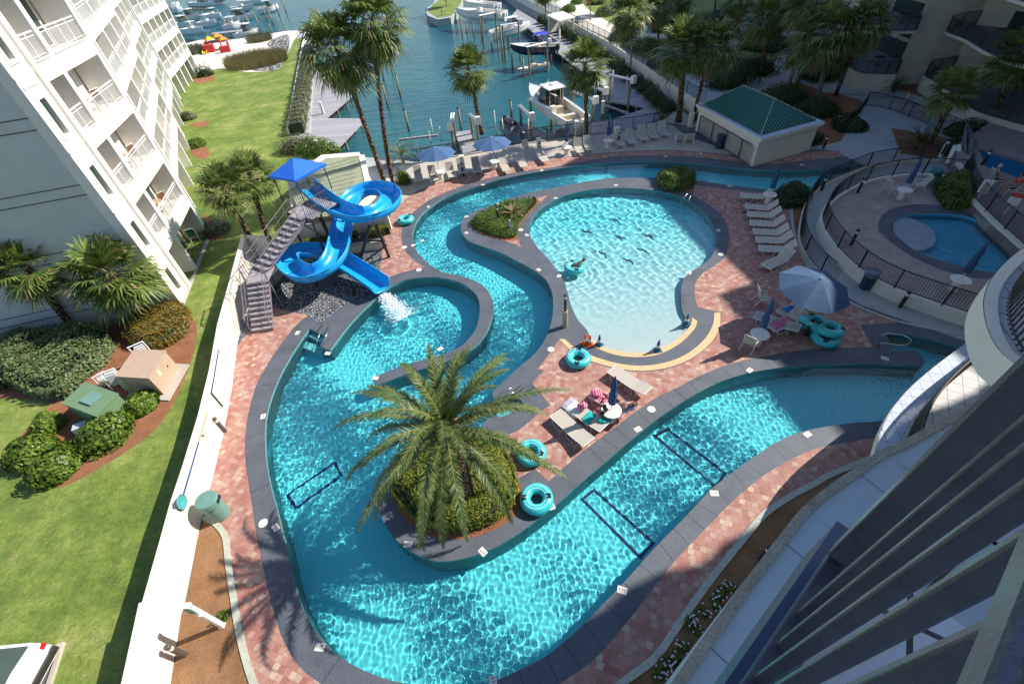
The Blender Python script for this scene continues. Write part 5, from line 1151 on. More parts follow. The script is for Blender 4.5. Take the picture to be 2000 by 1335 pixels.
# ------------------------------------------------------------------ loungers, chairs, tables, umbrellas
def lounger_parts(e, back=50, flat=0):
    w_ = .31; fm = M['whitemetal'] if flat != 2 else M['whitemetal']
    b = MB(); b.box((-.35, 0, .34), (1.35, w_ * 2 - .04, .022)); b.build('seat', M['greyfurn'], e)
    a = radians(back); b = MB(); c = Vector((.325 + .33 * cos(a), 0, .345 + .33 * sin(a))); b.box(c, (.66, w_ * 2 - .04, .022), mt=Matrix.Rotation(-a, 3, 'Y')); b.build('backrest', M['greyfurn'], e)
    b = MB()
    for s in (-1, 1):
        y = s * w_; b.tube([(-1.02, y, .34), (.33, y, .34)], .02, 6); b.tube([(.325, y, .345), (.325 + .68 * cos(a), y, .345 + .68 * sin(a))], .02, 6)
        b.tube([(-.85, y, .34), (-.80, y * 1.05, .012), (-.30, y * 1.05, .012), (-.2, y, .33)], .018, 6); b.tube([(.05, y, .34), (.0, y * 1.05, .012), (.42, y * 1.05, .012), (.33, y, .34)], .018, 6)
    b.tube([(-1.02, -w_, .34), (-1.02, w_, .34)], .02, 6); b.tube([(.325 + .68 * cos(a), -w_, .345 + .68 * sin(a)), (.325 + .68 * cos(a), w_, .345 + .68 * sin(a))], .02, 6)
    b.tube([(.5, -w_, .345 + .2 * sin(a)), (.62, -w_, .1), (.62, w_, .1), (.5, w_, .345 + .2 * sin(a))], .012, 5)
    b.build('frame', fm, e)
def lounger(foot, head, label, back=50, group='sling lounge chairs', **k):
    A, B = P(*foot, .35), P(*head, .35); d = B - A; c = A + d.normalized() * 1.0; e = empty('lounge_chair', V3(c), atan2(d.y, d.x), label, 'lounge chair', group); lounger_parts(e, back, **k); return e
row = (((1447, 381), (1495, 384)), ((1457, 402), (1506, 406)), ((1461, 417), (1509, 420)), ((1466, 434), (1515, 437)), ((1472, 451), (1524, 454)), ((1478, 467), (1530, 469)), ((1484, 484), (1538, 487)))
nth = ('first', 'second', 'third', 'fourth', 'fifth', 'sixth', 'seventh')
for (a, c_), n_ in zip(row, nth): lounger(a, c_, f'{n_} tan lounge chair of the shaded row by the ramp, counted from the far end', 48)
lounger((1495, 520), (1545, 497), 'shaded lounge chair turned askew beside the tilted blue umbrella', 45)
top = (((819, 352), (812, 318), 'leftmost lounge chair under the open umbrella by the shrub'), ((849, 352), (840, 322), 'lounge chair just left of the first white drum table'), ((884, 345), (868, 306), 'lounge chair right of the first drum table'), ((905, 337), (892, 303), 'lounge chair in the shadow beside the dark bollard'), ((934, 335), (920, 297), 'lounge chair left of the second drum table'), ((990, 333), (974, 304), 'sunlit lounge chair right of the second drum table'), ((1024, 325), (1004, 290), 'sunlit lounge chair casting a long shadow, middle of the canal row'), ((1066, 314), (1046, 290), 'lounge chair just left of the tan post'), ((1134, 297), (1120, 268), 'shaded lounge chair right of the third drum table'), ((1153, 292), (1136, 262), 'shaded lounge chair beside the studded palm trunk'), ((1214, 283), (1196, 256), 'shaded lounge chair in front of the tan column'), ((1236, 279), (1218, 252), 'shaded lounge chair right of the tan column'), ((1260, 272), (1240, 243), 'shaded lounge chair third from the palms by the fence'), ((1280, 268), (1259, 239), 'shaded lounge chair second from the palms by the fence'), ((1300, 263), (1279, 235), 'shaded lounge chair nearest the palms by the fence'), ((1326, 262), (1329, 278), 'lounge chair facing away, left of the two under the twin palms'), ((1345, 262), (1348, 278), 'lounge chair facing away, right of the two under the twin palms'))
for i, (a, c_, lb) in enumerate(top): lounger(a, c_, lb, 62 if i < 5 or i > 7 else 30)
lounger((1195, 720), (1262, 764), 'empty tan lounge chair above the sunbather with its back lying flat', 12)
lounger((1158, 765), (1236, 812), 'tan lounge chair carrying the sunbather in black', 35)
lounger((1085, 806), (1150, 866), 'empty tan lounge chair with skeletal raised back beside the palm tube', 10)
lounger((1108, 785), (1182, 838), 'tan lounge chair under white and lilac towels', 8)
lounger((1476, 614), (1522, 630), 'dark shaded lounge chair beside the closed umbrella and towels', 10)
lounger((1525, 612), (1570, 595), 'lounge chair spread with the blue striped towel', 35)
lounger((1505, 640), (1570, 612), 'lounge chair spread with the pink striped towel', 35)
def draped(name, foot, head, m, label, w_=.66, l0=-.9, l1=.35, up=0, z=.37, cat='towel'):
    A, B = P(*foot, .35), P(*head, .35); d = (B - A); c = A + d.normalized() * 1.0; b = MB(); n = 10; vs = []
    for i in range(n + 1):
        x = l0 + (l1 - l0) * i / n
        for j in range(7):
            y = (j / 6 - .5) * w_; zz = z + .012 * sin(x * 9 + y * 6) - (max(0, abs(y) - .3) * 1.6); zz += max(0, x - .33) * tan(radians(up)); vs.append((x, y, zz))
    b.add(vs, [(i * 7 + j, (i + 1) * 7 + j, (i + 1) * 7 + j + 1, i * 7 + j + 1) for i in range(n) for j in range(6)]); o = b.build(name, m, smooth=True)
    o.location = V3(c); o.rotation_euler = (0, 0, atan2(d.y, d.x)); md = o.modifiers.new('thickness', 'SOLIDIFY'); md.thickness = .012; return tag(o, label, cat)
draped('beach_towel', (1108, 785), (1182, 838), M['towel'], 'white towel spread over a lounger near the date palm', .78, -.85, -.25)
draped('beach_towel', (1108, 785), (1182, 838), M['lilac'], 'lilac towel hanging over the foot of a lounger', .74, -1.06, -.86)
draped('beach_towel', (1108, 785), (1182, 838), M['aqua'], 'aqua towel lying near the drum table with the closed umbrella', .6, .0, .45)
draped('beach_towel', (1525, 612), (1570, 595), M['bluestripe'], 'blue striped towel on a lounger by the tilted umbrella', .68, -.7, .33)
draped('beach_towel', (1505, 640), (1570, 612), M['pink'], 'pink striped towel on a lounger by the tilted umbrella', .70, -.85, .33)
draped('beach_towel', (1158, 765), (1236, 812), M['pink'], 'bright pink towel under the sunbather', .72, -1.0, .30)
def bundle(p, z, m, label, r=(.22, .16, .12), seed=1, name='folded_towel', cat='towel'):
    rg = random.Random(seed); b = MB(); n, k = 12, 7; vs = []
    for i in range(k):
        f = pi * i / (k - 1)
        for j in range(n): a = 2 * pi * j / n; w_ = 1 + .18 * sin(a * 3 + seed) * sin(f * 2) + rg.uniform(-.07, .07); vs.append((r[0] * sin(f) * cos(a) * w_, r[1] * sin(f) * sin(a) * w_, r[2] * (1 - cos(f)) * w_))
    b.add(vs, [(i * n + j, i * n + (j + 1) % n, (i + 1) * n + (j + 1) % n, (i + 1) * n + j) for i in range(k - 1) for j in range(n)]); o = b.build(name, m, smooth=True); o.location = V3(P(p[0], p[1], z), z); return tag(o, label, cat)
bundle((1137, 797), .40, M['pink'], 'crumpled pink bag on the white towel', (.22, .17, .16), 2, 'beach_bag', 'bag')
bundle((1180, 822), .40, M['aqua'], 'crumpled aqua towel on the empty lounger end', (.30, .14, .06), 3)
bundle((1165, 770), .40, M['pink'], 'pink towel bunched at the sunbather feet', (.28, .2, .10), 4)
bundle((1228, 797), .5, M['lilac'], 'pale patterned bag behind the sunbather head', (.3, .2, .14), 5, 'beach_bag', 'bag')
bundle((1562, 596), .35, M['towel'], 'white towels piled on the chair under the tilted umbrella', (.34, .30, .28), 6)
def chair_parts(e):
    b = MB(); b.box((0, 0, .42), (.46, .5, .02)); b.build('seat', M['greyfurn'], e)
    b = MB(); b.box((-.30, 0, .72), (.02, .5, .62), mt=Matrix.Rotation(-.25, 3, 'Y')); b.build('backrest', M['greyfurn'], e)
    b = MB()
    for s in (-.27, .27): b.tube([(.30, s, 0), (.25, s, .42), (.22, s, .62), (-.26, s, .64)], .018, 6); b.tube([(-.42, s, 0), (-.18, s, .42), (-.40, s, 1.04)], .018, 6); b.tube([(.26, s, .42), (-.22, s, .42)], .018, 6)
    b.tube([(-.40, -.27, 1.04), (-.40, .27, 1.04)], .018, 6); b.build('frame', M['whitemetal'], e)
def chair(p, rz, label, z=0): e = empty('sling_chair', P(*p, z), rz, label, 'chair', 'sling armchairs'); chair_parts(e); return e
chair((1487, 592), -.2, 'tan armchair alone on sunny pavers above the umbrella shadow')
chair((1462, 680), .7, 'tan armchair beside the white drum table on the pavers')
chair((1028, 300), -1.4, 'armchair between the sunlit canal loungers')
chair((1100, 300), 2.6, 'armchair left of the third drum table'); chair((1553, 606), 2.2, 'armchair tucked under the tilted umbrella')
chair((1733, 378), .2, 'pale armchair on the wading pool terrace left of the table', KZ); chair((1790, 372), 2.8, 'pale armchair on the wading pool terrace right of the table', KZ)
def drum(p, label, z=0, s=1.0):
    e = empty('drum_table', P(*p, z), 0, label, 'table', 'round drum tables'); b = MB(); b.lathe([(.22, 0), (.24, .03), (.20, .30), (.23, .60)], n=20); b.build('drum_base', M['white'], e, smooth=True)
    b = MB(); b.lathe([(.05, .60), (.40, .60), (.42, .62), (.42, .65), (.40, .66), (.02, .66)], n=28); b.build('table_top', M['white'], e); return e
for p, lb in (((861, 350), 'first white drum table, under the left open umbrella'), ((966, 330), 'white drum table under the second open umbrella'), ((1107, 302), 'white drum table by the blue umbrella pole'), ((1187, 289), 'shaded white drum table with the closed umbrella'), ((1477, 671), 'white drum table with a closed umbrella on sunny pavers'), ((1192, 819), 'white drum table holding the closed umbrella beside the sunbather'), ((1499, 397), 'white drum table at the far end of the shaded lounger row')): drum(p, lb)
drum((1758, 389), 'white drum table on the wading pool terrace, far side', KZ); drum((1862, 566), 'white drum table at the wading pool fence, near side', KZ)
def closed_umb(p, label, z=0, h=2.65, r=.13, tilt=(0, 0), zb=.0):
    e = empty('closed_umbrella', P(*p, z), 0, label, 'umbrella', 'closed navy umbrellas'); b = MB(); b.tube([(0, 0, zb), (0, 0, h)], .022, 8); b.build('pole', M['whitemetal'], e)
    b = MB(); n = 16; pr = [(.04, 1.0), (.15, 1.08), (.13, 1.45), (.155, 1.62), (.10, 1.75), (.11, 2.2), (.05, h - .08), (.03, h + .02), (.005, h + .06)]; vs = []
    for r_, z_ in pr:
        for j in range(n): k = 1 + .22 * (j % 2) * (1 if r_ > .06 else 0); vs.append((r_ * k * cos(2 * pi * j / n), r_ * k * sin(2 * pi * j / n), z_))
    b.add(vs, [(i * n + j, i * n + (j + 1) % n, (i + 1) * n + (j + 1) % n, (i + 1) * n + j) for i in range(len(pr) - 1) for j in range(n)]); b.build('folded_canopy', M['navy'], e)
    b = MB(); b.lathe([(.12, 1.66), (.13, 1.70), (.12, 1.74)], n=12); b.build('strap', M['navy'], e); e.rotation_euler = (tilt[0], tilt[1], 0); return e
for p, lb, z in (((1477, 669), 'closed navy umbrella on the drum table on sunny pavers', 0), ((1192, 817), 'closed navy umbrella at the table beside the sunbather', 0), ((1499, 396), 'closed navy umbrella at the far end of the shaded lounger row', 0), ((1107, 300), 'closed navy umbrella left of the studded palm trunk', 0), ((1187, 288), 'closed navy umbrella right of the studded palm trunk', 0), ((1758, 388), 'closed navy umbrella on the far side of the wading pool terrace', KZ), ((1862, 565), 'closed navy umbrella at the near side of the wading pool', KZ)): closed_umb(p, lb, z)
def open_umb(p, label, r=1.55, h=2.25, tilt=None, m=None, n=8, rise=.48):
    B = P(*p); e = empty('open_umbrella', B, 0, label, 'umbrella', 'open blue umbrellas'); b = MB(); b.tube([(0, 0, 0), (0, 0, h + .1)], .024, 8); pole = b.build('pole', M['whitemetal'], e)
    b = MB(); vs = [(0, 0, h + rise)]; K = 5; N = n * 4
    for k in range(1, K + 1):
        for j in range(N):
            a = 2 * pi * j / N; ph = (j % 4) / 4; sc_ = 1 - .07 * sin(pi * ph) * k / K; rr = r * k / K * sc_; vs.append((rr * cos(a), rr * sin(a), h + rise * (1 - (k / K) ** 1.25) - .05 * sin(pi * ph) * k / K))
    fs = [(0, 1 + j, 1 + (j + 1) % N) for j in range(N)] + [(1 + (k - 1) * N + j, 1 + k * N + j, 1 + k * N + (j + 1) % N, 1 + (k - 1) * N + (j + 1) % N) for k in range(1, K) for j in range(N)]
    b.add(vs, fs); c = b.build('canopy', m or M['umb'], e); mt = Matrix.Identity(4)
    b = MB()
    for j in range(n): a = 2 * pi * j / n; b.tube([(0, 0, h + rise - .03), (r * .97 * cos(a), r * .97 * sin(a), h - .03)], .012, 4); b.tube([(0, 0, h - .25), (r * .5 * cos(a), r * .5 * sin(a), h + rise * .55 - .04)], .01, 4)
    rb = b.build('ribs', M['whitemetal'], e); b = MB(); b.lathe([(.05, h + rise - .02), (.04, h + rise + .05), (.0, h + rise + .08)], n=8); f = b.build('finial', M['whitemetal'], e)
    if tilt:
        piv = Vector((0, 0, h - .25)); mm = Matrix.Translation(piv) @ Matrix.Rotation(tilt[1], 4, Vector((cos(tilt[0]), sin(tilt[0]), 0))) @ Matrix.Translation(-piv)
        for o in (c, rb, f): o.matrix_local = mm
    return e
open_umb((861, 351), 'open blue umbrella over the first drum table, left of the two by the canal', 1.6, 2.15)
open_umb((966, 331), 'open blue umbrella over the second drum table, right of the two by the canal', 1.6, 2.15)
open_umb((1556, 630), 'large tilted blue umbrella with segmented panels over the striped towels', 1.6, 2.15, tilt=(radians(30), .16), m=mat('pale_faded_canvas', (.045, .10, .19), .85, .12, 4, bump=.15, bsc=120), rise=.62)
# ------------------------------------------------------------------ bollards, bins, boxes, cones, signs
def bollard(p, label, z=0, h=1.0, m=None, r=.085):
    e = empty('bollard_light', P(*p, z), 0, label, 'bollard light', 'bollard path lights'); b = MB(); b.lathe([(r * 1.1, 0), (r, .03), (r, h - .28)], n=16); b.build('post', m or M['bollard'], e, smooth=False)
    b = MB(); b.lathe([(r * .8, h - .28), (r * .8, h - .12)], n=16); b.build('lens', M['white'], e)
    b = MB(); b.lathe([(r * 1.05, h - .12), (r * 1.05, h - .02), (r * .7, h), (.001, h)], n=16); b.build('cap', m or M['bollard'], e); return e
for p, lb, z, m in (((440, 842), 'bronze bollard light against the cream wall above the pool net', 0, None), ((362, 1278), 'bronze bollard light on the mulch near the bottom edge', 0, None), ((905, 342), 'dark bollard light between the canal loungers', 0, M['black']), ((1573, 655), 'dark bollard light in front of the pile of teal tubes', 0, M['dark']), ((1757, 600), 'black bollard light on the walk outside the wading pool wall', 0, M['black']), ((1662, 478), 'black bollard light inside the terrace fence', KZ, M['black']), ((1675, 376), 'black bollard light at the far bend of the terrace', KZ, M['black']), ((1604, 372), 'black bollard light at the corner bed by the ramp', 0, M['black']), ((1608, 290), 'black bollard light at the pump house hedge corner', 0, M['black']), ((973, 428), 'dark bollard light in the teardrop hedge bed', .3, M['dark']), ((1486, 1092), 'short dark bollard light in the shaded mulch strip', 0, M['dark']), ((1633, 246), 'black bollard light on the planting bed by the walk', 0, M['black']), ((1055, 301), 'bronze bollard light mounted before the tan post by the fence', 0, M['dark']), ((1208, 281), 'bronze bollard light mounted before the shaded tan column', 0, M['dark']), ((1840, 300), 'black bollard light beside the grey gable wall', .6, M['black']), ((1918, 322), 'black bollard light at the gate of the upper terrace', TZ, M['black'])): bollard(p, lb, z, m=m)
e = bollard((1104, 637), 'tall black bollard light standing on a tan cylinder by the river bank', .0, 2.1, M['black'], .07)
b = MB(); b.lathe([(.14, 0), (.14, 1.05), (.09, 1.05)], n=20); b.build('cylinder_base', mat('tan_pipe', (.42, .38, .24), .6, .08, 6), e)
for p, lb in (((1053, 298), 'tan stucco post by the canal fence, in sun'), ((1203, 277), 'tan stucco column by the canal fence, in shade'), ((905, 333), 'tan stucco post behind the dark bollard between canal loungers'), ((1347, 248), 'tall tan stucco column squeezed beside the leaning dark palm')):
    b = MB(); b.box((0, 0, .6), (.36, .36, 1.2)); b.box((0, 0, 1.23), (.42, .42, .06)); o = b.build('stucco_post', M['tanwall'] if 0 else M['cream'], bevel=.015); o.location = P(*p); tag(o, lb, 'post')
def binn(p, label, m, z=0, s=1.0, band=M['dark'], top=None):
    e = empty('trash_bin', P(*p, z), 0, label, 'trash bin'); e.scale = (s,) * 3; b = MB(); b.lathe([(.26, 0), (.29, .05), (.31, .72)], n=28); b.build('bin_body', m, e, smooth=False)
    b = MB(); b.lathe([(.28, .72), (.28, .84)], n=28); b.build('opening_band', band, e); b = MB(); b.lathe([(.345, .80), (.35, 1.02), (.33, 1.08), (.001, 1.11)], n=28); l = b.build('lid', top or m, e)
    b = MB(); b.box((.335, .06, .93), (.05, .26, .12), .1); b.build('flap', M['black'], l); return e
binn((434, 1004), 'sage green round trash bin against the cream wall', M['bin'], s=1.12)
binn((1689, 562), 'dark round trash bin with bright top outside the terrace wall', M['bin_dark'], top=mat('worn_lid', (.12, .15, .2), .3, .5, 9))
binn((1404, 289), 'dark blue trash bin in front of the pump house fence', M['bin_dark'])
binn((1815, 362), 'blue green trash bin with a dark band on the terrace', M['bin'], KZ, top=mat('teal_lid', (.03, .15, .18), .5))
def box_thing(name, pts, h, m, label, cat, lid=None, extra=None, z=0):
    """prism on four ground corners"""
    e = empty(name, V3(pts[0], z), 0, label, cat); b = MB(); b.prism(pts, z, z + h); wb(b, 'cabinet_body', m, e, bevel=.015)
    if lid: c = sum(pts, Vector()) / 4; b = MB(); b.prism([c + (p - c) * 1.05 for p in pts], z + h, z + h + .07); wb(b, 'lid', lid, e, bevel=.01)
    return e
G = [P(160, 818), P(222, 842), P(262, 800), P(200, 775)]; G[3] = G[0] + G[2] - G[1]
e = box_thing('transformer_box', G, 1.15, M['green'], 'large olive green transformer box among the left shrubs', 'utility box', M['green'])
c = sum(G, Vector()) / 4; u_ = (G[1] - G[0]).normalized(); v_ = (G[2] - G[1]).normalized()
b = MB(); b.box(V3(c, 1.27) + u_ * .15, (.75, .62, .08), atan2(u_.y, u_.x)); wb(b, 'hatch', M['bin'], e, bevel=.01)
b = MB()
for k in (-.25, .25): b.box(V3(G[0].lerp(G[1], .5), 1.05) + u_ * k - v_ * .02, (.10, .03, .05), atan2(u_.y, u_.x))
wb(b, 'latches', M['whitemetal'], e)
T_ = [P(262, 768), P(322, 772), P(352, 720), P(290, 718)]; T_[3] = T_[0] + T_[2] - T_[1]
e = box_thing('utility_box', T_, 1.25, M['greytan'], 'tall tan utility box on a concrete pad beside the lawn', 'utility box', M['greytan'])
b = MB(); c = sum(T_, Vector()) / 4; b.prism([c + (p - c) * 1.35 + Vector((.12, -.05, 0)) for p in T_], 0, .08); wb(b, 'concrete_pad', M['conc'], e)
b = MB(); u_ = (T_[2] - T_[1]).normalized(); b.box(V3(T_[1].lerp(T_[2], .35), .95) + Vector((u_.y, -u_.x, 0)) * .012, (.22, .012, .3), atan2(u_.y, u_.x)); wb(b, 'warning_label', mat('cream_label', (.72, .62, .42), .6), e)
b = MB(); b.box(V3(T_[1].lerp(T_[2], .72), .75) + Vector((u_.y, -u_.x, 0)) * .02, (.05, .03, .08), atan2(u_.y, u_.x)); wb(b, 'handle', M['dark'], e)
# small white meters and frames behind the boxes
def frame_thing(p, rz, label, s=1.0):
    e = empty('utility_meter', P(*p), rz, label, 'utility box'); b = MB(); b.box((0, 0, .45), (.34, .28, .55)); b.build('meter_case', M['whitemetal'], e, bevel=.01); b = MB(); b.tube([(-.28, -.1, 0), (-.28, -.1, .95), (.28, -.1, .95), (.28, -.1, 0)], .04, 6); b.build('support_frame', M['whitemetal'], e)
    b = MB(); b.box((.1, .16, .5), (.12, .05, .3)); b.build('meter_face', M['dark'], e); e.scale = (s,) * 3; return e
frame_thing((290, 700), .6, 'white framed meter between the tan box and bronze hedge', 1.2); frame_thing((236, 752), .5, 'white framed meter between the green and tan boxes', 1.2); frame_thing((212, 752), .9, 'dark faced meter behind the green transformer box', .9); frame_thing((258, 760), 1.6, 'low white meter cabinet left of the tan box', 1.0)
b = MB(); b.box((0, 0, .3), (.55, .4, .6)); o = b.build('irrigation_cabinet', mat('pale_grey_enamel', (.45, .5, .5), .5), bevel=.02); o.location = P(172, 845); o.rotation_euler = (0, 0, .4); tag(o, 'small pale grey cabinet behind the middle shrub on the mulch bed', 'utility box')
def cone(p, label, m, h=.62, stripes_=0, s=1):
    e = empty('traffic_cone', P(*p), random.uniform(0, 1), label, 'cone'); b = MB(); b.box((0, 0, .015), (.34, .34, .03)); b.build('base', m, e); b = MB(); b.lathe([(.135, .03), (.03, h), (.001, h)], n=16); b.build('cone_body', m, e, smooth=False)
    b = MB(); b.lathe([(.102, .22), (.078, .36)], n=16); b.build('band', M['white'], e); e.scale = (s,) * 3; return e
cone((1143, 671), 'orange cone, left of the two by the beach entry', M['orange'], s=1.05); cone((1152, 672), 'orange cone, right of the two by the beach entry', M['orange'], s=1.0)
cone((1170, 673), 'dark teal cone next to the orange cones', M['tealcone'], s=1.05); cone((1284, 684), 'dark teal cone at the middle of the beach entry', M['tealcone'], s=1.1); cone((1340, 632), 'dark teal cone at the right end of the beach entry', M['tealcone'], s=1.05)
def text(body, size, parent, loc, rot, m, name='lettering', ext=.001):
    c = bpy.data.curves.new(name, 'FONT'); c.body = body; c.size = size; c.align_x = 'CENTER'; c.align_y = 'CENTER'; c.extrude = ext; c.materials.append(m)
    o = bpy.data.objects.new(name, c); me = None; link(o); bpy.context.view_layer.update(); me = bpy.data.meshes.new_from_object(o.evaluated_get(bpy.context.evaluated_depsgraph_get())); bpy.data.objects.remove(o)
    o = bpy.data.objects.new(name, me); link(o, parent); o.location = loc; o.rotation_euler = rot; return o
# white sign post with green panel
e = empty('sign_post', P(435, 1221), 0, 'white square sign post with a green notice in the mulch bed', 'sign post'); b = MB(); b.box((0, 0, 1.0), (.13, .13, 2.0)); b.box((0, 0, 2.02), (.17, .17, .05)); b.box((0, 0, .03), (.17, .17, .06)); b.build('post', M['white'], e, bevel=.006)
b = MB(); b.box((-.02, -.075, 1.72), (.22, .02, .34)); b.box((-.02, 0, 1.905), (.22, .17, .012)); pn = b.build('notice_panel', mat('green_notice', (.10, .32, .24), .5, .2, 20), e); text('H', .2, pn, (-.02, -.088, 1.72), (radians(90), 0, 0), M['black'])
b = MB(); b.box((.06, -.06, 1.35), (.10, .10, .04)); b.build('bracket', M['whitemetal'], e)
# map board on the wall
def on_wall(t, z, out=.03):
    """point on the inner face of the long wall; t = photo y of the base line"""
    pts = wi; best = None; q = P(*t)
    for i in range(len(pts) - 1):
        a, c = pts[i], pts[i + 1]; d = c - a; f = max(0, min(1, (q - a).dot(d) / d.length_squared)); r = a + d * f
        if best is None or (r - q).length < best[0]: best = ((r - q).length, r, d.normalized())
    _, r, d = best; nn = Vector((-d.y, d.x, 0)); nn = nn if nn.x > 0 else -nn; return V3(r, z) + nn * out, d, nn
def wall_px(x, y, out=.03):
    best = None
    for i in range(8, 150):
        z = i * .01; q = P(x, y, z); r, d, n_ = on_wall_q(q); e_ = ((q - r).xy.length, z, r, d, n_)
        if best is None or e_[0] < best[0]: best = e_
    return V3(best[2], best[1]) + best[4] * out, best[3], best[4]
def on_wall_q(q):
    best = None
    for i in range(len(wi) - 1):
        a, c = wi[i], wi[i + 1]; d = c - a; f = max(0, min(1, (V3(q) - a).dot(d) / d.length_squared)); r = a + d * f
        if best is None or (r - V3(q)).length < best[0]: best = ((r - V3(q)).length, r, d.normalized())
    nn = Vector((-best[2].y, best[2].x, 0)); nn = nn if nn.x > 0 else -nn; return best[1], best[2], nn
w0, d, nn = wall_px(418, 681); w1, _, _ = wall_px(400, 764); w2, _, _ = wall_px(431, 800); p = (w0 + w2) / 2; BWd = (V3(w0) - V3(w1)).length; BHt = max(.5, w1.z - w2.z)
e = empty('map_board', p, atan2(-d.y, -d.x) , 'white map board with small purple lettering fixed to the cream wall', 'sign')
rz = atan2(-d.y, -d.x); b = MB(); b.box((0, 0, 0), (BWd, .03, BHt)); b.build('board', mat('white_board', (.74, .76, .82), .4, .03, 3), e)
b = MB(); b.box((0, .004, -BHt / 2), (BWd, .04, .03)); b.box((-BWd / 2, .004, 0), (.03, .04, BHt)); b.box((BWd / 2, .004, 0), (.03, .04, BHt)); b.box((0, .004, BHt / 2), (BWd, .04, .02)); b.build('board_frame', M['dark'], e)
pur = mat('purple_print', (.30, .10, .28), .6, .1, 5); sgn = 1 if (Matrix.Rotation(rz, 3, 'Z') @ Vector((0, 1, 0))).dot(nn) > 0 else -1
ry = radians(90); rr_ = (radians(90), 0, 0) if sgn < 0 else (radians(90), 0, pi)
text('POOL RULES', .20, e, (-.25, .018 * sgn, BHt / 2 - .16), rr_, pur)
b = MB(); rg = random.Random(8)
for k in range(26): b.box((rg.uniform(-.1, .9) * BWd / 2, .018 * sgn, rg.uniform(-.35, .25) * BHt), (rg.uniform(.04, .16), .004, .018))
b.build('printed_marks', pur, e)
# leaf net leaning on the wall
e = empty('pool_net', P(352, 990, .5), 0, 'leaf net with long blue and yellow pole leaning on the cream wall', 'pool net')
pa, _, _ = wall_px(353, 968, .10); pb, _, _ = wall_px(396, 806, .08); pm = pa.lerp(pb, .60)
b = MB(); b.tube([pa, pm], .02, 6); wb(b, 'blue_pole', mat('blue_enamel', (.01, .06, .35), .4), e); b = MB(); b.tube([pm, pb + (pb - pa) * .02], .014, 6); wb(b, 'yellow_pole', mat('yellow_enamel', (.70, .52, .12), .4), e)
dn = (pa - pb).normalized(); _, wd_, wn_ = wall_px(353, 975); sd_ = dn.cross(wn_).normalized(); hp = [pa + dn * x + sd_ * y for x, y in ((0, -.12), (.12, -.26), (.34, -.28), (.50, -.12), (.55, 0.06), (.45, .22), (.25, .27), (.08, .2), (0, .05))]
b = MB(); b.tube(hp + [hp[0]], .02, 5); wb(b, 'hoop', M['bin'], e); b = MB(); cc_ = sum(hp, Vector()) / 9 - wn_ * .06
for i in range(9): b.add([hp[i], hp[(i + 1) % 9], cc_], [(0, 1, 2)])
wb(b, 'net_bag', mat('teal_mesh', (.06, .35, .36), .8, .4, 40), e)
# hose loop hung on the wall
p, d, nn = wall_px(400, 858, .04); e = empty('wall_hose', p, 0, 'thin white hose looped on the cream wall beside the net pole', 'hose'); b = MB(); b.tube([p + d * (.28 * cos(a)) * 1.1 + Vector((0, 0, .22 * sin(a) + .05)) + nn * .01 for a in [x * .3 for x in range(-3, 17)]], .012, 5); b.tube([p + d * -.2 + Vector((0, 0, -.18)), p + d * .1 + Vector((0, 0, -.35)) + nn * .02, p + d * .45 + Vector((0, 0, -.3)) + nn * .02], .01, 5); wb(b, 'hose_loop', M['white'], e); b = MB(); b.box(p + nn * .02 + Vector((0, 0, .25)), (.06, .06, .08)); wb(b, 'hook', M['dark'], e)
# ------------------------------------------------------------------ depth markers and skimmer lids on the coping
mk = (("640,690,3,at the tip of the wall beside the slide pool step", 4), ("581,650,3,left of the step railings", 4), ("514,813,4,on the left bank level with the net pole", 4), ("539,1030,4,on the left bank by the bush shadow", 4), ("625,1263,4,at the lower left bend", 4), ("963,1330,4,on the bottom coping by the frame edge", 4), ("1215,1152,4,in sun near the shadow tip on the lower bank", 4), ("1395,963,3,at the end of the navy floor line", 3), ("1577,848,3,near the balcony on the lower bank", 3), ("1464,723,4,below the sunny drum table", 3), ("1246,838,4,below the sunbather", 3), ("1076,990,4,right beside the coping tube", 3), ("943,1077,4,under the palm island", 4), ("797,1063,4,on the shaded side of the palm island", 4), ("750,940,4,on the left tip of the palm island", 4), ("733,738,4,at the open end of the curved river wall", 3), ("860,681,4,on the curved wall above the date palm", 3), ("825,470,4,on the outer river bend", 3), ("807,479,3,on the river bank left of the hedge bed", 3), ("837,404,3,on the river bank above the lone tube", 3), ("943,361,3,on the far river bank below the drum table", 3), ("1058,333,3,on the far river bank below the sunlit lounger", 3), ("975,398,3,at the top of the teardrop bed", 3), ("911,423,3,at the left end of the teardrop bed", 3), ("911,455,3,at the lower left of the teardrop bed", 3), ("1029,459,3,on the left rim of the round pool", 3), ("1052,527,4,on the coping between river and round pool", 3), ("1092,539,3,by the swimmer tube", 3), ("1085,387,5,at the upper left of the round pool", 3), ("1203,362,5,at the top of the round pool", 3), ("1403,450,3,in the sun strip at the right of the round pool", 3), ("1345,533,1,where the round pool narrows at the right", 3), ("1425,363,3,on the far river bank by the lounger row", 3), ("1369,300,3,below the pump house on the shaded bank", 3), ("1567,322,3,right of the pump house hedge", 3), ("1300,306,3,on the shaded bank left of the pump house", 3), ("1728,700,3,on the wedge tip by the balcony", 3))
tile_m = mat('white_marker_tile', (.72, .67, .60), .5, .05, 5); tx = {k: None for k in '1345'}
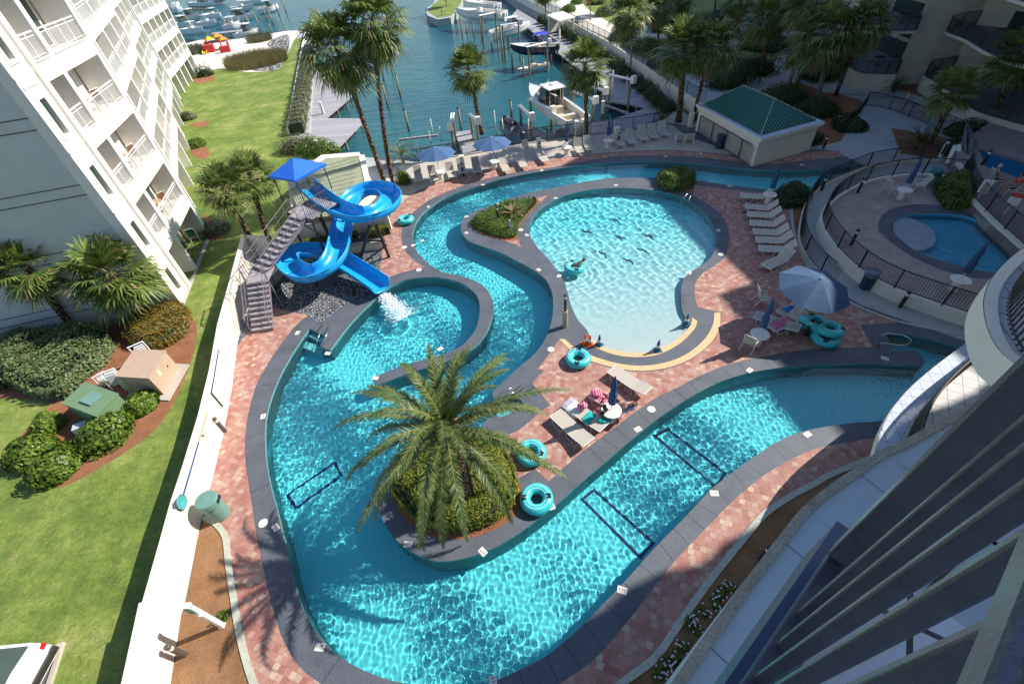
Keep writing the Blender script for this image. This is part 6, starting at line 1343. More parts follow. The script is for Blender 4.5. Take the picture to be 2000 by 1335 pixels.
for s, _ in mk:
    x, y, dgt, where = s.split(',', 3); p = P(float(x), float(y), .0); q = min(RIV + WAVE, key=lambda v: (v - p).length); t = q - p; t.z = 0; a = atan2(t.y, t.x) - pi / 2
    e = empty('depth_marker', V3(p, .004), a, 'white depth marker tile ' + where, 'depth marker', 'depth markers on the coping'); b = MB(); b.box((0, 0, .006), (.30, .22, .012)); b.build('tile', tile_m, e)
    if tx[dgt] is None: tx[dgt] = text(dgt + ' FT', .13, e, (0, 0, .0125), (0, 0, 0), M['black'], 'numeral')
    else: o = tx[dgt].copy(); link(o, e)
lids = ((514, 1021, 'by the palm shadow'), (1272, 799, 'beside the sunbather lounger'), (1017, 449, 'on the rim left of the round pool'), (1408, 497, 'at the sun strip on the right rim'), (1076, 682, 'between the cones and the river'), (818, 527, 'at the neck of the curved wall'), (790, 483, 'on the outer river bend'), (1175, 552, 'none')); 
for x, y, where in lids[:-1]:
    b = MB(); b.lathe([(.17, 0), (.17, .012), (.16, .016), (.001, .016)], n=24); b.lathe([(.03, .016), (.03, .02), (.001, .02)], n=8); o = b.build('skimmer_lid', M['white']); o.location = P(x, y, .004); tag(o, 'round white skimmer lid ' + where, 'skimmer lid', 'skimmer lids')
# pool floor lines and dolphin mosaics
def floor_pt(px_, py_, zf): return P(px_, py_, zf * .74 - .03)
for s, lb in (("1278,852 1304,840 1415,925 1398,952", 'navy rectangle outline on the river floor, right one'), ("1137,975 1160,957 1276,1060 1250,1088", 'navy rectangle outline on the river floor, middle one'), ("563,968 655,905 668,930 580,993", 'navy rectangle outline on the river floor, left one')):
    pts = [V3(floor_pt(*map(float, q.split(',')), -1.2), -1.19) for q in s.split()]; b = MB()
    for i_ in range(4):
        p_, q_ = pts[i_], pts[(i_ + 1) % 4]; d_ = (q_ - p_).normalized() * .055; n_ = Vector((-d_.y, d_.x, 0)); zz = Vector((0, 0, .002 * i_)); b.add([p_ - n_ - d_ + zz, q_ - n_ + d_ + zz, q_ + n_ + d_ + zz, p_ + n_ - d_ + zz], [(0, 1, 2, 3)])
    o = b.build('floor_line', mat('navy_tile_line', (.005, .03, .12), .6)); recv(o); tag(o, lb, 'pool marking')
dol = [(-.5, 0), (-.32, .07), (-.1, .13), (.02, .26), (.08, .14), (.28, .08), (.42, -.06), (.6, -.04), (.5, -.14), (.56, -.28), (.36, -.14), (.1, -.02), (-.06, -.14), (-.12, -.02), (-.34, -.03)]
for i, (x, y, w_) in enumerate(((1202, 433, 'topmost'), (1147, 455, 'leftmost, upper'), (1207, 466, 'in the centre'), (1265, 464, 'rightmost, upper'), (1254, 493, 'rightmost, lower'), (1177, 500, 'leftmost, lower'), (1227, 514, 'lowest, nearest the beach'))):
    p = floor_pt(x, y, -.7); zf = -.085 - .92 * max(0, min(1, (p.y - 15.2 - .006 * (p.x - 7) ** 2) / 14)) ** .85; a = -.9 + .25 * sin(i * 2.1); b = MB(); b.prism([(u * cos(a) * .95 - v * sin(a) * .95, u * sin(a) * .95 + v * cos(a) * .95) for u, v in dol], 0, .02)
    o = b.build('dolphin_mosaic', mat('navy_mosaic', (.004, .03, .08), .5)); o.location = V3(p, zf + .01); recv(o); tag(o, 'small navy dolphin mosaic on the round pool floor, ' + w_, 'pool mosaic', 'dolphin mosaics')
# ------------------------------------------------------------------ handrails
def rails(name, curves, label, r=.022, cat='handrail'):
    e = empty(name, V3(curves[0][0]), 0, label, cat)
    for c in curves: b = MB(); b.tube(spline(c, False, 5), r, 8); wb(b, 'rail', M['steel'], e, smooth=True)
    return e
rails('step_handrail', [[P(618, 676, -.1), P(620, 664, .85), P(628, 640, .9), P(630, 632, 0)], [P(632, 672, .0), P(634, 662, .8), P(642, 646, .85), P(641, 638, 0)]], 'pair of curved steel handrails at the slide pool steps')
rails('entry_handrail', [[P(964, 790, 0), P(968, 775, .8), P(1000, 757, .9), P(1018, 752, 0)], [P(966, 795, 0), P(972, 783, .8), P(1004, 765, .9), P(1024, 756, 0)]], 'steel handrails over the sunken steps right of the date palm')
rails('entry_handrail', [[P(1718, 678, 0), P(1722, 655, .8), P(1745, 650, .85), P(1752, 650, .0)], [P(1712, 677, 0), P(1722, 670, .3), P(1765, 674, .35), P(1780, 664, .3), P(1765, 655, .3), P(1740, 652, .3)]], 'looped steel handrail at the shaded inlet by the balcony')
rails('pool_ladder', [[P(1330, 405, -.6), P(1332, 392, .5), P(1343, 378, .75), P(1350, 386, .0)], [P(1341, 408, -.6), P(1343, 396, .5), P(1350, 382, .75), P(1357, 391, .0)]], 'steel ladder at the upper right rim of the round pool', cat='ladder')
for nm, ps in (('pool_steps', ("590,655 626,668 622,682 586,668", "606,643 634,655 630,662 600,650")), ('entry_steps', ("966,795 1001,770 1012,778 976,806", "975,806 1012,780 1026,790 990,812"))):
    e = empty(nm, P(*map(float, ps[0].split()[0].split(','))), 0, 'pale steps under water ' + ('below the curved handrails by the slide pool' if nm == 'pool_steps' else 'in the sunken entry right of the date palm'), 'steps')
    for i, s in enumerate(ps): b = MB(); b.prism(L2(s), -1.2, -.62 + i * .28); recv(wb(b, 'step', M['poolfloor'] if 0 else M.setdefault('stepm', mat('pale_aqua_plaster', (.18, .66, .70), .7, .05, 3)), e))
# sandals
b = MB(); b.box((0, 0, .02), (.11, .27, .03), .3); b.box((.16, .03, .02), (.11, .27, .03), .1); o = b.build('sandals', M['black'], bevel=.012); o.location = P(1450, 415); tag(o, 'pair of dark sandals on shaded pavers by the lounger row', 'sandals')
# ------------------------------------------------------------------ boats, lifts, pilings
WZ = -1.3
def loft(b, L, B, Hh, mi=0, stern=.85, deckmi=1, sheer=.3, keel=.0):
    """hull with pointed bow at +x, keel at z=0; returns deck height function"""
    n = 12; secs = []
    for i in range(n + 1):
        f = i / n; x = -L / 2 + L * f; w_ = B / 2 * (stern + (1 - stern) * sin(min(1, f * 2.2) * pi / 2)) * (1 - max(0, (f - .45) / .55) ** 2.3); h = Hh * (1 + sheer * f * f); k = keel + Hh * .75 * max(0, (f - .6) / .4) ** 2
        secs.append([(x, -w_, h), (x, -w_ * .92, k + (h - k) * .45), (x, -w_ * .55, k + (h - k) * .12), (x, 0, k), (x, w_ * .55, k + (h - k) * .12), (x, w_ * .92, k + (h - k) * .45), (x, w_, h)])
    vs = [v for s in secs for v in s]; m = 7; fs = [(i * m + j, (i + 1) * m + j, (i + 1) * m + j + 1, i * m + j + 1) for i in range(n) for j in range(m - 1)]
    fs.append(tuple(range(m))[::-1]); b.add(vs, fs, mi); return secs
def boat(bow, stern, z, label, L=None, B=2.6, kind='console', hull=None, canopy=None, hz=1.25, group='boats in the slips'):
    A, C = P(*bow, z + 1), P(*stern, z + 1); d = A - C; L = L or d.length; c = (A + C) / 2; e = empty('motor_boat', V3(c, z), atan2(d.y, d.x), label, 'boat', group)
    b = MB(); secs = loft(b, L, B, hz); h = b.build('hull', hull or M['hull'], e, smooth=False)
    b = MB(); n = len(secs); rim = [Vector(s[0]) for s in secs] + [Vector(s[6]) for s in secs[::-1]]
    k0 = int(n * .58)
    dk = [Vector(secs[i][0]) for i in range(k0, n)] + [Vector(secs[i][6]) for i in range(n - 1, k0 - 1, -1)]; b.add([v * 1 for v in dk], [tuple(range(len(dk)))])
    for sd_ in (0, 6):
        o_ = [Vector(s[sd_]) + Vector((0, 0, .02)) for s in secs[:k0 + 1]]; i_ = [Vector((p.x, p.y * .82, p.z)) for p in o_]; b.ribbon(o_, i_); b.ribbon(i_, [Vector((p.x, p.y, p.z - hz * .55)) for p in i_])
    b.build('foredeck', M['hull'], e)
    b = MB(); b.add([(-L * .49, -B * .35, hz * .5), (L * .08, -B * .42, hz * .5), (L * .08, B * .42, hz * .5), (-L * .49, B * .35, hz * .5)], [(0, 1, 2, 3)]); b.box((-L * .30, 0, hz * .5 + .2), (.5, B * .6, .4)); b.box((-L * .12, 0, hz * .5 + .3), (.6, .9, .6)); b.build('cockpit', M['boatin'], e)
    b = MB(); b.tube([Vector(s[0]) + Vector((0, .03, .03)) for s in secs], .035, 5); b.tube([Vector(s[6]) + Vector((0, -.03, .03)) for s in secs], .035, 5); b.build('gunwale', M['hull'] if kind != 'navy' else M['hull'], e)
    if kind == 'hardtop':
        b = MB(); zc = hz + .02
        b.add([(L * .26, -.55, zc + .15), (L * .26, .55, zc + .15), (L * .10, .95, zc + .20), (-L * .04, 1.0, zc + .15), (-L * .04, -1.0, zc + .15), (L * .10, -.95, zc + .20), (L * .06, -.8, zc + 1.35), (L * .06, .8, zc + 1.35), (-L * .06, .85, zc + 1.38), (-L * .06, -.85, zc + 1.38)], [(0, 1, 7, 6), (1, 2, 7), (0, 6, 5), (2, 3, 8, 7), (5, 6, 9, 4)]); b.build('windshield', M['glass'], e)
        b = MB(); b.box((-L * .02, 0, zc + 1.46), (2.3, 1.9, .10)); b.lathe([(.28, 0), (.28, .12), (.1, .2), (0, .2)], (0, 0, zc + 1.5), 12); b.box((L * .05, .3, zc + 1.54), (.4, .3, .05)); ht = b.build('hardtop', M['hull'], e, bevel=.03)
        b = MB()
        for x, y in ((-.35, -.8), (-.35, .8), (-1.1, -.7), (-1.1, .7), (.9, -.75), (.9, .75)): b.tube([(x, y, hz * .6), (x * .95, y, zc + 1.42)], .025, 5)
        for s_ in (-1, 1): b.tube([(L * .14, s_ * .95, hz + .15), (L * .30, s_ * .85, hz + .62), (L * .47, s_ * .2, hz + .75)], .018, 5); b.tube([(-.9, s_ * .8, zc + 1.4), (-1.9, s_ * 1.2, zc + 3.6)], .014, 4)
        b.build('rails_and_rods', M['steel'], e)
    elif kind == 'console':
        b = MB(); b.box((-.1, 0, hz + .1), (.9, .8, .9)); b.build('console', M['hull'], e, bevel=.06); b = MB()
        for x, y in ((-.5, -.6), (-.5, .6), (.5, -.6), (.5, .6)): b.tube([(x, y, hz * .5), (x * .9, y * .95, hz + 1.35)], .025, 5)
        b.build('t_top_frame', M['steel'], e); b = MB(); b.box((0, 0, hz + 1.38), (2.0, 1.6, .06)); b.build('t_top', canopy or M['hull'], e, bevel=.02)
    elif kind == 'navy':
        b = MB(); b.add([(L * .12, -.9, hz + .15), (L * .12, .9, hz + .15), (L * .02, .95, hz + .7), (L * .02, -.95, hz + .7)], [(0, 1, 2, 3)]); b.build('windshield', M['glass'], e); b = MB(); b.add([(-.1, -1.05, hz + 1.35), (-.1, 1.05, hz + 1.35), (-1.1, 1.1, hz + 1.5), (-1.1, -1.1, hz + 1.5), (-2.1, -1.05, hz + 1.35), (-2.1, 1.05, hz + 1.35)], [(0, 1, 2, 3), (3, 2, 5, 4)]); b.build('bimini_top', M['bimini'], e)
        b = MB()
        for x in (-.1, -1.1, -2.1): b.tube([(-1.1, -1.0, hz), (x, -1.05, hz + 1.4)], .015, 4); b.tube([(-1.1, 1.0, hz), (x, 1.05, hz + 1.4)], .015, 4)
        b.build('bimini_frame', M['steel'], e)
    b = MB(); b.box((-L / 2 - .25, -.35, hz * .75), (.45, .35, .65)); b.box((-L / 2 - .25, .35, hz * .75), (.45, .35, .65)); b.box((-L / 2 - .2, 0, hz * .3), (.15, .9, .8)); b.build('outboard', M['hull'] if kind != 'navy' else M['dark'], e, bevel=.05)
    return e
boat((1035, 178), (1130, 240), .1, 'large white hardtop boat raised on the lift behind the studded palm', B=3.0, kind='hardtop', hz=1.35)
boat((892, 28), (985, 30), .0, 'big white centre console boat at the head of the slips, nearest the grassy point', B=3.0, hz=1.6)
boat((905, 8), (972, 12), .2, 'white boat half hidden behind the big one at the grassy point', B=2.8, hz=1.4)
boat((1035, 50), (962, 66), .2, 'white centre console boat on the second lift, bow towards the dock', B=2.7, hz=1.3)
boat((997, 94), (1086, 90), .1, 'navy hulled boat with a royal blue bimini on the lift', B=2.5, kind='navy', hull=M['hullnavy'], hz=1.15)
b = boat((1012, 128), (1062, 118), -1.0, 'small grey covered skiff floating below the navy boat', L=4.2, B=1.4, kind='none', hz=.45)
def piling(top, bot, label, r=.13, m=None, cap=True, group='dark pilings standing in the canal', zb=WZ):
    B = P(*bot, zb); best = min(((P(top[0], top[1], zb + .1 * i) - V3(B, zb + .1 * i)).length, .1 * i) for i in range(5, 90)); h = max(.9, best[1]); e = empty('piling', B, 0, label, 'piling', group)
    b = MB(); b.lathe([(r, -.4), (r * .92, h)], n=10); b.build('pile_shaft', m or M['pile'], e, smooth=True)
    if cap: b = MB(); b.lathe([(r * 1.15, h), (r * 1.1, h + .06), (.001, h + .22)], n=10); b.build('pile_cap', M['dark'], e)
    return e
plist = (((750, 90), (765, 140), 'farthest dark piling left of centre in the canal'), ((736, 112), (750, 158), 'second dark piling beside the leaning palms'), ((746, 165), (758, 210), 'dark piling just right of the leaning palm trunks'), ((772, 146), (783, 192), 'middle piling in open water right of the leaning palms'), ((789, 215), (799, 256), 'piling in open water nearest the left umbrella'), ((895, 211), (901, 253), 'dark piling left of the bushy canal palm'), ((997, 196), (1000, 240), 'tall dark piling between the bushy palm and lifted boat'), ((899, 27), (903, 73), 'piling at the bow of the big far boat'), ((938, 30), (942, 83), 'long piling amid the far boats'), ((924, 44), (926, 73), 'short piling under the big far boat'), ((978, 51), (982, 118), 'long piling at the stern of the second lifted boat'), ((1000, 98), (1001, 135), 'piling at the bow of the navy boat'), ((959, 69), (961, 96), 'slim piling left of the second lifted boat'), ((990, 68), (993, 96), 'slim piling between second boat and navy boat'), ((1022, 114), (1023, 152), 'slim piling below the navy boat'), ((1074, 82), (1076, 126), 'thick piling at the stern of the navy boat'), ((1037, 94), (1039, 127), 'piling in front of the navy hull'), ((910, 45), (912, 66), 'short piling under the big boat bow'), ((864, 22), (866, 45), 'lone piling at the grassy point'))
for t, b_, lb in plist: piling(t, b_, lb, cap='slim' not in lb)
for t, b_, lb in (((964, 215), (969, 257), 'white pvc pole right of the bushy palm'), ((979, 232), (983, 258), 'short white pvc pole right of the bushy palm'), ((840, 232), (846, 262), 'white pvc pole left of the motor box lift'), ((836, 255), (841, 275), 'short white pole above the left umbrella'), ((812, 262), (806, 288), 'short slanted white pole beside the left umbrella'), ((824, 262), (820, 285), 'second slanted white pole beside the left umbrella'), ((865, 246), (862, 270), 'pink tinted pole above the left umbrella'), ((918, 233), (921, 262), 'white pole at the foot of the bushy palm'), ((1030, 233), (1033, 262), 'white pole at the small left lift'), ((1160, 130), (1161, 185), 'tall white guide pole behind the studded palm'), ((1193, 136), (1194, 195), 'tall white guide pole right of the studded palm'), ((1225, 146), (1222, 185), 'white guide pole at the empty slip')): piling(t, b_, lb, .05, M['white'], False, 'white guide poles at the slips', -.4)
def lift(p0, p1, z, label, w_=.09):
    A, C = P(*p0, z), P(*p1, z); e = empty('boat_lift', V3(C, -1.3), 0, label, 'boat lift', 'boat lift beams'); d = (C - A).normalized(); b = MB(); s = Vector((-d.y, d.x, 0)) * .12
    for k in (-1, 1): b.tube([A + s * k, C + s * k], w_, 4)
    wb(b, 'beam', M['whitemetal'], e)
    for q in (A + d * .3, C - d * .3): b = MB(); b.tube([V3(q, -1.7), V3(q, z)], .13, 8); wb(b, 'pile', M['pile'], e)
    b = MB(); b.box(C + d * .1 + Vector((0, 0, .05)), (.42, .5, .7), atan2(d.y, d.x)); wb(b, 'motor_box', M['white'], e, bevel=.03)
    for q in (A.lerp(C, .2), A.lerp(C, .8)): b = MB(); b.tube([q, V3(q, z - 1.6)], .012, 4); wb(b, 'cable', M['steel'], e)
for a, c_, z, lb in (((1033, 193), (1079, 215), 1.6, 'white lift beam along the near side of the hardtop boat'), ((1115, 177), (1162, 196), 1.6, 'white lift beam along the far side of the hardtop boat'), ((1014, 205), (1038, 228), 1.5, 'short white lift beam left of the hardtop boat'), ((1142, 164), (1182, 178), 1.8, 'white lift beam behind the studded palm'), ((1188, 146), (1236, 156), 2.2, 'white lift beam nearest the long wall'), ((884, 221), (879, 247), 1.6, 'white lift beam pointing into the canal above the left umbrella'), ((916, 222), (932, 236), 1.5, 'white lift beam behind the bushy palm'), ((1028, 92), (1072, 82), 2.2, 'grey lift beam in front of the navy boat'), ((977, 50), (1016, 44), 3.4, 'brown lift beam in front of the second boat'), ((936, 31), (970, 24), 4.2, 'brown lift beam in front of the big far boat')): lift(a, c_, z, lb)
for p0, p1, z, lb, wd in (((780, 273), (856, 264), -.3, 'long pale boardwalk beam at the left end of the canal fence', .25), ((1180, 205), (1228, 222), -.5, 'wooden cradle beam in the empty slip', .25), ((1205, 190), (1222, 200), -.5, 'short wooden cradle beam in the empty slip', .2), ((1025, 262), (1010, 240), -.3, 'brown timber beam beside the covered jet ski', .25)):
    A, C = P(*p0, z), P(*p1, z); d = C - A; b = MB(); b.box(Vector((0, 0, 0)), (d.length, wd, .18), atan2(d.y, d.x)); o = b.build('timber_beam', M['deck'], bevel=.01); o.location = (A + C) / 2; tag(o, lb, 'beam')
for s, lb in (("888,258 918,254 930,292 905,302", 'grey floating dock section right of the left umbrella'), ("1024,252 1048,248 1068,262 1036,268", 'small pale floating platform beside the left lift')):
    e = empty('floating_dock', P(*map(float, s.split()[0].split(',')), -.3), 0, lb, 'dock'); b = MB(); b.prism(L2(s, -.3), -.6, -.3); wb(b, 'float', M['deck'], e, bevel=.02)
e = empty('covered_jet_ski', P(995, 252, -.5), 1.9, 'grey covered jet ski on its cradle above the right umbrella', 'jet ski'); b = MB(); loft(b, 2.9, 1.1, .75); b.build('hull', mat('grey_cover', (.14, .14, .17), .6, .15, 5), e, smooth=True); b = MB(); b.lathe([(.5, .5), (.45, .95), (.25, 1.15), (0, 1.2)], n=10); b.v = [(x * 1.7, y * .8, z) for x, y, z in b.v]; b.build('cover', mat('grey_cover', (.16, .16, .19), .6, .15, 5), e, smooth=True)
e = empty('fire_hydrant', P(1288, 194), 0, 'red hydrant post at the foot of the round bushes', 'hydrant'); b = MB(); b.lathe([(.16, 0), (.16, .05), (.11, .08), (.11, .6), (.15, .62), (.14, .7), (.05, .82), (0, .84)], n=12); b.build('hydrant_body', M['red'], e, smooth=False); b = MB(); b.tube([(-.2, 0, .5), (.2, 0, .5)], .06, 8); b.build('outlets', M['red'], e)
for i, (x, y, h, lb) in enumerate(((625, 300, 1.2, 'white power pedestal at the near end of the sawtooth dock'), ((632), 222, 1.2, 'white power pedestal in the middle of the sawtooth dock'), (1083, 262, 1.3, 'white power pedestal behind the canal fence'), (1177, 222, 1.1, 'white power pedestal on the dock by the empty slip'))):
    e = empty('power_pedestal', P(x, y, -.25), 0, lb, 'power pedestal', 'white dock pedestals'); b = MB(); b.box((0, 0, h / 2), (.26, .26, h)); b.build('pedestal', M['white'], e, bevel=.02); b = MB(); b.box((0, 0, h + .05), (.34, .34, .12)); b.build('cap', M['white'], e, bevel=.03)
e = empty('utility_marker', P(997, 448, .25), 0, 'small grey utility post in the teardrop hedge bed', 'post'); b = MB(); b.box((0, 0, .35), (.12, .1, .7)); b.build('marker_post', M['endwall'], e, bevel=.01)
# marina far left
mar = ((338, 358, 22, 20, .0, 'white boat nearest the building top in the marina'), (352, 392, 36, 34, .0, 'white boat with long side in the marina middle'), (360, 398, 60, 62, 0, 'low white boat at the inner end of the marina'), (372, 420, 8, 10, 0, 'long white boat at the top edge of the marina'), (405, 432, 30, 34, 0, 'small white boat between marina pilings'), (440, 500, 38, 34, 0, 'long white boat along the marina pier'), (452, 496, 18, 15, 0, 'white boat with grey cabin in the marina'), (476, 528, 6, 2, 0, 'white boat at the top right of the marina'), (388, 425, 48, 46, 0, 'boat with pale top near the orange playset'), (345, 372, 48, 50, 0, 'grey boat half hidden by the building edge'), (438, 470, 54, 50, 0, 'boat moored by the marina pier end'), (505, 545, 22, 16, 0, 'outer white boat at the right end of the marina'), (400, 445, 0, -3, 0, 'white boat cut by the top edge over the marina'), (462, 505, 70, 66, 0, 'low boat between the pier and the white sand'), (330, 352, 14, 10, 0, 'boat just clear of the building at the marina'))
for i, (xa, xb, ya, yb, z, lb) in enumerate(mar): boat((xb, yb), (xa, ya), -1.2 + .3 * (i % 3), lb, B=3.0, hz=1.5, kind=('console', 'hardtop')[i % 2], group='boats moored in the marina')
dock('marina_pier', "413,64 503,54 507,57 415,67", -.2, 'narrow timber pier at the marina edge near the playset')
for i, (t, b_, lb) in enumerate((((498, 30), (508, 58), 'marina piling at the pier end'), ((482, 32), (490, 56), 'marina piling left of the pier end'), ((512, 10), (522, 40), 'marina piling with red hull behind'), ((528, 46), (532, 67), 'lone marina piling off the beach'), ((540, 5), (546, 32), 'outer marina piling in line'), ((452, 36), (460, 58), 'marina piling mid pier'), ((466, 34), (474, 57), 'marina piling right of mid pier'), ((438, 38), (446, 60), 'marina piling left of mid pier'), ((552, 0), (558, 22), 'outermost marina piling in open water'), ((425, 18), (432, 40), 'marina piling among the white boats'), ((396, 22), (402, 42), 'marina piling by the pale boat'), ((366, 30), (371, 50), 'marina piling near the building'), ((526, 20), (534, 50), 'marina piling in open water'), ((470, 6), (477, 26), 'marina piling at the top edge'))): piling(t, b_, lb, .16, None, False, 'pilings of the marina')
# playset
e = empty('playset', P(428, 100), 0, 'orange, yellow and red plastic playset on the white sand', 'playset')
def at_(x, y, z): return P(428 + x, 100 + y, 0) + Vector((0, 0, z))
b = MB()
for x, y in ((-22, 0), (-8, -2), (8, -2), (22, 0), (-20, -9), (20, -9)): b.tube([at_(x, y, 0), at_(x, y, 1.5)], .14, 6)
wb(b, 'posts', M['red'], e)
for x, m_ in ((-12, M['yellow']), (14, M['orangeplay']), (6, M['orangeplay'])):
    b = MB(); c = at_(x, -5, 1.5 + (.5 if x == 6 else 0)); b.lathe([(1.2, 0), (.05, .6)], c, 4); wb(b, 'roof', m_, e)
b = MB(); trough(b, [at_(-14, -5, 1.3), at_(-20, -1, .8), at_(-25, 4, .35), at_(-27, 7, .2)], [(-.4, .3), (-.35, 0), (.35, 0), (.4, .3)]); wb(b, 'slide', M['yellow'], e)
for c_, d_ in ((at_(-16, 2, .6), (1.8, 1.4, 1.2)), (at_(14, 2, .5), (1.8, 1.2, 1.0))): b = MB(); b.box(c_, d_, .3); wb(b, 'panel', M['red'], e, bevel=.1)
b = MB(); b.box(at_(2, -4, 1.3), (3.6, 1.8, .25)); wb(b, 'platform', mat('violet_plastic', (.2, .08, .15), .6), e)
# pavilion in the park
PV = empty('park_pavilion', P(1095, 62), 0, 'small open pavilion with flat cream roof beside the far palm', 'pavilion'); q = [P(1068, 29, 2.5), P(1092, 41, 2.5), P(1124, 33, 2.5)]; q.append(q[0] + q[2] - q[1]); b = MB(); b.prism(q, 2.3, 2.5); wb(b, 'roof', M['cream'], PV); c = sum(q, Vector()) / 4
for p in q: p = c + (p - c) * .85; b = MB(); b.tube([V3(p, 0), V3(p, 2.3)], .18, 4); wb(b, 'column', M['cream'], PV)
b = MB(); p0, p1 = c + (q[0] - c) * .85, c + (q[3] - c) * .85; b.box((p0 + p1) / 2 + Vector((0, 0, -1.35)), ((p1 - p0).length, .15, 2.2), atan2((p1 - p0).y, (p1 - p0).x)); wb(b, 'back_wall', M['white'], PV)
# car and parking corner at the lower left
tag(sheet('parking_asphalt', L2("-500,1270 46,1293 122,1262 100,1335 60,1480 -600,1480"), .012, mat('grey_asphalt', (.14, .14, .15), .9, .15, 4, bump=.3)), kind='structure')
b = MB(); c = L2("-500,1266 44,1288 129,1254 104,1335 64,1480"); l, r = offs(c, 0), offs(c, .14); b.ribbon([V3(p, .12) for p in l], [V3(p, .12) for p in r]); b.ribbon([V3(p, 0) for p in l], [V3(p, .12) for p in l]); b.ribbon([V3(p, .12) for p in r], [V3(p, 0) for p in r]); tag(b.build('parking_kerb', M['conc']), kind='structure')
A_ = P(52, 1316, .9); d_ = (P(-60, 1330, .9) - A_).normalized(); rzc = atan2(d_.y, d_.x)
e = empty('parked_car', V3(A_ + d_ * 2.25), rzc, 'white parked car with red tail light, cut by the lower left corner', 'car')
sec = [(-2.25, .55, .92, .55), (-2.2, .8, 1.0, .8), (-1.9, .86, 1.03, .84), (-.9, .88, 1.05, .86), (.9, .88, 1.02, .86), (2.0, .86, .85, .8), (2.25, .72, .6, .7)]
b = MB(); vs = []
for x, w0, h, w1 in sec: vs += [(x, -w0, .28), (x, -w0 * 1.03, .62), (x, -w1 * .96, h), (x, 0, h + .03), (x, w1 * .96, h), (x, w0 * 1.03, .62), (x, w0, .28)]
b.add(vs, [(i * 7 + j, (i + 1) * 7 + j, (i + 1) * 7 + j + 1, i * 7 + j + 1) for i in range(6) for j in range(6)] + [tuple(range(7))[::-1], tuple(42 + k for k in range(7))]); b.build('body', mat('white_car_paint', (.75, .75, .76), .2, .02, 3, spec=.6), e, smooth=False, bevel=.02)
b = MB(); b.add([(-1.95, -.72, 1.02), (-1.95, .72, 1.02), (-1.35, -.6, 1.45), (-1.35, .6, 1.45), (.2, -.6, 1.47), (.2, .6, 1.47), (1.0, -.72, 1.03), (1.0, .72, 1.03)], [(0, 2, 3, 1), (4, 6, 7, 5), (0, 6, 4, 2), (1, 3, 5, 7)]); b.build('windows', M['glass'], e); b = MB(); b.box((-.58, 0, 1.48), (1.6, 1.22, .04)); b.build('roof', M['white'], e, bevel=.02)
for y in (-.72, .72): b = MB(); b.box((-2.2, y, .86), (.10, .18, .16)); b.build('tail_light', mat('red_lens', (.6, .01, .02), .2, .1, 20), e, bevel=.02)
for x in (-1.4, 1.4):
    for y in (-.82, .82): b = MB(); b.tube([(x, y - .1, .33), (x, y + .1, .33)], .33, 20); w_ = b.build('wheel', M['black'], e); b = MB(); b.tube([(x, y - .11, .33), (x, y + .11, .33)], .2, 14); b.build('rim', M['steel'], w_)
b = MB(); b.box((-2.27, 0, .48), (.12, 1.6, .22)); b.build('bumper', M['dark'], e, bevel=.03)
# balcony furniture on the white building and a grill
def bt(a, d, z): return O1 + u1 * a + n1 * d + Vector((0, 0, z))
def btable(p, label, m=M['greytan'], r=.45):
    e = empty('balcony_table', p, 0, label, 'table'); b = MB(); b.lathe([(.001, .70), (r, .70), (r, .74), (.001, .74)], n=20); b.build('table_top', m, e); b = MB(); b.tube([(0, 0, .02), (0, 0, .7)], .035, 6); b.lathe([(.25, 0), (.25, .03), (.03, .04)], n=12); b.build('pedestal', M['dark'], e)
brown = mat('rattan_brown', (.22, .10, .05), .7, .2, 20)
for i, (a, d, z, lb) in enumerate(((6.6, -1.0, 3.1, 'round table on the first floor balcony of the white building'), (6.3, -1.0, 6.2, 'round table on the second floor balcony of the white building'), (6.0, -1.0, 9.3, 'round table on the third floor balcony of the white building'))): btable(bt(a, d, z), lb)
for i, (a, d, z, rz, lb) in enumerate(((5.2, -.8, 9.3, .2, 'left chair on the third floor balcony'), (7.2, -.8, 9.3, 2.8, 'right chair on the third floor balcony'), (2.7, -.8, 9.3, 1.0, 'chair on the small third floor corner balcony'), (5.6, -.9, 3.1, .3, 'left chair on the first floor balcony'), (7.5, -.9, 3.1, 2.6, 'right chair on the first floor balcony'), (5.3, -.9, 6.2, .2, 'left chair on the second floor balcony'), (7.3, -.9, 6.2, 2.9, 'right chair on the second floor balcony'), (2.9, -1.0, 3.1, 1.2, 'chair on the small first floor corner balcony'), (6.6, -1.0, 0, 1.9, 'chair under the ground floor arcade of the white building'))):
    e = empty('patio_chair', bt(a, d, z), rz, lb, 'chair'); chair_parts(e)
    for ch in e.children:
        if ch.name.startswith(('seat', 'backrest')): ch.data.materials[0] = brown
e = empty('kettle_grill', P(330, 524), 0, 'dark green covered grill on the ground floor patio', 'grill'); b = MB(); b.lathe([(.001, .55), (.3, .62), (.36, .85), (.30, 1.05), (.12, 1.15), (.001, 1.16)], n=18); b.build('kettle', mat('green_cover', (.03, .16, .12), .6), e, smooth=True); b = MB(); [b.tube([(x, y, 0), (x * .6, y * .6, .65)], .02, 5) for x, y in ((-.35, -.25), (.35, -.25), (0, .38))]; b.build('stand', M['dark'], e); b = MB(); b.box((.5, 0, .7), (.45, .5, .04)); b.build('side_shelf', M['greytan'], e)
bundle((0, 0), 0, M['pink'], 'pink and blue beach float on the small second floor corner balcony', (.45, .3, .12), 9, 'beach_float', 'float').location = bt(2.6, -.8, 6.22)
e = empty('patio_chair', P(383, 468), 2.0, 'green patio chair beside the arcade pier', 'chair'); chair_parts(e)
for ch in e.children:
    if not ch.name.startswith('frame'): ch.data.materials[0] = mat('green_plastic', (.02, .25, .15), .5)
